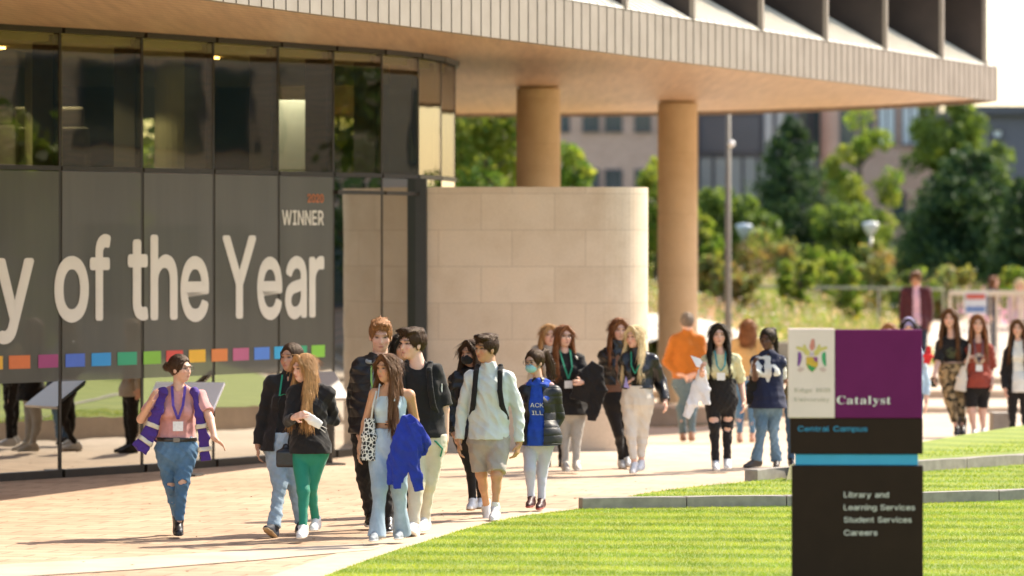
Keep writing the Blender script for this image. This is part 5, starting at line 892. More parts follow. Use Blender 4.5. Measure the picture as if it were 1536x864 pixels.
# the campus on the other side of the lawn, outside the picture: the panes mirror it
tb_ = thing('brick_building', 'long brick teaching block with rows of windows across the lawn', 'building', (46, 82, 0))
bm = bmesh.new(); bx(bm, 0, 12, -52, 60, -.5, 12); obj('wall', bm, brick, tb_)
bm = bmesh.new(); bx(bm, -.4, 12.4, -52.4, 60.4, 12.003, 12.5); obj('roof', bm, slate, tb_)
for r_ in range(3):
    for i in range(24): w_ = obj('window', box(-.06, .02, -51 + i * 4.5, -49.2 + i * 4.5, 1 + r_ * 3.7, 3 + r_ * 3.7), slate, tb_); obj('pane', box(-.075, -.062, -50.9 + i * 4.5, -49.3 + i * 4.5, 1.1 + r_ * 3.7, 2.9 + r_ * 3.7), wing, w_)
for i, (x, y, h, wd, key) in enumerate([(30, 66, 5.5, 5, 'mid'), (36, 74, 7.5, 6, 'bright'), (40, 84, 8, 6.5, 'mid'), (44, 94, 8, 7, 'bright'), (29, 58, 4.8, 4.5, 'mid'), (38, 104, 9, 7, 'mid'), (26, 96, 4, 4, 'mid'), (34, 60, 8, 5, 'bright'), (24, 118, 6, 5, 'mid'), (33, 126, 7, 6, 'bright')]):
    if i % 2: continue
    broadleaf(x, y, h, wd, 'dark' if i % 4 else 'mid', 3500, 'leafy tree across the lawn to the right', 'leafy_tree', .12, .16, .6, 'trees across the lawn')
for x, y, h, wd in ((-11, 92, 6, 5), (-6.8, 93, 6, 4.5), (-15, 90, 6, 5), (-3.4, 91, 6, 3.8)): broadleaf(x, y, h, wd, 'bright', 7000, 'sunlit tree seen through the upper windows of the glass facade', 'leafy_tree', .05, .12, .7, 'trees behind the glass building')

# ================================================================ distance-field sculpting
class Sculpt:
    def __init__(s, lo, hi, h):
        s.h = h; s.lo = np.array(lo, float); s.n = np.ceil((np.array(hi) - s.lo) / h).astype(int) + 1
        s.f = np.full(s.n, .2, np.float32); s.ax = [s.lo[i] + h * np.arange(s.n[i]) for i in range(3)]
    def _sub(s, lo, hi):
        i0 = np.maximum(0, np.floor((np.array(lo) - s.lo) / s.h).astype(int)); i1 = np.minimum(s.n, np.ceil((np.array(hi) - s.lo) / s.h).astype(int) + 1)
        if (i1 <= i0).any(): return None
        sl = tuple(slice(a, b) for a, b in zip(i0, i1))
        return sl, s.ax[0][sl[0]][:, None, None].astype(np.float32), s.ax[1][sl[1]][None, :, None].astype(np.float32), s.ax[2][sl[2]][None, None, :].astype(np.float32)
    def _put(s, sl, d, k, op):
        f = s.f[sl]
        if op == 'sub': d = -d
        if k > 0:
            hh = np.clip(.5 + .5 * ((d - f) if op == 'u' else (f - d)) / k, 0, 1)
            if op == 'u': r = d * (1 - hh) + f * hh - k * hh * (1 - hh)
            else: r = d * (1 - hh) + f * hh + k * hh * (1 - hh)
        else: r = np.minimum(f, d) if op == 'u' else np.maximum(f, d)
        s.f[sl] = r
    def cone(s, a, b, ra, rb, k=.015, flat=1.0, front=None, capa=None, capb=None, op='u'):
        """tapered limb a->b; flat>1 squeezes it along the front direction; cap* cuts the rounded end off at that distance"""
        a = np.array(a, float); b = np.array(b, float); m = max(ra, rb) + max(k, .01) + .02
        r_ = s._sub(np.minimum(a, b) - m, np.maximum(a, b) + m)
        if r_ is None: return
        sl, x, y, z = r_; d = b - a; L2 = max(float(d @ d), 1e-9)
        px, py, pz = x - a[0], y - a[1], z - a[2]
        t = np.clip((px * d[0] + py * d[1] + pz * d[2]) / L2, 0, 1)
        qx, qy, qz = px - t * d[0], py - t * d[1], pz - t * d[2]
        if flat != 1.0:
            fr = np.array(front, float); fr -= d * (fr @ d) / L2; fr /= np.linalg.norm(fr) + 1e-9
            c = (qx * fr[0] + qy * fr[1] + qz * fr[2]) * (flat - 1)
            qx, qy, qz = qx + c * fr[0], qy + c * fr[1], qz + c * fr[2]
        dd = np.sqrt(qx * qx + qy * qy + qz * qz) - (ra + (rb - ra) * t)
        if flat != 1.0: dd = dd / (1 + (flat - 1) * .5)
        L = math.sqrt(L2); u = (px * d[0] + py * d[1] + pz * d[2]) / L
        if capa is not None: dd = np.maximum(dd, -u - capa)
        if capb is not None: dd = np.maximum(dd, u - L - capb)
        s._put(sl, dd.astype(np.float32), k, op)
    def ell(s, c, r, ax=None, k=.015, op='u'):
        """ellipsoid; ax: rows = unit axes"""
        c = np.array(c, float); r = np.array(r, float); ax = np.eye(3) if ax is None else np.array(ax, float); m = r.max() + k + .02
        r_ = s._sub(c - m, c + m)
        if r_ is None: return
        sl, x, y, z = r_; p = (x - c[0], y - c[1], z - c[2]); q = [(p[0] * a[0] + p[1] * a[1] + p[2] * a[2]) for a in ax]
        k0 = np.sqrt(sum((q[i] / r[i]) ** 2 for i in range(3))); k1 = np.sqrt(sum((q[i] / r[i] ** 2) ** 2 for i in range(3)))
        s._put(sl, (k0 * (k0 - 1) / np.maximum(k1, 1e-6)).astype(np.float32), k, op)
    def box(s, c, r, ax=None, rd=.01, k=.01, op='u'):
        c = np.array(c, float); r = np.array(r, float) - rd; ax = np.eye(3) if ax is None else np.array(ax, float); m = np.linalg.norm(r) + k + .03
        r_ = s._sub(c - m, c + m)
        if r_ is None: return
        sl, x, y, z = r_; p = (x - c[0], y - c[1], z - c[2]); q = [np.abs(p[0] * a[0] + p[1] * a[1] + p[2] * a[2]) - r[i] for i, a in enumerate(ax)]
        o = np.sqrt(sum(np.maximum(v, 0) ** 2 for v in q)) + np.minimum(np.maximum(np.maximum(q[0], q[1]), q[2]), 0) - rd
        s._put(sl, o.astype(np.float32), k, op)
    def mesh(s, name, wr=None, smooth_n=1):
        f = s.f
        occ = np.argwhere(f < .02)
        if len(occ) == 0: raise ValueError('empty sculpt ' + name)
        a = np.maximum(occ.min(0) - 2, 0); b = np.minimum(occ.max(0) + 3, f.shape); f = f[a[0]:b[0], a[1]:b[1], a[2]:b[2]]
        f = np.pad(f, 1, constant_values=.2); org = s.lo + (a - 1) * s.h
        ins = f < 0; n = np.array(f.shape) - 1
        cnt = np.zeros(n, np.int8)
        for dx in (0, 1):
            for dy in (0, 1):
                for dz in (0, 1): cnt += ins[dx:dx + n[0], dy:dy + n[1], dz:dz + n[2]]
        act = (cnt > 0) & (cnt < 8); idx = np.full(n, -1, np.int64); ci = np.argwhere(act); idx[act] = np.arange(len(ci))
        P = np.zeros((len(ci), 3)); W = np.zeros(len(ci)); corners = [(i, j, k) for i in (0, 1) for j in (0, 1) for k in (0, 1)]
        cv = {c: f[ci[:, 0] + c[0], ci[:, 1] + c[1], ci[:, 2] + c[2]] for c in corners}
        for c in corners:
            for axx in range(3):
                if c[axx]: continue
                e = list(c); e[axx] = 1; e = tuple(e); va, vb = cv[c], cv[e]; m = (va < 0) != (vb < 0)
                t = np.where(m, va / np.where(m, va - vb, 1), 0); p = np.array(c, float)[None] + t[:, None] * np.eye(3)[axx][None]
                P += np.where(m[:, None], p, 0); W += m
        V = (ci + P / W[:, None]) * s.h + org; Q = []
        for axx in range(3):
            o = [i for i in range(3) if i != axx]; sh = list(f.shape); 
            A = np.take(ins, range(0, sh[axx] - 1), axx); B = np.take(ins, range(1, sh[axx]), axx); e = np.argwhere(A != B)
            e = e[(e[:, o[0]] > 0) & (e[:, o[1]] > 0)]; e = e[(e[:, o[0]] < n[o[0]]) & (e[:, o[1]] < n[o[1]])]
            if len(e) == 0: continue
            c = [e.copy() for _ in range(4)]; c[1][:, o[0]] -= 1; c[2][:, o[0]] -= 1; c[2][:, o[1]] -= 1; c[3][:, o[1]] -= 1
            q = np.stack([idx[x[:, 0], x[:, 1], x[:, 2]] for x in c], 1); q = q if axx != 1 else q[:, ::-1]
            fl = A[e[:, 0], e[:, 1], e[:, 2]]; q = np.where(fl[:, None], q, q[:, ::-1]); Q.append(q)
        Q = np.concatenate(Q)
        for _ in range(smooth_n):
            acc = np.zeros_like(V); w = np.zeros(len(V))
            for i in range(4):
                for j in (1, 3): np.add.at(acc, Q[:, i], V[Q[:, (i + j) % 4]]); np.add.at(w, Q[:, i], 1)
            V = V * .5 + .5 * acc / np.maximum(w, 1)[:, None]
        if wr:
            amp, seed, wl = wr[:3]; vz = wr[3] if len(wr) > 3 else 1.2; a_, b_, c_ = V[Q[:, 0]], V[Q[:, 1]], V[Q[:, 2]]; fn = np.cross(b_ - a_, V[Q[:, 3]] - a_); N = np.zeros_like(V)
            for i in range(4): np.add.at(N, Q[:, i], fn)
            N /= np.linalg.norm(N, axis=1)[:, None] + 1e-12
            V = V + N * (amp * wrinkle(V, seed, wl, vz) * np.clip((V[:, 2] - V[:, 2].min()) / .07, .12, 1))[:, None]
        me = np_mesh(name, V, Q, True); return me, V
def wrinkle(V, seed, wl=.09, vz=1.2):
    r = np.random.default_rng(seed); o = np.zeros(len(V)); wp = np.sin(V @ r.normal(0, 1, 3) * 9 + r.uniform(0, 6)) * .8
    for i in range(6):
        k = r.normal(0, 1, 3); k[2] *= vz; k *= 2 * np.pi / (wl * r.uniform(.6, 1.6)) / np.linalg.norm(k)
        o += (1 - np.abs(np.sin(V @ k * .5 + wp + r.uniform(0, 6))) * 2) * r.uniform(.2, .5)
    return np.clip(o, -1.6, 1.2)

# ================================================================ fabrics and skin
def cloth(name, c, rough=.85, var=.1, sheen=.15, fine=260, extra=None):
    key = ('cloth', name)
    if key in _mc: return _mc[key]
    m = NM(name); n1 = m.noise(7, 5, .6); col = m.ramp(n1, [(.3, [x * (1 - var) for x in c]), (.7, [min(1, x * (1 + var)) for x in c])])
    if extra: col = extra(m, col)
    m.base(col); m.set(Roughness=rough, Sheen_Weight=sheen); m.p.inputs['Specular IOR Level'].default_value = .25 if rough > .6 else .5
    m.bump(m.mix(.5, m.noise(28, 4, .6), m.noise(fine, 2)), .35, .006); _mc[key] = m.m; return m.m
def denim(name, c, fade=.5):
    def ex(m, col):
        n = m.noise(2.6, 5, .65); v = m.noise(1, 4, .6, m.co((60, 60, 6)))
        col = m.mix(m.math('MULTIPLY', m.ramp(n, [(.42, (0, 0, 0)), (.68, (1, 1, 1))]), fade), col, [min(1, x * 1.7 + .06) for x in c])
        return m.mix(m.math('MULTIPLY', v, .3), col, [x * .6 for x in c])
    return cloth(name, c, .85, .12, .05, 300, ex)
def camo():
    def ex(m, col):
        n1 = m.noise(9, 2, .5); n2 = m.noise(13, 2, .5, m.co((1, 1, 1.3), rot=(1, 2, 0)))
        col = m.mix(m.ramp(n1, [(.49, (0, 0, 0)), (.52, (1, 1, 1))]), (.36, .26, .14), (.13, .09, .045)); return m.mix(m.ramp(n2, [(.55, (0, 0, 0)), (.57, (1, 1, 1))]), col, (.03, .025, .015))
    return cloth('camouflage', (.3, .2, .1), extra=ex)
def puffer(name, c):
    m = NM(name); tc = m.co(); sx = m.n('ShaderNodeSeparateXYZ'); m.l(tc, sx.inputs[0])
    wv = m.math('ABSOLUTE', m.math('SINE', m.math('MULTIPLY', m.math('ADD', sx.outputs[2], m.math('MULTIPLY', m.noise(6, 2), .03)), 42)))
    m.base(c); m.set(Roughness=.5); m.bump(m.mix(.2, m.math('POWER', wv, .5), m.noise(25, 4)), .6, .012); return m.m
def leather(name, c):
    m = NM(name); m.base(c); m.set(Roughness=.28); m.bump(m.mix(.6, m.noise(16, 4, .6), m.noise(50, 3)), .5, .012); return m.m
def skin_mat():
    m = NM('skin'); a = m.n('ShaderNodeAttribute', attribute_name='tone'); nz = m.noise(30, 3)
    m.base(m.mix(.12, a.outputs['Color'], m.mix(1, a.outputs['Color'], m.ramp(nz, [(.3, (.7, .6, .55)), (.7, (1.2, 1.1, 1.1))]), 'MULTIPLY')))
    m.set(Roughness=.48, Subsurface_Weight=.12, Subsurface_Scale=.02); m.p.inputs['Subsurface Radius'].default_value = (1, .35, .2); m.p.inputs['Specular IOR Level'].default_value = .4; return m.m
def hair_mat(name, c):
    key = ('hair', name)
    if key in _mc: return _mc[key]
    m = NM(name); n = m.noise(1, 4, .7, m.co((75, 75, 5), rot=(.1, .05, 0))); m.base(m.ramp(n, [(.3, [x * .45 for x in c]), (.55, c), (.75, [min(1, x * 1.6) for x in c])]))
    m.set(Roughness=.45); m.p.inputs['Specular IOR Level'].default_value = .35; m.p.inputs['Specular Tint'].default_value = (1, .78, .55, 1); m.bump(n, .9, .012); _mc[key] = m.m; return m.m
SKIN = skin_mat()
SK = {'fair': (.72, .44, .33), 'light': (.66, .40, .28), 'tan': (.54, .295, .17), 'olive': (.48, .27, .175), 'dark': (.115, .055, .034)}
HAIR = {'black': (.012, .009, .008), 'dark': (.045, .021, .011), 'brown': (.13, .055, .022), 'ginger': (.34, .155, .06), 'auburn': (.24, .09, .035), 'blond': (.78, .60, .34), 'strawberry': (.50, .27, .11), 'grey': (.20, .16, .13)}

# ================================================================ the figure
def nv(v): v = np.array(v, float); return v / (np.linalg.norm(v) + 1e-12)
class Fig:
    """one walking figure. Joints are given as (px, py, depth) marks read off the photograph and turned into metres at the figure's own distance"""
    def __init__(s, foot, top, sex='f', face=0, head=(0, 0), build=1.0, J={}, vox=.008, skin='light', ground=None, grp=None, z0=None):
        p = ground_at(*foot) if ground is None else Vector(ground); s.org = p; s.k = F / p.y; s.sex = sex; s.vox = vox; s.skin = SK[skin]; s.B = build
        s.H = H = float((CAMH - (top - HY) / s.k) - p.z); s.S = S = H / 1.70
        th = R(face); s.fwd = np.array([math.sin(th), -math.cos(th), 0]); s.side = np.array([math.cos(th), math.sin(th), 0])   # side = towards picture right
        cx = J.get('cx', foot[0]); s.x = lambda px: (px - CX) / s.k - p.x; s.z = lambda py: CAMH - (py - HY) / s.k - p.z
        P = lambda m: np.array([s.x(m[0]), (m[2] if len(m) > 2 else 0.0), s.z(m[1])])
        m_ = sex == 'm'; sw = (.122 if m_ else .105) * H * (1 + (build - 1) * .5); hw = .052 * H * build
        c0 = np.array([s.x(cx), J.get('dy', 0.0), 0.]); hx = s.x(J.get('hx', cx))
        s.j = j = {}
        j['P'] = P(J['P']) if 'P' in J else c0 + [0, 0, .53 * H]
        j['N'] = P(J['N']) if 'N' in J else np.array([hx, c0[1], .845 * H])
        j['C'] = j['P'] * .3 + j['N'] * .7 - np.array([0, 0, .02 * H])
        sy = .815 * H
        for n, sg in (('l', -1), ('r', 1)):
            j[n + 'S'] = P(J[n + 'S']) if n + 'S' in J else np.array([j['N'][0], j['N'][1], sy]) + s.side * sg * sw * .86
            j[n + 'H'] = j['P'] + s.side * sg * hw - [0, 0, .03 * H]
            j[n + 'E'] = P(J[n + 'E']) if n + 'E' in J else j[n + 'S'] + s.side * sg * .05 * S + np.array([0, 0, -.175 * H]) - s.fwd * .03
            j[n + 'W'] = P(J[n + 'W']) if n + 'W' in J else j[n + 'E'] + np.array([0, 0, -.15 * H]) + s.fwd * .04
            j[n + 'K'] = P(J[n + 'K']) if n + 'K' in J else j[n + 'H'] + np.array([0, 0, -.235 * H])
            j[n + 'A'] = P(J[n + 'A']) if n + 'A' in J else np.array([j[n + 'K'][0], j[n + 'K'][1], .05 * H])
            j[n + 'A'][2] = max(j[n + 'A'][2], .045 * H)
            d = nv(j[n + 'W'] - j[n + 'E']); j[n + 'T'] = P(J[n + 'T']) if n + 'T' in J else None
            j[n + 'hand'] = nv(j[n + 'T'] - j[n + 'W']) if j[n + 'T'] is not None else d
        # make upper arms/forearms reach: fix missing depth so bone lengths are human
        for n in 'lr':
            for a, b, L in (('S', 'E', .172 * H), ('E', 'W', .15 * H)):
                A, Bq = j[n + a], j[n + b]; v = Bq - A; l = np.linalg.norm(v[[0, 2]])
                if l < L: v[1] = math.copysign(math.sqrt(L * L - l * l), v[1] if abs(v[1]) > 1e-3 else -1) ; v[1] = np.clip(v[1], -.9 * L, .9 * L)
                else: v *= 1; v[1] = v[1] * .5
                if b == 'E' and n + 'W' in J: shift = (A + v) - Bq; j[n + 'W'][1] += shift[1]
                j[n + b] = A + v
            j[n + 'hand'] = nv(j[n + 'T'] - j[n + 'W'] * [1, 1, 1]) if j[n + 'T'] is not None and len(J[n + 'T']) > 2 else (nv([j[n + 'T'][0] - j[n + 'W'][0], nv(j[n + 'W'] - j[n + 'E'])[1] * .08, j[n + 'T'][2] - j[n + 'W'][2]]) if j[n + 'T'] is not None else nv(j[n + 'W'] - j[n + 'E']))
        ht = J.get('head', None); s.hh = .247 * S * (1.02 if m_ else 1) * J.get('hs', 1)
        yaw = R(face + head[0]); pit = R(head[1]); up = np.array([0, 0, 1.]); f = np.array([math.sin(yaw), -math.cos(yaw), 0]); sd_ = np.array([math.cos(yaw), math.sin(yaw), 0])
        f2 = f * math.cos(pit) + up * math.sin(pit); u2 = up * math.cos(pit) - f * math.sin(pit); roll = R(J.get('roll', 0))
        s.hf, s.hs_, s.hu = f2, sd_ * math.cos(roll) + u2 * math.sin(roll), u2 * math.cos(roll) - sd_ * math.sin(roll)
        s.hc = np.array([hx, j['N'][1] - .02 * 0, H - s.hh * .5]) + f * .015
        s.root = None
    def hp(s, a, b, c):   # head-local (side, front, up) in units of a 0.232 m head
        q = s.hh / .232; return s.hc + s.hs_ * a * q + s.hf * b * q + s.hu * c * q
    @property
    def hax(s): return [s.hs_, s.hf, s.hu]
    def start(s, label, group=None):
        s.root = thing('person', label, 'person', tuple(s.org), 0, group)
    def sc(s, vox=None, lo=None, hi=None):
        allp = np.array([s.j[a] for a in ('P', 'N', 'lS', 'rS', 'lE', 'rE', 'lW', 'rW', 'lK', 'rK', 'lA', 'rA')] + [s.hc]); m = .30
        a = allp.min(0) - m; b = allp.max(0) + m; a[2] = max(a[2], -.02)
        if lo is not None: a[2] = lo
        if hi is not None: b[2] = hi
        return Sculpt(a, b, vox or s.vox)
    def add(s, name, sc, mat, wr=None, parent=None, smooth_n=1):
        me, V = sc.mesh(name, wr, smooth_n); o = link_mesh(name, me, mat, parent or s.root); return o, V
    # ---- torso field shared by the body and every garment
    def torso(s, sc, e, z_lo=None, shoulders=True, bust=1, hip=0, flare=0, k=.03):
        j, S, B, m_ = s.j, s.S, s.B, s.sex == 'm'; f = s.fwd; P, N, C = j['P'], j['N'], j['C']
        waist = P * .62 + C * .38
        rc, rw, rh = (.165, .145, .155) if m_ else (.142, .118, .160); rw += max(0, min(e, .03) - .010) * .9; rc, rw, rh = [r * S * (B if i else 1 + (B - 1) * .6) for i, r in enumerate((rc, rw, rh))]
        fl = 1.55
        sc.cone(C, waist, rc + e, rw + e, k, fl, f); 
        zl = P[2] - .03 * S if z_lo is None else z_lo; P2 = P.copy(); P2[2] = zl
        if zl < waist[2] - .03:
            P3 = P.copy(); P3[2] = max(zl, P[2] - .02)
            sc.cone(waist, P3, rw + e, rh + e + hip, k, 1.45, f, capb=0 if zl >= P[2] - .02 else None)
            if zl < P[2] - .02: sc.cone(P3, P2, rh + e + hip + .004, rh + e + hip + flare + .004, k, 1.12 if e > .011 else 1.4, f, capb=0)
        if shoulders:
            for n in 'lr': sc.cone(j[n + 'S'] - [0, 0, .012 * S], C + [0, 0, .045 * S], .052 * S + e * .8, .085 * S + e * .7, k)
            sc.cone(j['N'] - [0, 0, .035 * S], C, .062 * S + e * .6, .1 * S + e, k)
            for n in 'lr': sc.cone(j['N'] - [0, 0, .028 * S], j[n + 'S'] - [0, 0, .010 * S], .048 * S + e * .6, .050 * S + e * .7, .03)
        if not m_ and bust:
            bs = bust * (.78 if e > .03 else .92)
            for sg in (-1, 1): sc.ell(C + s.side * sg * .064 * S * B + f * (.072 * S * B + e * .6) - [0, 0, .035 * S], np.array([.062, .050, .068]) * S * B * bs + e * .4, None, k + (.02 if e > .013 else 0))
        if z_lo is not None: sc.f[:] = np.maximum(sc.f, (z_lo - sc.ax[2])[None, None, :].astype(np.float32))
    def arm(s, sc, n, e, frac=1.0, k=.015, cuff=0, cap=True, fe=None):
        j, S = s.j, s.S * (1 + (s.B - 1) * .4); a, b, c = j[n + 'S'], j[n + 'E'], j[n + 'W']; m_ = 1.08 if s.sex == 'm' else .95
        r = np.array([.052, .040, .040, .026]) * S * m_
        if frac <= .5:
            t = frac * 2; q = a + (b - a) * t; sc.cone(a, q, r[0] + e, r[0] * (1 - t) + r[1] * t + (e if fe is None else fe), k, capb=.005 if cap else None)
        else:
            t = (frac - .5) * 2; q = b + (c - b) * t; sc.cone(a, b, r[0] + e, r[1] + e, k); sc.cone(b, q, r[2] + e, r[2] * (1 - t) + r[3] * t + (e if fe is None else fe) + cuff, k, capb=.005 if cap else None)
    def leg(s, sc, n, e, to=1.0, k=.02, flare=0, e2=None, cap=True):
        j, S = s.j, s.S * (1 + (s.B - 1) * .6); h, kn, a = j[n + 'H'], j[n + 'K'], j[n + 'A']; e2 = e if e2 is None else e2; r = np.array([.088, .056, .054, .036]) * S
        if to <= .5:
            t = to * 2; q = h + (kn - h) * t; sc.cone(h, q, r[0] + e, r[0] * (1 - t) + r[1] * t + e2, k, capb=.0)
        else:
            t = (to - .5) * 2; q = kn + (a - kn) * t; mid = kn + (q - kn) * .35; rm = r[2] * 1.0 * (1 - .3 * t) + e
            sc.cone(h, kn, r[0] + e, r[1] + e, k); sc.cone(kn, mid, r[1] + e, rm, k); sc.cone(mid, q, rm, r[2] * (1 - t) + r[3] * t + e2 + flare, k, capb=0 if cap else None)
            if e < .02: sc.ell(kn + (a - kn) * .28 - s.fwd * .018, np.array([.045, .05, .10]) * S + e * .5, None, .02)
    def hand(s, sc, n, curl=.5, spread=1.0, palm=None):
        j, S = s.j, s.S * (1.06 if s.sex == 'm' else .97); w = j[n + 'W']; d = j[n + 'hand']; back = nv(palm) if palm is not None else nv(s.side * (-1 if n == 'l' else 1) + s.fwd * .25)
        back = nv(back - d * (back @ d)); lat = np.cross(d, back); lat = nv(lat)
        if palm is None and lat @ s.fwd < 0: lat = -lat      # thumb side forward
        sc.cone(w - d * .03, w + d * .02, .024 * S, .024 * S, .01); pc = w + d * .055 * S
        sc.box(pc, np.array([.012, .036, .046]) * S, [back, lat, d], .011, .012)
        for i, (o, L) in enumerate(((.029, .072), (.010, .080), (-.010, .075), (-.028, .058))):
            b0 = w + d * .095 * S + lat * o * S * spread; c1 = curl * (1 + .12 * i); d1 = nv(d - back * c1 * .6 + lat * o * 3 * (spread - .8)); m1 = b0 + d1 * L * .5 * S; d2 = nv(d1 - back * c1 * 1.1); tip = m1 + d2 * L * .5 * S
            sc.cone(b0 - d * .02 * S, m1, .0092 * S, .0085 * S, .003); sc.cone(m1, tip, .0085 * S, .0068 * S, .002)
        t0 = w + d * .03 * S + lat * .024 * S; t1 = t0 + nv(d * .6 + lat * .75 - back * .2) * .042 * S; t2 = t1 + nv(d + lat * .2 - back * .4 * curl) * .032 * S
        sc.cone(t0, t1, .0125 * S, .0102 * S, .006); sc.cone(t1, t2, .0102 * S, .008 * S, .002)
    def head_field(s, sc, k=.012):
        q = s.hh / .232; A = s.hax; r = lambda *v: np.array(v) * q; hp = s.hp; m_ = s.sex == 'm'
        sc.ell(hp(0, -.012, .030), r(.077, .092, .086), A, k); sc.ell(hp(0, .022, -.030), r(.063, .066, .078), A, .02)
        sc.ell(hp(0, .038, -.078), r(.040 if m_ else .034, .040, .032), A, .02)         # jaw and chin
        for g in (-1, 1): sc.ell(hp(g * .036, .052, -.022), r(.026, .026, .030), A, .015)
        sc.cone(hp(0, .080, .008), hp(0, .097, -.028), .008 * q, .011 * q, .010)         # nose
        for g in (-1, 1):
            sc.ell(hp(g * .030, .094, .010), r(.016, .012, .010), A, .008, 'sub'); sc.ell(hp(g * .075, -.005, -.010), r(.010, .019, .030), A, .006)
        sc.cone(hp(-.032, .080, .030), hp(.032, .080, .030), .012 * q, .012 * q, .01)
        sc.cone(hp(-.012, .080, -.060), hp(.012, .080, -.060), .0085 * q, .0085 * q, .008)
        sc.cone(hp(0, -.025, -.06), s.j['N'] - [0, 0, .02], (.058 if m_ else .047) * s.S, (.066 if m_ else .053) * s.S, .02)
    def body(s, arms='lr', bare=None, curl=(.5, .5), palms=(None, None), spread=1.0, tattoo=None):
        sc = s.sc(min(s.vox, .0075)); s.head_field(sc); s.torso(sc, -.012, k=.03, bust=.75)
        for n in 'lr':
            s.arm(sc, n, 0, 1.0, cap=False); i = 0 if n == 'l' else 1; s.hand(sc, n, curl[i], spread, palms[i]); s.leg(sc, n, -.004, 1.0, cap=False)
            a = s.j[n + 'A']; fd = s.foot_dir(n); sc.cone(a, a + fd * .07 * s.S - [0, 0, .035], .026 * s.S, .018 * s.S, .02)
        o, V = s.add('body', sc, SKIN)
        col = np.tile(np.array([*s.skin, 1.0]), (len(V), 1)); q = s.hh / .232; D = V - s.hc; ls, lf, lu = D @ s.hs_ / q, D @ s.hf / q, D @ s.hu / q
        dark = s.skin[0] < .15
        def paint(m, c, a=1.0): col[:, :3] = col[:, :3] * (1 - a * m[:, None]) + np.array(c) * a * m[:, None]
        g = lambda x, w: np.exp(-(x / w) ** 2)
        hd = (lf > .03) & (np.abs(ls) < .07)
        ck = sum(g(ls - e * .040, .022) * g(lu + .030, .022) for e in (-1, 1)) * hd; paint(ck, [s.skin[0] * 1.02, s.skin[1] * .72, s.skin[2] * .72], .6)
        lip = g(ls, .019) * g(lu + .060, .0085) * hd; paint(np.clip(lip * 1.3, 0, 1), (.36, .10, .085) if not dark else (.10, .03, .03), .8)
        for e in (-1, 1):
            paint(np.clip(1.5 * g(ls - e * .031, .017) * g(lu - .010, .0085), 0, 1) * hd, [x * .30 for x in s.skin], .8)
            paint(np.clip(1.6 * g(ls - e * .031, .009) * g(lu - .009, .0055), 0, 1) * hd, (.02, .012, .01), .9)
            paint(np.clip(1.5 * g(ls - e * .032, .021) * g(lu - .031, .0055), 0, 1) * hd, s.browc, .75)
        paint(np.clip(g(ls, .012) * g(lu + .042, .005), 0, 1) * hd, [x * .5 for x in s.skin], .5)
        a_ = o.data.attributes.new('tone', 'FLOAT_COLOR', 'POINT'); a_.data.foreach_set('color', col.astype(np.float32).ravel()); s.bodyo = o; return o
    browc = (.05, .025, .015)
    def foot_dir(s, n):
        d = s.j.get(n + 'toe'); return s.fwd if d is None else nv(d)
    # ---- hair
    def hair(s, style, c, name='hair', L=.30, vol=1.0, seed=1, part=0):
        s.browc = tuple(x * .7 for x in HAIR[c]); rg = np.random.default_rng(seed + 50); q = s.hh / .232; A = s.hax; hp = s.hp; r = lambda *v: np.array(v) * q
        sc = Sculpt(s.hc - [.33, .33, L + .25 if style in ('long', 'pony') else .26], s.hc + [.33, .33, .24], min(s.vox, .007)); v = .010 * vol
        sc.ell(hp(0, -.018, .034), r(.080 + v, .096 + v, .090 + v * 1.3), A, .01)
        def wipe(g=1.0, up=0): # clear the face
            sc.ell(hp(0, .105, -.040 + up), r(.070, .082, .118), A, .008, 'sub'); sc.ell(hp(0, .108, .022 + up), r(.060, .066, .054), A, .010, 'sub')
        if style == 'short':
            for i in range(60):
                a = rg.uniform(-1, 1); b = rg.uniform(-.9, 1); p = hp(a * .058, b * .078 + .002, .092 + .016 * (1 - a * a)); d = s.hf * rg.normal(.75 if b > .1 else -.2, .25) + s.hs_ * rg.normal(part, .3) + s.hu * .18
                sc.cone(p, p + nv(d) * rg.uniform(.014, .028) * q, .018 * q * vol, .012 * q * vol, .010)
            wipe(); sc.ell(hp(0, .02, -.088), r(.11, .1, .07), A, .01, 'sub'); sc.ell(hp(0, .06, -.05), r(.1, .07, .06), A, .008, 'sub')
            for g in (-1, 1): sc.ell(hp(g * .092, -.005, -.035), r(.016, .07, .045), A, .006, 'sub')
            for i in range(22):
                a = rg.uniform(-1, 1); sc.cone(hp(a * .056, .066, .094), hp(a * .056 + part * .01 + rg.normal(0, .006), .090 - .022 * abs(a), .070 + rg.normal(0, .006)), .014 * q, .007 * q, .010)
        else:
            wipe(1, -.006)
            if style in ('long', 'bob'):
                sh = s.j['N'][2] - s.hc[2]
                for i in range(84):
                    t = rg.uniform(-1, 1); ang = t * 1.98; sx_, fy = math.sin(ang), -math.cos(ang)      # round the back from one temple to the other
                    ll = L * rg.uniform(.82, 1.08); p0 = hp(sx_ * .078, fy * .088 + .0, .045); p1 = hp(sx_ * .094, fy * .100 - .004, -.055)
                    out = .112 + rg.uniform(0, .02); fwd_ = .05 if abs(t) > .62 else 0
                    p2 = p1 + (s.hs_ * sx_ * .018 + s.hf * (fy * .018 + fwd_ * .5)) * q + np.array([0, 0, -min(ll, .13)]) ; pts = [p0, p1, p2]
                    if ll > .13:
                        w_ = s.fwd * (.045 if fwd_ else -.035) + rg.normal(0, .012, 3); pts.append(p2 + w_ + np.array([0, 0, -(ll - .13)]))
                    rs = [.015, .017, .016, .007] if len(pts) == 4 else [.015, .017, .010]
                    for a, b, ra, rb in zip(pts, pts[1:], rs, rs[1:]): sc.cone(a, b, ra * q * vol, rb * q * vol, .010)
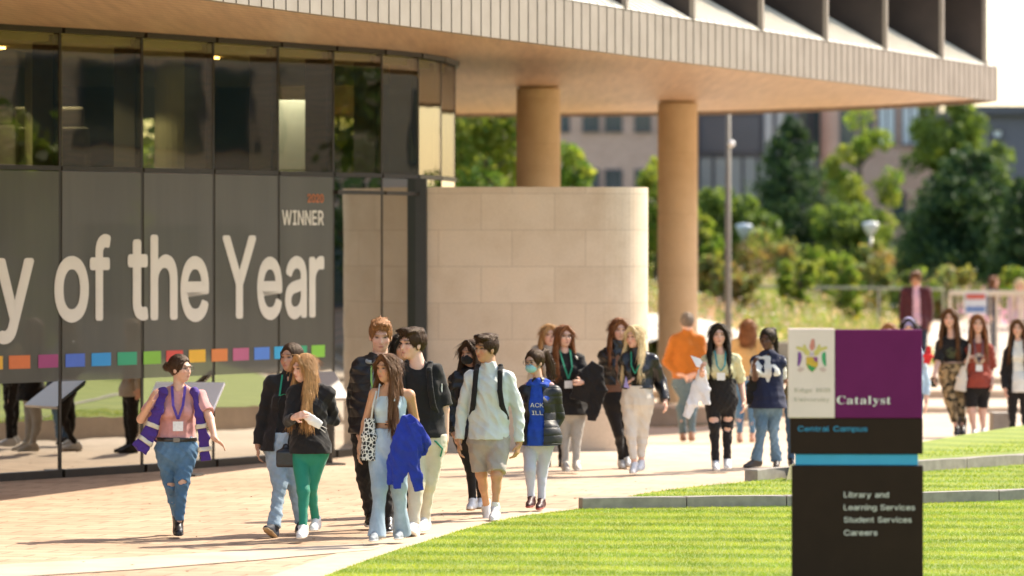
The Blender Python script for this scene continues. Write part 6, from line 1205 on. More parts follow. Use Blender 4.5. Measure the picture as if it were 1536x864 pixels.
                for g in (-1, 1):
                    for i in range(3): sc.cone(hp(g * .012, .066, .116), hp(g * (.066 + .006 * i), .052 + .01 * i, .045), .014 * q, .013 * q, .01); sc.cone(hp(g * (.066 + .006 * i), .052 + .01 * i, .045), hp(g * .084, .03, -.04), .013 * q, .014 * q, .01)
                sc.ell(hp(0, .115, -.03), r(.050, .06, .085), A, .004, 'sub')
            elif style in ('pony', 'bun', 'slick'):
                sc.ell(hp(0, .03, -.10), r(.1, .085, .072), A, .008, 'sub'); sc.ell(hp(0, .100, .005), r(.066, .05, .075), A, .01, 'sub')
                for i in range(30):
                    a = rg.uniform(-1, 1); sc.cone(hp(a * .066, .045 - .03 * abs(a), .098 - .05 * abs(a)), hp(a * .05, -.075, .06 - .02 * abs(a)), .009 * q, .011 * q, .008)
                if style == 'bun':
                    c0 = hp(0, -.138, .020); sc.ell(c0, r(.044, .044, .044), A, .01)
                    for i in range(14): d = nv(rg.normal(size=3)); sc.cone(c0 + d * .022, c0 + d * rg.uniform(.035, .055) * q, .012 * q, .006 * q, .006)
                if style == 'pony':
                    b0 = hp(part * .02, -.10, .075)
                    for i in range(12): e = rg.normal(0, .012, 3); p1 = b0 + (-s.hf * .05 + s.hu * .01) * q + e; p2 = p1 + np.array([part * .04 + rg.normal(0, .01), .02, -L * .5]); p3 = p2 + np.array([part * .02 + rg.normal(0, .015), rg.normal(0, .01), -L * .5]); sc.cone(b0, p1, .018 * q, .02 * q, .006); sc.cone(p1, p2, .02 * q, .018 * q, .006); sc.cone(p2, p3, .018 * q, .006 * q, .006)
                for g in (-1, 1): sc.cone(hp(g * .066, .055, .05), hp(g * .078, .040, -.02 - .02 * (style == 'pony')), .008 * q, .005 * q, .005)
        o, V = s.add(name, sc, hair_mat('hair_' + c, HAIR[c]), (.0016, seed, .016, .12)); s.strands(o, V, style, hair_mat('hair_' + c, HAIR[c]), seed); return o
    def strands(s, o, V, style, mat, seed):
        me = o.data; nq = len(me.polygons); Q = np.zeros(nq * 4, np.int32); me.polygons.foreach_get('vertices', Q); Q = Q.reshape(-1, 4)
        N = np.zeros(len(V) * 3, np.float32); me.vertices.foreach_get('normal', N); N = N.reshape(-1, 3); rg = np.random.default_rng(seed); m = int(len(V) * (.30 if s.vox < .009 else .22))
        i = rg.integers(0, len(V), m); p = V[i]; n = N[i]; q = s.hh / .232; rel = (p - s.hc) / q; lu = rel @ s.hu; lf = rel @ s.hf; ls = rel @ s.hs_
        if style == 'short': fl = s.hf[None] * np.where(lf > -.02, .9, -.3)[:, None] - s.hu[None] * np.where(lu < .06, .9, .1)[:, None] + rg.normal(0, .35, (m, 3)); L = rg.uniform(.012, .028, m); lift = .002
        elif style in ('long', 'bob'): fl = np.where((lu > .06)[:, None], s.hs_[None] * np.sign(ls)[:, None] * .8 - s.hf[None] * .3, 0) + np.array([0, 0, -1.]) + rg.normal(0, .07, (m, 3)); L = rg.uniform(.06, .14, m); lift = .003
        else: fl = -s.hf[None] - s.hu[None] * .1 + rg.normal(0, .15, (m, 3)); L = rg.uniform(.02, .04, m); lift = .0006
        fl = fl - n * (n * fl).sum(1)[:, None] * .9; fl /= np.linalg.norm(fl, axis=1)[:, None] + 1e-9; w = np.cross(fl, n); w /= np.linalg.norm(w, axis=1)[:, None] + 1e-9
        L = L[:, None] * q; wd = rg.uniform(.0010, .0024, m)[:, None]; out = (rg.random(m) ** 3)[:, None] * lift * 2
        p0 = p - n * .002; p1 = p0 + fl * L * .5 + n * (.003 + out); p2 = p0 + fl * L + n * (.001 + out * 1.2) + np.array([0, 0, -.004]); P = np.stack([p0 - w * wd, p0 + w * wd, p1 + w * wd, p1 - w * wd, p2 + w * wd * .3, p2 - w * wd * .3], 1)
        b = len(V) + np.arange(m)[:, None] * 6; Fq = np.concatenate([b + np.array([0, 1, 2, 3]), b + np.array([3, 2, 4, 5])]); nm = np_mesh(me.name, np.concatenate([V, P.reshape(-1, 3)]), np.concatenate([Q, Fq]), True); nm.materials.append(mat); o.data = nm; bpy.data.meshes.remove(me)
    # ---- garments
    def top(s, name, mat, hem, e=.014, sleeve=.25, loose=.02, se=None, wr=(.004, 3, .10), neck=None, vneck=0, open_=0, collar=0, hood=0, flare=.0, crop_arm='lr', cuff=0, hip=0, k=.025, tank=False, vox=None, parent=None, bust=1):
        sc = s.sc(vox); z = s.z(hem) if hem > 3 else hem; s.torso(sc, e, z, not tank, bust, hip, flare, k); j, S = s.j, s.S
        if tank: sc.box(j['C'] + [0, 0, .19], (.4, .4, .09 * S + .03), None, .005, .004, 'sub')
        for n in crop_arm:
            if sleeve > 0: s.arm(sc, n, (e if se is None else se), sleeve, cuff=cuff, fe=(e if se is None else se) + loose * (sleeve < .6))
        up = j['N'] + [0, 0, .03]
        if collar: sc.cone(j['N'] - [0, 0, .035], j['N'] + nv(s.hc - j['N']) * collar * S, .070 * S + e * .5, .066 * S + e * .4, .015, capb=0)
        if hood:
            for t in np.linspace(-2.4, 2.4, 11):
                a = j['N'] - [0, 0, .008] + s.side * math.sin(t) * .088 * S - s.fwd * (math.cos(t) * .080 - .01) * S - np.array([0, 0, .018]) * (abs(t) > 1.6) ; sc.ell(a, np.array([.042, .042, .034 + .014 * math.cos(t)]) * S, None, .02)
        if neck is not None: sc.ell(j['N'] + s.fwd * .035 * S + [0, 0, neck], np.array([.062, .062, .05]) * S, None, .006, 'sub')
        if collar or hood or neck is None: sc.ell(s.hp(0, .01, -.06), np.array([.055, .06, .055]) * S, None, .005, 'sub')
        if vneck: sc.ell(j['C'] + s.fwd * .19 * S + [0, 0, .05], np.array([.045, .15, .25]) * S, [s.side, s.fwd, np.array([0, 0, 1.])], .004, 'sub')
        if open_:
            for zz, w in ((j['N'][2] + .08, open_ * .8), (j['P'][2] + .1, open_), (z - .25, open_ * 1.3)): pass
            a = np.array([j['N'][0], j['N'][1], j['N'][2] + .1]) + s.fwd * .16; b = np.array([j['P'][0], j['P'][1], z - .1]) + s.fwd * .16
            sc.cone(a, b, open_ * 1.0, open_ * 1.35, .004, .5, s.fwd, op='sub')
        return s.add(name, sc, mat, wr, parent)[0]
    def pants(s, name, mat, e=.008, to=1.0, flare=0, e2=None, waist=None, rips=(), wr=(.0055, 5, .08, 1.0), seat=.0, vox=None):
        sc = s.sc(vox); j, S, B = s.j, s.S, s.B; P = j['P']; f = s.fwd; wz = s.z(waist) if waist else P[2] + .07 * S
        rh = (.155 if s.sex == 'm' else .160) * S * B
        top_ = P.copy(); top_[2] = wz; low = P - [0, 0, .045 * S]; sc.cone(low, top_, rh + e + seat, rh * .92 + e, .02, 1.26, f, capb=0)
        for n in 'lr': s.leg(sc, n, e + (.004 if to < .6 else 0), to, .02, flare, e2)
        if s.sex == 'f' and seat >= 0:
            for g in (-1, 1): sc.ell(P - f * .06 * S + s.side * g * .06 * S - [0, 0, .05 * S], np.array([.08, .07, .08]) * S * B, None, .03)
        for n, t, rx, rz in rips:   # (leg, 0 hip..1 knee..2 ankle, half width, half height)
            a, b = (j[n + 'H'], j[n + 'K']) if t <= 1 else (j[n + 'K'], j[n + 'A']); t_ = t if t <= 1 else t - 1
            sc.ell(a + (b - a) * t_ + f * (.062 * S + e), (rx, .052, rz), None, .003, 'sub')
        o = s.add(name, sc, mat, (min(wr[0], max(e * .5, .001)),) + tuple(wr[1:]))[0]
        return o
    def shoes(s, mat, sole, boot=0, e=.0, lace=None, sock=None, heel=True):
        for n in 'lr':
            j, S = s.j, s.S * (1.08 if s.sex == 'm' else 1); a = j[n + 'A']; fd = s.foot_dir(n); lift = a[2] - .05 * s.H
            if n + 'toe' not in j: fd = nv(s.fwd + np.array([0, 0, -.0]))
            up = nv(np.array([0, 0, 1]) - fd * fd[2]); sd_ = np.cross(fd, up)
            base = a - up * (.082 * S); lo = np.minimum(base, a) - .26; hi = a + .26; hi[2] = a[2] + .2
            sc = Sculpt(lo, hi, .006 if s.vox < .009 else .008)
            hl, ball, toe = base - fd * .045 * S + up * .035, base + fd * .105 * S + up * .03, base + fd * .165 * S + up * .024
            sc.cone(hl, ball, .036 * S + e, .038 * S + e, .01); sc.cone(ball, toe, .038 * S + e, .027 * S + e, .01); sc.cone(hl + up * .02, a + up * (.030 + boot) * S, .038 * S + e, .043 * S + e + boot * .08, .02, capb=0)
            sc.cone(a + up * .012 + fd * .01, ball + up * .010, .038 * S, .028 * S, .02)
            sc.box(base + fd * .06 * S - up * .05, (.2, .2, .05 + .004), [fd, sd_, up], .001, .001, 'sub')
            sh, _ = s.add('shoe', sc, mat, (.002, 9, .04))
            sc = Sculpt(lo, hi, .006 if s.vox < .009 else .008)
            for p, q_, ra, rb in ((hl, ball, .038, .043), (ball, toe, .043, .033)): sc.cone(p, q_, ra * S + e, rb * S + e, .01)
            sc.box(base + fd * .06 * S + up * .105, (.25, .2, .085), [fd, sd_, up], .001, .001, 'sub'); sc.box(base + fd * .06 * S - up * .04, (.25, .2, .04), [fd, sd_, up], .001, .001, 'sub')
            s.add('sole', sc, sole, None, sh)
            if lace is None: lace = simple('shoe_lace', (.30, .29, .28), .7)
            if n + 'toe' not in j:
                bm = bmesh.new()
                for i in range(4):
                    c = a + fd * (.045 + .024 * i) * S + up * (-.008 - .011 * i) * S; tube(bm, [c - sd_ * .022, c + up * .004, c + sd_ * .022], .0045, 5)
                obj('lace', bm, lace, sh)
    # ---- worn bits
    def lanyard(s, mat, badge=None, py=None, w=.011, off=.02, card=(.045, .06)):
        j, S = s.j, s.S; N, C, f = j['N'], j['C'], s.fwd; zz = s.z(py) if py else C[2] - .2; bm = bmesh.new(); dep = (.175 + off) * S / 1.0 * (1 + (s.B - 1) * .6) * .72
        low = np.array([C[0], C[1], zz]) + f * (dep + .02)
        for g in (-1, 1):
            pts = [N + s.side * g * .055 * S - f * .03 + [0, 0, .012], N + s.side * g * .062 * S + f * .06 * S + [0, 0, -.005], C + s.side * g * .045 * S + f * (dep + .012) + [0, 0, .02], low]
            P_ = [Vector(p) for p in pts]; cr = []
            for i in range(3):
                for u in np.linspace(0, 1, 5)[:-1]: cr.append(P_[i].lerp(P_[i + 1], u))
            cr.append(P_[3])
            for a, b in zip(cr, cr[1:]):
                sd_ = Vector(s.side) * w; vs = [bm.verts.new(v) for v in (a - sd_, a + sd_, b + sd_, b - sd_)]; bm.faces.new(vs)
                fo = Vector(f) * .003; vs2 = [bm.verts.new(v + fo) for v in (a - sd_, a + sd_, b + sd_, b - sd_)]; bm.faces.new(vs2[::-1])
        o = obj('lanyard', bm, mat, s.root)
        if badge:
            c = low + f * .006 - [0, 0, card[1] + .0]; bm = bmesh.new(); bmesh.ops.create_cube(bm, size=1); ax = Matrix((s.side, -f, (0, 0, 1))).transposed().to_4x4()
            bmesh.ops.transform(bm, matrix=Matrix.Translation(c) @ ax @ Matrix.Diagonal((card[0] * 2, .006, card[1] * 1.4, 1)), verts=bm.verts); b_ = obj('badge', bm, badge, o)
        return o
    def mask_field(s, sc):
        q = s.hh / .232; r = lambda *v: np.array(v) * q; sc.ell(s.hp(0, .052, -.048), r(.062, .062, .052), s.hax, .01)
        sc.box(s.hp(0, -.03, -.05), r(.2, .07, .2), s.hax, .005, .004, 'sub')
    def mask(s, mat):
        sc = Sculpt(s.hc - .2, s.hc + .2, .006); s.mask_field(sc); o, _ = s.add('face_mask', sc, mat, (.0015, 4, .02)); bm = bmesh.new()
        for g in (-1, 1): tube(bm, [s.hp(g * .055, .05, -.03), s.hp(g * .078, 0, -.005)], .0022, 5); tube(bm, [s.hp(g * .052, .05, -.075), s.hp(g * .078, 0, -.03)], .0022, 5)
        obj('ear_loops', bm, mat, o)
    def glasses(s, mat):
        bm = bmesh.new(); q = s.hh / .232
        for g in (-1, 1):
            c = s.hp(g * .033, .103, .008); ring = [Vector(c + (s.hs_ * math.cos(t) * .027 + s.hu * math.sin(t) * .022) * q) for t in np.linspace(0, 2 * math.pi, 15)]; tube(bm, ring, .0020, 5, False); tube(bm, [s.hp(g * .060, .100, .012), s.hp(g * .080, .0, .008)], .0018, 5)
        tube(bm, [s.hp(-.007, .105, .010), s.hp(.007, .105, .010)], .0026, 5); obj('glasses', bm, mat, s.root)
    def world(s, p): return Vector(p) + s.org

from mathutils.bvhtree import BVHTree
def decal(fg, target, bm, mat, name, zoff=0.0, lift=.003):
    """bm drawn in (side, z) metres round the chest centre is laid onto the garment from the front"""
    me = target.data; T = BVHTree.FromPolygons([v.co for v in me.vertices], [p.vertices for p in me.polygons]); C = fg.j['C']; f = Vector(fg.fwd); sd_ = Vector(fg.side)
    bmesh.ops.triangulate(bm, faces=bm.faces[:]); bmesh.ops.subdivide_edges(bm, edges=bm.edges[:], cuts=1)
    for v in bm.verts:
        p = Vector(C) + sd_ * v.co.x + Vector((0, 0, v.co.y + zoff)) + f * .6; h = T.ray_cast(p, -f, 1.2)
        v.co = (h[0] if h[0] is not None else p - f * .42) + f * (lift + v.co.z * .5)
    return obj(name, bm, mat, target)
# ================================================================ fabrics used
BLK = cloth('black_jersey', (.014, .012, .012)); BLKP = puffer('black_puffer', (.012, .011, .012)); BLKL = leather('black_leather', (.012, .010, .010))
JEAN = denim('mid_blue_denim', (.075, .16, .27), .55); JEANL = denim('light_blue_denim', (.30, .385, .47), .6); JEAND = denim('dark_blue_denim', (.05, .10, .17), .3)
WHT = cloth('white_cotton', (.72, .70, .66)); WSOLE = simple('white_rubber', (.66, .64, .60), .6, 0, .05); BSOLE = simple('black_rubber', (.02, .02, .02), .6, 0, .2); TSOLE = simple('tan_rubber', (.42, .28, .15), .7)
WSHOE = simple('white_trainer', (.66, .66, .67), .5, 0, .06, 20); BSHOE = simple('black_boot', (.018, .015, .014), .4, 0, .3, 20); GREEN = simple('green_ribbon', (.01, .22, .12), .6); CARD = simple('id_card', (.72, .72, .72), .3, 0, .1, 60)
METAL = simple('gunmetal', (.15, .14, .13), .3, .8); PHONE = simple('phone_black', (.015, .015, .018), .15)
def item(fg, name, label, cat, sc, mat, wr=None, parts=()):
    me, V = sc.mesh(name, wr); o = link_mesh(name, me, mat); o.location = fg.org; return tag(o, label, cat)
def near(fg, c, r, vox=.008): c = np.array(c, float); return Sculpt(c - r, c + r, vox)
def backpack(fg, label, c='black_jersey', straps=(.09, .075), mat=None, low=.42):
    """the pack sits behind the shoulders, its two straps come round the front"""
    j, S, f, sd = fg.j, fg.S, fg.fwd, fg.side; mat = mat or BLK; sc = fg.sc(); C, N, P = j['C'], j['N'], j['P']
    sc.box(C - f * .19 * S - [0, 0, .10], np.array([.15, .09, .22]) * S, [sd, f, np.array([0, 0, 1])], .05, .02)
    o = item(fg, 'backpack', label, 'backpack', sc, mat, (.003, 4, .08))
    for g in (-1, 1):
        sc = fg.sc(); x = sd * g
        pts = [N + x * .10 * S - f * .10 * S + [0, 0, -.03], N + x * .105 * S + f * .0 + [0, 0, .012], N + x * .112 * S + f * .085 * S + [0, 0, -.05], C + x * .118 * S + f * .125 * S + [0, 0, .0], C + x * .135 * S + f * .105 * S - [0, 0, .13 * S], C + x * .165 * S + f * .02 - [0, 0, .25 * S], C + x * .14 * S - f * .12 * S - [0, 0, .27 * S]]
        for a, b in zip(pts, pts[1:]): sc.cone(a, b, .026 * S, .026 * S, .006, 2.2, f)
        me, V = sc.mesh('strap', None); link_mesh('strap', me, mat, o)
    return o
def drape(fg, name, label, cat, pts, rad, mat, y, thick=.05, wr=(.010, 3, .10), vox=.009, k=.03):
    """cloth hanging in a bundle: chain(s) of (px, py) with radii, at depth y in front of the figure's line"""
    allp = [np.array([fg.x(a), y + d, fg.z(b)]) for ch in pts for (a, b, d) in ch]; A = np.array(allp); sc = Sculpt(A.min(0) - .16, A.max(0) + .16, vox)
    for ch, rr in zip(pts, rad):
        P = [np.array([fg.x(a), y + d, fg.z(b)]) for (a, b, d) in ch]
        for a, b, ra, rb in zip(P, P[1:], rr, rr[1:]): sc.cone(a, b, ra, rb, k, 2.0, (0, 1, 0), capa=.02, capb=.0)
    return item(fg, name, label, cat, sc, mat, wr)
PEOPLE = []
def want(n): return (not ONLY) or n in ONLY
ONLY = set()
# ---- 1: guide in pink tee with purple vest
if want(1):
    p = Fig((268, 806.5), 534, 'f', 4, (52, 0), 1.14, dict(cx=267, hx=269, P=(265, 668), N=(268, 579), lS=(240, 594), rS=(299, 594), lE=(213, 628, -.02), lW=(229, 603, -.2), lT=(234, 588), rE=(317, 628, -.03), rW=(326, 656, -.15), rT=(342, 667), rK=(274, 722, -.08), rA=(268, 789, -.02), lK=(256, 728, .05), lA=(262, 781, .35)), .007, 'light')
    p.start('person with hair in a bun, pink tee, open purple vest and ripped jeans, walking alone'); p.hair('bun', 'dark', seed=1); p.j['ltoe'] = (.1, -.6, -.8); p.body(curl=(.5, .35))
    p.top('tee', cloth('dusty_pink', (.62, .31, .29)), 661, .018, .36, .012, .018, (.008, 2, .10), neck=0.0, flare=-.012)
    p.pants('jeans', JEAN, .012, .93, 0, .006, 655, rips=(('r', 1.0, .042, .020), ('l', .98, .04, .014)))
    sc = p.sc(); P_ = p.j['P']; w_ = P_ + [0, 0, .055]; sc.cone(w_ - [0, 0, .018], w_ + [0, 0, .018], .176 * p.S * 1.1, .174 * p.S * 1.1, .002, 1.22, p.fwd, capa=0, capb=0); p.add('belt', sc, leather('belt_leather', (.02, .015, .012)))
    bm = box(-.03, .03, -.008, .008, -.022, .022, .004); o = obj('buckle', bm, METAL, p.root); o.location = p.j['P'] + p.fwd * .162 + [0, 0, .055]
    # vest: two front panels and a back, hanging open
    VEST = cloth('purple_vest', (.065, .030, .20)); REF = simple('reflective_tape', (.55, .50, .40), .35, .3, .08, 20)
    sc = p.sc(); j = p.j
    chains = (((246, 587), (238, 618), (225, 652), (210, 674)), ((292, 587), (301, 622), (307, 658), (311, 690)))
    front = []
    for ch, rr in zip(chains, ((.035, .05, .065, .085), (.030, .040, .048, .048))):
        P_ = [np.array([p.x(a), -.12 - .02 * i, p.z(b)]) for i, (a, b) in enumerate(ch)]; P_[0][1] = -.075; P_[1][1] = -.16; front.append(P_)
        sc.cone(P_[0] + [0, .13, -.01], P_[0], .04, rr[0] + .012, .02)
        for a, b, ra, rb in zip(P_, P_[1:], rr, rr[1:]): sc.cone(a, b, ra, rb, .02, 2.6, (0, 1, 0), capb=0)
    bk = [np.array([p.x(x), .17, p.z(y)]) for x, y in ((268, 600), (262, 645), (248, 672))]
    sc.cone(bk[0], bk[1], .13, .16, .03, 2.2, (0, 1, 0)); sc.cone(bk[1], bk[2], .16, .17, .03, 2.2, (0, 1, 0), capb=0)
    v_, _ = p.add('safety_vest', sc, VEST, (.008, 6, .08))
    for P_, rr, ts in ((front[0], (.05, .065), ((1, .55), (2, .35))), (front[1], (.043, .048), ((1, .45), (2, .45)))):
        for (i, t), r_ in zip(ts, rr):
            c = P_[i] + (P_[i + 1] - P_[i]) * t; d = nv(P_[i + 1] - P_[i]); q = p.sc(.006); q.cone(c - d * .022, c + d * .022, r_ + .014, r_ + .016, .001, 2.4, (0, 1, 0), capa=0, capb=0); me, V = q.mesh('reflective_band', (.005, 6, .08)); link_mesh('reflective_band', me, REF, v_)
    p.lanyard(simple('purple_ribbon', (.07, .03, .26), .6), CARD, 628, .012, .03)
    p.shoes(BSHOE, BSOLE, .06, .006, simple('boot_lace', (.2, .18, .15))); p.glasses(METAL); 
# ---- 2: black jacket, slicked dark hair
if want(2):
    p = Fig((425, 804), 517, 'f', -10, (-22, 3), 1.0, dict(cx=425, hx=438, P=(425, 660), N=(436, 561), lS=(408, 574), rS=(462, 574), lE=(393, 625, .03), lW=(387, 668, -.05), lT=(387, 684), rE=(468, 622, .05), rW=(466, 668), lK=(421, 726, -.12), lA=(413, 789, -.28), rK=(440, 724, -.02), rA=(452, 785, .12)), .008, 'olive')
    p.start('person with slicked back dark hair, open black jacket and light jeans beside the green leggings'); p.j['ltoe'] = (-.3, -.85, .38); p.hair('slick', 'dark', seed=2); p.body(curl=(.7, .7))
    p.top('vest_top', BLK, 650, .012, 0, 0, neck=-.02, tank=False); p.top('jacket', cloth('black_fleece', (.016, .014, .013)), 676, .034, .98, 0, .018, (.007, 4, .11), open_=.045, collar=.05, cuff=.006, flare=.01)
    p.pants('jeans', JEANL, .016, .99, .012, .018); p.lanyard(GREEN, None, 590, .008, .03); p.shoes(simple('navy_canvas', (.02, .022, .035), .7), TSOLE)
# ---- 3: green leggings
if want(3):
    p = Fig((463, 812), 533, 'f', -8, (-48, -4), 1.02, dict(cx=464, hx=458, P=(465, 668), N=(464, 572), lS=(441, 588), rS=(492, 590), rE=(500, 631, .05), rW=(474, 632, -.2), rT=(456, 622), lE=(434, 631, .0), lW=(444, 624, -.2), lT=(456, 619), lK=(456, 736, -.12), lA=(456, 791, -.2), rK=(466, 732, 0), rA=(473, 783, .12)), .007, 'fair')
    p.start('person with long ginger hair, black top and bright green leggings, holding a white mask'); p.hair('long', 'strawberry', L=.40, seed=3); p.body(curl=(1.1, 1.1))
    p.top('long_sleeved_top', BLK, 680, .022, .97, 0, .016, (.006, 5, .10), hip=.006, collar=.02)
    p.pants('leggings', cloth('emerald_jersey', (.0, .20, .125), .6, .06), .003, .99, 0, .004, wr=(.0015, 5, .12)); p.shoes(WSHOE, WSOLE, .0, .004, simple('pale_lace', (.6, .5, .5)))
    drape(p, 'face_mask', 'white folded face mask held by the person in green leggings', 'face mask', [[(458, 619, 0), (470, 628, -.01), (484, 637, .0)]], [(.032, .046, .036)], cloth('white_mask', (.80, .79, .76)), -.27, wr=(.003, 3, .05), vox=.006, k=.01)
    bm = bmesh.new(); tube(bm, [(p.x(484), -.27, p.z(637)), (p.x(492), -.26, p.z(641)), (p.x(490), -.26, p.z(647)), (p.x(481), -.27, p.z(640))], .003, 5); o = obj('ear_loop', bm, WHT, [q for q in COL.objects if q.name.startswith('face_mask') and q.get('category')][-1])
    sc = near(p, (p.x(429), .0, p.z(684)), .3); sc.box((p.x(429), .0, p.z(688)), (.085, .05, .075), None, .02, .01); sc.cone((p.x(429), 0, p.z(676)), (p.x(429), 0, p.z(670)), .05, .03, .03, 2, (0, 1, 0)); sc.cone((p.x(432), 0, p.z(672)), (p.x(440), .05, p.z(600) - 0), .006, .006, .002) if 0 else None
    item(p, 'handbag', 'small black leather handbag hanging between the light jeans and the green leggings', 'handbag', sc, BLKL)
# ---- 4: tall ginger hair, black puffer
if want(4):
    p = Fig((569, 797), 481, 'm', 0, (4, -12), 1.0, dict(cx=562, hx=571, P=(560, 640), N=(569, 538), lS=(542, 552), rS=(590, 552), lE=(532, 600, .05), lW=(535, 640, -.05), rE=(600, 602), rW=(598, 640), lK=(546, 716, .1), lA=(554, 775, .25), rK=(578, 715, -.1), rA=(584, 780, -.15)), .008, 'fair')
    p.start('tall person with short ginger hair, open black puffer coat over a grey hoodie'); p.hair('short', 'ginger', seed=4, vol=.9); p.body()
    p.top('hoodie', cloth('grey_hoodie', (.34, .37, .36)), 640, .016, 0, 0, hood=1); p.top('puffer_coat', BLKP, 650, .045, 1.0, 0, .040, (.010, 6, .12), open_=.045, collar=.05, hood=1, k=.03)
    p.pants('trousers', BLK, .014, .99, 0, .016); p.lanyard(simple('lime_ribbon', (.30, .55, .12), .6), None, 610, .008, .04); p.shoes(BLKL, WSOLE)
# ---- 5: light blue crop top
if want(5):
    p = Fig((582, 817), 533, 'f', -14, (-30, 0), 1.0, dict(cx=583, hx=583, P=(582, 657), N=(586, 576), lS=(562, 590), rS=(614, 592), lE=(548, 636, .05), lW=(540, 672, -.02), lT=(538, 686), rE=(622, 632, .02), rW=(602, 634, -.25), rT=(588, 636), lK=(570, 732, -.10), lA=(566, 796, -.15), rK=(598, 730, .02), rA=(602, 796, .12)), .0065, 'tan')
    p.start('person with long brown hair, pale blue crop top and wide light jeans at the front'); p.hair('long', 'brown', L=.42, seed=5, vol=.9); p.body(curl=(.6, 1.0))
    ctm = cloth('pale_blue_rib', (.50, .60, .66)); ct = p.top('crop_top', ctm, 634, .015, 0, 0, None, (.002, 3, .09), tank=True, neck=None, bust=.85)
    bm = bmesh.new(); j = p.j
    for g in (-1, 1): tube(bm, [j['C'] + p.side * g * .075 + p.fwd * .13 + [0, 0, .03], j['N'] + p.side * g * .085 + p.fwd * .045 - [0, 0, .0], j['N'] + p.side * g * .085 - p.fwd * .09 - [0, 0, .05]], .006, 6)
    obj('shoulder_straps', bm, ctm, ct)
    p.pants('jeans', JEANL, .018, 1.06, .026, .024, 642, wr=(.005, 8, .12, .6)); p.shoes(simple('grey_canvas', (.30, .33, .36), .7), WSOLE)
    BLUE = cloth('royal_blue', (.018, .035, .30)); drape(p, 'blue_jacket', 'royal blue jacket draped over the forearm of the person in the pale blue crop top', 'jacket', [[(608, 628, 0), (596, 655, -.02), (588, 690, 0), (587, 726, .02)], [(610, 628, 0), (603, 660, -.035), (598, 695, -.02), (597, 731, .0)], [(612, 626, 0), (613, 660, -.03), (608, 700, -.01), (603, 722, .0)], [(614, 624, 0), (630, 642, .0), (640, 662, .02), (636, 682, .05)], [(614, 630, 0), (626, 655, -.02), (630, 675, .0), (625, 690, .03)], [(616, 636, -.02), (620, 675, -.03), (622, 708, -.01), (627, 735, .0)], [(618, 650, 0), (626, 690, 0), (631, 716, 0), (634, 733, 0)]], [(.04, .042, .04, .032), (.04, .045, .042, .036), (.045, .05, .042, .02), (.04, .048, .046, .03), (.04, .046, .04, .03), (.05, .052, .042, .028), (.03, .035, .03, .02)], BLUE, -.26, wr=(.008, 3, .075, .3), k=.006, vox=.007)
    def leop():
        def ex(m, col):
            v = m.n('ShaderNodeTexVoronoi', feature='DISTANCE_TO_EDGE', i={'Scale': 38}); m.l(m.co((1, 1, .8)), v.inputs['Vector']); return m.mix(m.ramp(v.outputs['Distance'], [(.10, (0, 0, 0)), (.14, (1, 1, 1))]), (.70, .68, .63), (.02, .02, .02))
        return cloth('spotted_canvas', (.6, .6, .6), extra=ex)
    drape(p, 'tote_bag', 'black and white patterned tote bag hanging beside the person in the crop top', 'tote bag', [[(555, 630, 0), (554, 655, 0), (552, 690, 0)]], [(.050, .068, .075)], leop(), -.09, wr=(.005, 3, .14, .4))
    bm = bmesh.new(); tube(bm, [(p.x(557), -.1, p.z(632)), (p.x(560), -.11, p.z(608)), (p.x(565), -.05, p.z(587)), (p.x(566), .05, p.z(590)), (p.x(552), .06, p.z(632))], .009, 6); obj('bag_strap', bm, cloth('cream_strap', (.6, .57, .5)), [q for q in COL.objects if q.name.startswith('tote_bag')][-1])
    ph = obj('mobile_phone', box(-.038, .038, -.005, .005, -.018, .018, .004), PHONE); tag(ph, 'dark mobile phone held by the person in the pale blue crop top', 'phone'); ph.location = p.world((p.x(584), p.j['rW'][1] - .03, p.z(634))); ph.rotation_euler = (.9, -.35, 0)
# ---- 6: black tee, beige trousers
if want(6):
    p = Fig((630, 803), 494, 'm', -12, (-38, 0), 1.02, dict(cx=634, hx=620, P=(637, 650), N=(627, 546), lS=(606, 556), rS=(653, 557), lE=(604, 606, .05), lW=(606, 650), rE=(666, 614, .04), rW=(668, 660, -.04), rT=(666, 678), lK=(625, 726, -.12), lA=(621, 788, -.18), rK=(642, 724, .02), rA=(636, 781, .12)), .007, 'fair')
    p.j['ltoe'] = (-.15, -.9, .25); p.start('person with dark swept hair, black tee and beige trousers carrying a green lanyard'); p.hair('short', 'dark', seed=6, vol=1.25, part=-.5); p.body(curl=(.6, .9))
    p.top('tee', BLK, 656, .020, .45, .022, .018, (.006, 7, .10), neck=0.0); bm = bmesh.new()
    a = p.j['rS'] + (p.j['rE'] - p.j['rS']) * .45; obj('sleeve_stripe', box(-.012, .012, -.01, .01, -.055, .045, .004), WHT, p.root).location = a + p.fwd * .06 + p.side * .03; bm.free()
    p.pants('trousers', cloth('stone_twill', (.60, .53, .43)), .020, .97, 0, .014, wr=(.005, 4, .12)); p.shoes(WSHOE, WSOLE, .0, .004)
    backpack(p, 'black backpack worn by the person in the black tee and beige trousers')
    bm = bmesh.new(); tube(bm, [(p.x(646), -.12, p.z(657)), (p.x(655), -.14, p.z(662)), (p.x(664), -.12, p.z(672)), (p.x(661), -.1, p.z(684))], .008, 6); o = obj('green_lanyard', bm, GREEN); o.location = p.org; tag(o, 'green lanyard dangling from the hand of the person in the black tee', 'lanyard')
# ---- 6b: dark head behind
if want(62):
    p = Fig((603, 776), 502, 'f', 0, (10, 0), 1.0, dict(cx=603, hx=603), .010, 'olive'); p.start('person mostly hidden behind the tall one in the puffer coat, only dark hair showing'); p.hair('bob', 'black', L=.18, seed=16); p.body(); p.top('dark_coat', BLK, 690, .03, 1, 0, .02); p.pants('trousers', BLK, .012); p.shoes(BSHOE, BSOLE)
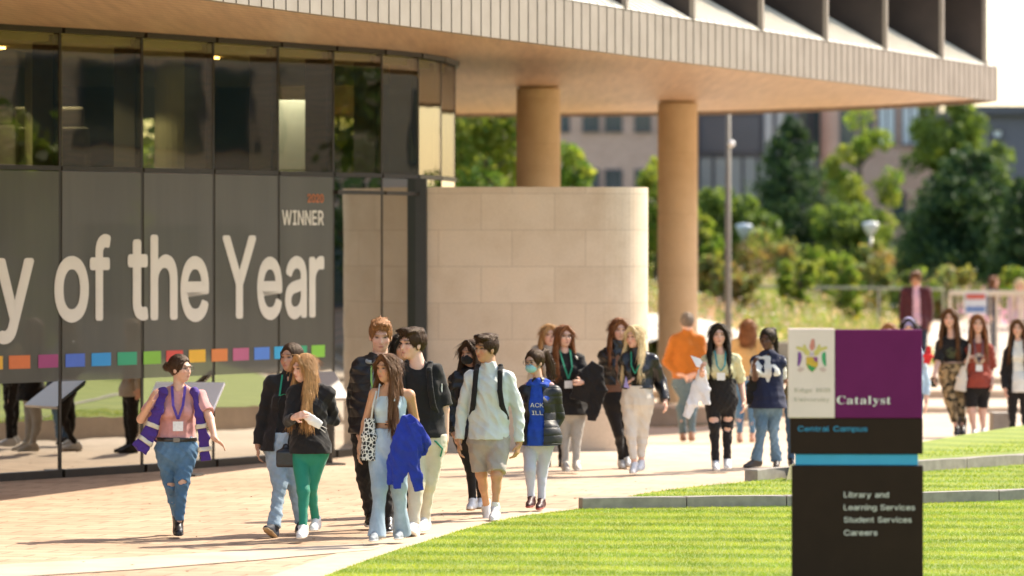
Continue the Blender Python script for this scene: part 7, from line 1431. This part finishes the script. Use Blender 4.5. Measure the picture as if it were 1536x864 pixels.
# ---- 7: black mask behind the shorts
if want(7):
    p = Fig((705, 771), 512, 'f', -10, (-28, 0), 1.0, dict(cx=704, hx=708, N=(708, 556), P=(706, 650), lS=(686, 570), lE=(676, 616, .03), lW=(681, 650, -.08), lT=(685, 664), lK=(706, 700, 0), lA=(709, 752, .0), rK=(716, 702, .1), rA=(722, 752, .25)), .008, 'olive')
    p.start('person in a black face mask and puffer coat, half hidden behind the one in shorts'); p.hair('bob', 'dark', L=.20, seed=7); p.body()
    p.top('puffer_coat', BLKP, 655, .042, .98, 0, .036, (.010, 3, .12), hood=1); p.mask(cloth('black_mask', (.015, .014, .014))); p.pants('leggings', BLK, .004, .99); p.shoes(WSHOE, TSOLE, 0, .004)
# ---- 8: pale quarter-zip, grey shorts
if want(8):
    p = Fig((737, 780), 503, 'm', -8, (-42, -2), 1.03, dict(cx=734, hx=731, P=(733, 652), N=(734, 550), lS=(708, 566), rS=(762, 567), lE=(692, 616, .04), lW=(689, 660, -.04), lT=(688, 678), rE=(778, 618, .02), rW=(779, 664, -.05), rT=(775, 681), lK=(722, 712, .02), lA=(730, 764, .22), rK=(745, 712, -.15), rA=(743, 764, -.15)), .007, 'tan')
    p.start('person with short dark hair, pale blue-grey quarter-zip sweater, grey shorts and a backpack'); p.j['ltoe'] = (.1, -.8, -.55); p.hair('short', 'dark', seed=8, vol=1.1); p.body(curl=(.8, .8))
    p.top('quarter_zip', cloth('pale_mint_jersey', (.60, .63, .61), .8, .05), 659, .022, .98, 0, .016, (.009, 8, .11), collar=.045, cuff=.003)
    p.pants('shorts', cloth('grey_marl', (.38, .34, .30)), .020, .46, 0, .03, 652, wr=(.006, 4, .10)); p.shoes(WSHOE, WSOLE)
    sc = p.sc(); 
    for n in 'lr': a = p.j[n + 'A']; sc.cone(a - [0, 0, .02], a + [0, 0, .055], .041 * p.S, .040 * p.S, .01)
    p.add('socks', sc, WHT); backpack(p, 'black backpack with two straps over a pale quarter-zip sweater')
# ---- 9: blue hoodie, pale blue mask
if want(9):
    p = Fig((803, 767), 526, 'f', -12, (-28, -6), 1.02, dict(cx=808, hx=803, P=(808, 652), N=(808, 572), lS=(788, 588), rS=(830, 588), rE=(838, 626, .06), rW=(820, 656, -.10), lE=(784, 622, .05), lW=(794, 655, -.10), lK=(795, 706, -.1), lA=(797, 748, -.1), rK=(813, 706, .02), rA=(812, 752, -.0)), .008, 'light')
    p.start('person with pale blue face mask, royal blue hoodie under a black coat and pale leggings'); p.hair('pony', 'dark', L=.25, seed=9, part=1.2); p.body()
    HB = cloth('royal_blue_fleece', (.02, .07, .42)); hd = p.top('hoodie', HB, 668, .026, 0, 0, None, (.006, 4, .09), hood=1, hip=.012)
    p.top('puffer_coat', BLKP, 667, .040, 1.0, 0, .030, (.006, 9, .11), open_=.062, k=.03, hip=.03); p.mask(cloth('pale_blue_mask', (.35, .62, .66)))
    p.glasses(METAL); p.pants('leggings', cloth('pale_lilac_jersey', (.52, .52, .62)), .006, .97, 0, .004, wr=(.003, 4, .1)); p.shoes(simple('black_red_trainer', (.05, .012, .012), .5, 0, .5, 40), simple('red_rubber', (.30, .05, .04), .6))
    bm = bmesh.new(); C = p.j['C']; ww = .085; D_ = .205 * p.S * .80
    for s_, zb, x0, x1 in (('ACK', -.060, -.055, .075), ('ILL', -.135, -.045, .065)): text_bm(bm, s_, 's', x0, x1, zb, .058, lambda x, y, l: (x, y, l * .001))
    decal(p, hd, bm, WHT, 'hoodie_lettering')
    pc = cloth('pink_lining', (.55, .33, .33)); sc = p.sc()
    for n in 'lr': sc.ell(p.j[n + 'S'] * .75 + p.j['N'] * .25 + [0, 0, .045], (.045, .05, .028), None, .01)
    p.add('coat_lining', sc, pc)
# ================================================================ the people further up the path
LTH = cloth('cream_jersey', (.66, .60, .52), .85, .05)
# ---- 10: ponytail, black dress, green lanyard, coat on arm
if want(10):
    p = Fig((857, 710), 489, 'f', 8, (16, 0), 1.12, dict(cx=856, hx=845, P=(856, 604), N=(846, 524), lS=(829, 538), rS=(868, 538), rE=(880, 570, 0), rW=(872, 572, -.25), rT=(866, 572), lE=(828, 570, .02), lW=(836, 596, -.05), lK=(848, 652, .05), lA=(848, 696, .0), rK=(865, 652, -.02), rA=(864, 694, -.05)), .009, 'fair')
    p.start('person with glasses, black top, green lanyard and grey leggings, a black coat over the arm'); p.hair('long', 'auburn', L=.34, seed=10, vol=.8); p.body()
    p.top('long_top', BLK, 622, .026, .99, 0, .018, (.006, 4, .10), flare=.02, neck=0.0); p.pants('leggings', cloth('pale_grey_jersey', (.40, .38, .35)), .006, .98, 0, .004); p.lanyard(GREEN, CARD, 568, .010, .04); p.shoes(simple('cream_trainer', (.6, .55, .48), .6), WSOLE, 0, .004); p.glasses(METAL)
    drape(p, 'black_coat', 'black fluffy coat hanging over the forearm of the person in grey leggings', 'coat', [[(893, 547, 0), (878, 566, -.02), (868, 600, 0)], [(895, 552, 0), (897, 585, 0), (888, 620, .0), (887, 630, .0)]], [(.07, .12, .10), (.07, .10, .07, .05)], BLK, -.28, wr=(.009, 3, .10, .3))
    bm = bmesh.new(); tube(bm, [p.j['rS'] - p.side * .03 + p.fwd * .11 + [0, 0, .0], p.j['rS'] - p.side * .05 + [0, 0, .055], p.j['rS'] - p.side * .05 - p.fwd * .1]  , .012, 6); o = obj('bag_strap', bm, LTH); o.location = p.org; tag(o, 'cream bag strap over the shoulder of the person with glasses and a black coat', 'bag strap')
# ---- 11: fair hair behind
if want(11):
    p = Fig((833, 700), 488, 'f', 0, (14, 0), .95, dict(cx=831, hx=823, P=(832, 596)), .010, 'fair'); p.start('person with strawberry blond hair half hidden behind the one in glasses and black'); p.hair('long', 'strawberry', L=.45, seed=11)
    p.body(); p.top('coat', cloth('beige_coat', (.46, .40, .33)), 610, .024, 1, 0, .02); p.pants('trousers', BLK, .01); p.shoes(BSHOE, BSOLE)
# ---- 12: black leather jacket
if want(12):
    p = Fig((930, 704), 479, 'f', 6, (8, -4), .98, dict(cx=926, hx=928, P=(926, 596), N=(925, 516), lS=(907, 532), rS=(945, 532), lE=(906, 566, .03), lW=(915, 592, -.12), lT=(917, 607), lK=(928, 650, -.05), lA=(933, 693, .15), rK=(938, 650, .1), rA=(942, 690, .1)), .009, 'fair')
    p.start('person with long auburn hair, black leather jacket and black trousers beside the blond one'); p.hair('long', 'auburn', L=.30, seed=12); p.body(curl=(.6, .8))
    p.top('tee', cloth('brown_top', (.20, .10, .06)), 588, .016, 0, 0, neck=0.0); p.top('leather_jacket', BLKL, 578, .036, 1, 0, .026, (.008, 4, .08), open_=.03, collar=.06); p.pants('trousers', BLK, .005, .98, 0, .004); p.shoes(WSHOE, TSOLE, 0, .004)
# ---- 13: blond, bomber jacket, cream joggers
if want(13):
    p = Fig((956, 713), 490, 'f', -10, (-28, 0), 1.04, dict(cx=958, hx=953, P=(956, 594), N=(956, 525), lS=(939, 540), rS=(977, 540), rE=(991, 574, .03), rW=(998, 600, -.05), rT=(999, 613), lE=(936, 568, .02), lW=(941, 578, -.25), lT=(944, 568), lK=(946, 650, -.05), lA=(951, 698, -.1), rK=(963, 650, .05), rA=(962, 695, .05)), .009, 'fair')
    p.start('person with long pale blond hair, shiny black bomber jacket and cream joggers'); p.hair('long', 'blond', L=.36, seed=13); p.body(curl=(1, .6))
    p.top('black_top', BLK, 588, .014, 0, 0, neck=0.0); p.top('bomber_jacket', BLKL, 583, .044, 1, 0, .036, (.008, 9, .10), open_=.03, collar=.04, cuff=-.006); p.pants('joggers', LTH, .018, .90, -.008, .014, 578, wr=(.007, 4, .10)); p.lanyard(GREEN, None, 560, .009, .03); p.shoes(WSHOE, WSOLE, 0, .004)
    ph = obj('mobile_phone', box(-.04, .04, -.006, .006, -.075, .075, .008), simple('phone_lilac', (.35, .28, .55), .3)); ph.location = p.world((p.x(942), p.j['lW'][1] - .05, p.z(572))); ph.rotation_euler = (-.3, .2, 0); tag(ph, 'lilac phone held by the person with pale blond hair', 'phone')
# ---- 14: orange shirt, back view
if want(14):
    p = Fig((1030, 664), 470, 'm', 175, (0, 0), 1.08, dict(cx=1030, hx=1031, P=(1030, 570), N=(1031, 497), lS=(1012, 510), rS=(1050, 510), lE=(1001, 543, .05), lW=(1019, 562, -.14), lT=(1026, 565), rE=(1055, 543, .05), rW=(1040, 562, -.14), rT=(1032, 565), lK=(1022, 612, 0), lA=(1025, 652, .1), rK=(1038, 612, -.05), rA=(1037, 651, -.1)), .010, 'fair')
    p.start('person seen from behind in an orange shirt and grey jeans, hands clasped behind'); p.hair('short', 'grey', seed=14, vol=.5); p.body(curl=(1, 1))
    p.top('shirt', cloth('orange_cotton', (.43, .135, .016)), 568, .026, .93, 0, .022, (.006, 6, .10), collar=.03); p.pants('jeans', denim('slate_denim', (.10, .15, .18), .3), .014, .98, 0, .016); p.shoes(simple('tan_shoe', (.25, .13, .08), .5), BSOLE)
# ---- 15: lemon tee, ripped black jeans
if want(15):
    p = Fig((1083, 709), 487, 'f', 0, (2, 0), 1.14, dict(cx=1081, hx=1078, P=(1081, 592), N=(1080, 526), lS=(1061, 540), rS=(1103, 540), rE=(1112, 574, .03), rW=(1116, 602, -.05), rT=(1116, 616), lE=(1053, 566, .0), lW=(1050, 556, -.22), lT=(1050, 546), lK=(1071, 638, -.08), lA=(1073, 694, -.05), rK=(1091, 638, .02), rA=(1091, 692, .02)), .008, 'fair')
    p.start('person with long black hair, lemon tee and ripped black jeans, carrying white cloth and paper'); p.hair('long', 'black', L=.36, seed=15); p.body(curl=(1, .8))
    p.top('tee', cloth('lemon_cotton', (.66, .60, .36)), 571, .022, .46, .012, .018, (.005, 5, .10), neck=0.0); p.pants('ripped_jeans', BLK, .010, .97, 0, .008, 568, rips=(('l', .78, .075, .028), ('r', .76, .075, .026), ('r', 1.12, .06, .024))); p.lanyard(simple('teal_ribbon', (.03, .25, .27), .6), CARD, 556, .009, .04); p.shoes(WSHOE, WSOLE, 0, .004)
    drape(p, 'white_shirt', 'white shirt hanging from the hand of the person in the lemon tee', 'shirt', [[(1050, 556, 0), (1046, 578, 0), (1036, 605, 0), (1027, 625, 0)], [(1052, 556, 0), (1056, 585, 0), (1058, 606, 0)]], [(.035, .07, .07, .045), (.035, .06, .05)], cloth('sheer_white', (.74, .72, .74)), -.30, wr=(.008, 3, .09, .2))
    bm = bmesh.new(); bm.faces.new([bm.verts.new((p.x(a), -.32 + d, p.z(b))) for a, b, d in ((1034, 532, .0), (1049, 537, .02), (1058, 552, .02), (1043, 549, .0))]); r = bmesh.ops.extrude_face_region(bm, geom=bm.faces[:]); bmesh.ops.translate(bm, vec=(0, .004, 0), verts=[v for v in r['geom'] if isinstance(v, bmesh.types.BMVert)])
    o = obj('paper_sheet', bm, simple('paper', (.75, .77, .82), .6)); o.location = p.org; tag(o, 'folded sheet of white paper held up by the person in the lemon tee', 'paper')
# ---- 16: tan top, back view
if want(16):
    p = Fig((1118, 664), 480, 'f', 172, (12, 0), 1.0, dict(cx=1120, hx=1122, P=(1119, 572)), .010, 'fair'); p.start('person seen from behind with a ginger-brown bob, tan top and jeans'); p.hair('bob', 'auburn', L=.12, seed=17)
    p.body(); p.top('top', cloth('tan_knit', (.52, .33, .14)), 570, .022, .9, 0, .018, collar=.03); p.pants('jeans', JEAN, .01, .92, 0, .006); p.shoes(simple('pink_shoe', (.45, .25, .18), .6), TSOLE)
# ---- 17: navy tunic over white tee
if want(17):
    p = Fig((1147, 704), 494, 'f', -6, (-22, -8), 1.1, dict(cx=1152, hx=1152, P=(1152, 596), N=(1153, 528), lS=(1135, 542), rS=(1171, 542), rE=(1174, 572, .03), rW=(1152, 581, -.22), rT=(1143, 583), lE=(1131, 566, .0), lW=(1128, 548, -.2), lT=(1128, 540), lK=(1142, 642, -.08), lA=(1134, 690, -.05), rK=(1160, 642, .05), rA=(1166, 692, .15)), .009, 'dark')
    p.start('person with dark pulled-back hair, long sleeveless navy tunic, white tee and jeans'); p.j['ltoe'] = (-.8, -.5, -.05); p.hair('pony', 'black', L=.25, seed=18, part=.6); p.body(curl=(.9, .8))
    p.top('tee', WHT, 590, .022, .40, .012, .014, neck=0.0); p.top('tunic', cloth('navy_cotton', (.016, .020, .05)), 612, .032, .06, 0, .02, (.006, 4, .11), vneck=.20, flare=.03); p.pants('jeans', denim('two_tone_denim', (.12, .20, .28), .8), .012, 1.0, .02, .016); p.shoes(simple('dark_shoe', (.05, .04, .035), .4), BSOLE)
    drape(p, 'shoulder_bag', 'dark shoulder bag hanging at the side of the person in the navy tunic', 'bag', [[(1130, 558, 0), (1128, 580, 0), (1128, 606, 0)]], [(.04, .075, .08)], BLK, -.05)
# ---- 18: olive shirt behind the totem's left edge
if want(18):
    p = Fig((1200, 700), 500, 'f', 0, (0, 0), 1.0, dict(cx=1197, hx=1200, P=(1197, 590), lS=(1183, 545), lE=(1178, 570, .0), lW=(1190, 582, -.2)), .010, 'olive'); p.start('person in an olive top almost wholly hidden behind the totem sign'); p.hair('slick', 'dark', seed=19); p.body(); p.top('top', cloth('olive_cotton', (.12, .10, .03)), 600, .02, .5, .01, .02); p.pants('jeans', JEAND, .012); p.shoes(BSHOE, BSOLE)
# ---- 19, 20: two people behind the totem
if want(19):
    p = Fig((1334, 662), 486, 'f', -5, (0, -8), 1.0, dict(cx=1334, hx=1334), .011, 'fair'); p.start('person with ginger hair whose crown shows above the purple sign panel'); p.hair('long', 'ginger', L=.3, seed=20); p.body(); p.top('top', cloth('green_top', (.06, .12, .06)), 580, .02, 1, 0, .018); p.pants('jeans', JEAND, .012); p.shoes(WSHOE, WSOLE)
if want(20):
    p = Fig((1364, 664), 478, 'f', -5, (0, -8), 1.0, dict(cx=1366, hx=1363, rS=(1381, 535), rE=(1390, 575, .0), rW=(1389, 604, -.1)), .010, 'fair'); p.start('person with a lilac headscarf and pale blue sleeve behind the purple sign panel'); p.hair('long', 'black', L=.3, seed=21, vol=1.0); p.body()
    sc = Sculpt(p.hc - .3, p.hc + .3, .009); sc.ell(p.hp(0, -.015, .035), (.100, .115, .105), p.hax, .01); sc.ell(p.hp(0, .115, -.05), (.07, .08, .10), p.hax, .005, 'sub'); p.add('headscarf', sc, cloth('lilac_cotton', (.30, .26, .46)))
    p.top('top', cloth('sky_cotton', (.42, .55, .68)), 590, .022, .8, 0, .018); p.pants('jeans', JEAN, .012); p.shoes(WSHOE, WSOLE)
    drape(p, 'red_bag', 'bright red bag carried beside the camouflage trousers', 'bag', [[(1392, 520, 0), (1391, 534, 0), (1388, 545, 0)]], [(.03, .065, .05)], cloth('red_canvas', (.60, .03, .035)), -.15)
# ---- 21: burgundy blazer on the terrace
if want(21):
    Yb = 86.5; g_ = (TX(1376, Yb), Yb, float(gz(TX(1376, Yb), Yb)))
    p = Fig((1376, 556), 408, 'm', -6, (-6, -12), 1.04, dict(cx=1376, hx=1374), .011, 'tan', ground=g_); p.start('person in a burgundy blazer and pink shirt standing higher up on the terraces'); p.hair('short', 'brown', seed=22); p.body()
    p.top('shirt', cloth('pink_cotton', (.72, .46, .56)), 487, .016, 0, 0, collar=.04); p.top('blazer', cloth('burgundy_wool', (.075, .018, .025)), 494, .036, .97, 0, .02, (.006, 4, .12), open_=.06); p.pants('trousers', cloth('navy_twill', (.02, .03, .06)), .014); p.shoes(BSHOE, BSOLE)
# ---- 22: camouflage trousers
if want(22):
    p = Fig((1432, 656), 464, 'f', -8, (-6, 0), 1.04, dict(cx=1430, hx=1425, P=(1430, 552), N=(1427, 503), lS=(1411, 516), rS=(1445, 516), lE=(1405, 545, .0), lW=(1398, 562, -.08), lT=(1396, 574), lK=(1424, 600, -.08), lA=(1435, 643, -.05), rK=(1440, 600, .05), rA=(1445, 643, .05)), .009, 'fair')
    p.start('person with long dark hair, black printed tee and camouflage trousers, phone in hand'); p.hair('long', 'brown', L=.38, seed=23); p.body(curl=(1, .6)); te = p.top('tee', BLK, 543, .020, .44, .014, .018, neck=0.0)
    bm = bmesh.new(); bmesh.ops.create_circle(bm, cap_ends=True, segments=12, radius=.075); decal(p, te, bm, cloth('olive_print', (.06, .07, .035)), 'tee_print', -.07)
    p.pants('camouflage_trousers', camo(), .026, .88, 0, .014, wr=(.006, 4, .10)); p.shoes(BSHOE, BSOLE, .12, .004)
    ph = obj('mobile_phone', box(-.04, .04, -.006, .006, -.07, .07, .008), PHONE); ph.location = p.world((p.x(1397), p.j['lW'][1] - .06, p.z(572))); tag(ph, 'black phone in the hand of the person in camouflage trousers', 'phone')
# ---- 23: rust tee, black shorts
if want(23):
    p = Fig((1468, 656), 473, 'f', 0, (-4, 0), 1.06, dict(cx=1467, hx=1467, P=(1466, 570), N=(1467, 510), lS=(1451, 523), rS=(1483, 523), rE=(1488, 552, .03), rW=(1488, 572, -.04), rT=(1487, 584), lE=(1444, 550, .03), lW=(1448, 542, -.2), lT=(1452, 535), lK=(1457, 618, -.05), lA=(1461, 648, -.05), rK=(1474, 618, .05), rA=(1476, 647, .05)), .009, 'fair')
    p.start('person with long dark hair, loose rust tee with a pale sun print and black shorts'); p.hair('long', 'auburn', L=.36, seed=24); p.body(curl=(.8, .6)); te = p.top('tee', cloth('rust_cotton', (.30, .055, .035)), 581, .032, .48, .022, .024, (.006, 5, .10), flare=.01, neck=0.0)
    bm = bmesh.new(); n_ = 24; bm.faces.new([bm.verts.new(((.052 if i % 2 else .085) * math.cos(i * 2 * math.pi / n_), (.052 if i % 2 else .085) * math.sin(i * 2 * math.pi / n_), 0)) for i in range(n_)]); decal(p, te, bm, cloth('cream_print', (.55, .42, .32)), 'sun_print', -.06)
    bm = bmesh.new(); bmesh.ops.create_circle(bm, cap_ends=True, segments=12, radius=.03); decal(p, te, bm, BLK, 'print_centre', -.06, .012)
    p.lanyard(simple('grey_ribbon', (.12, .10, .12), .6), CARD, 545, .007, .04); p.pants('shorts', BLK, .016, .42, 0, .014); p.shoes(WSHOE, WSOLE)
    drape(p, 'tote_bag', 'cream canvas tote bag on the shoulder of the person in the rust tee', 'tote bag', [[(1444, 550, 0), (1441, 568, 0), (1438, 586, 0)]], [(.035, .075, .085)], LTH, -.16, wr=(.004, 3, .12))
    bm = bmesh.new(); tube(bm, [(p.x(1446), -.2, p.z(552)), (p.x(1452), -.19, p.z(528)), (p.x(1454), -.06, p.z(511)), (p.x(1452), .08, p.z(516))], .013, 6); obj('bag_strap', bm, LTH, [q for q in COL.objects if q.name.startswith('tote_bag')][-1])
# ---- 24: at the right edge
if want(24):
    p = Fig((1527, 656), 480, 'f', -4, (-8, 0), 1.0, dict(cx=1528, hx=1527, P=(1528, 570), lS=(1513, 529), lE=(1506, 560, .03), lW=(1506, 582, -.05)), .009, 'fair'); p.start('person with long brown hair, white tee and open black jacket at the right edge'); p.hair('long', 'brown', L=.34, seed=25); p.body()
    p.top('tee', WHT, 588, .020, 0, 0, neck=0.0); p.top('jacket', BLK, 588, .036, 1, 0, .022, open_=.07); p.pants('trousers', BLK, .012); p.shoes(WSHOE, WSOLE)
# ---- 25, 26: two by the guard rail
for n_, px_, pt_, Y_, hc_, tc_, lab_, fa in ((25, 1490, 411, 103, 'auburn', (.05, .035, .05), 'person with auburn hair walking beyond the cream guard rail', 60), (26, 1530, 412, 95, 'blond', (.55, .36, .42), 'person with fair hair and a pale pink top near the guard rail', 0)):
    if want(n_):
        g_ = (TX(px_, Y_), Y_, float(gz(TX(px_, Y_), Y_))); kk = F / Y_; top_ = HY - (g_[2] + 1.68 - CAMH) * kk
        p = Fig((px_, 500), top_, 'f', fa, (0, 0), 1.0, dict(cx=px_, hx=px_), .012, 'fair', ground=g_); p.start(lab_); p.hair('long', hc_, L=.3, seed=n_); p.body(); p.top('top', cloth('top_%d' % n_, tc_), .88 * p.S, .022, 1, 0, .02); p.pants('trousers', cloth('trousers_%d' % n_, (.03, .04, .07)), .012); p.shoes(WSHOE, WSOLE)
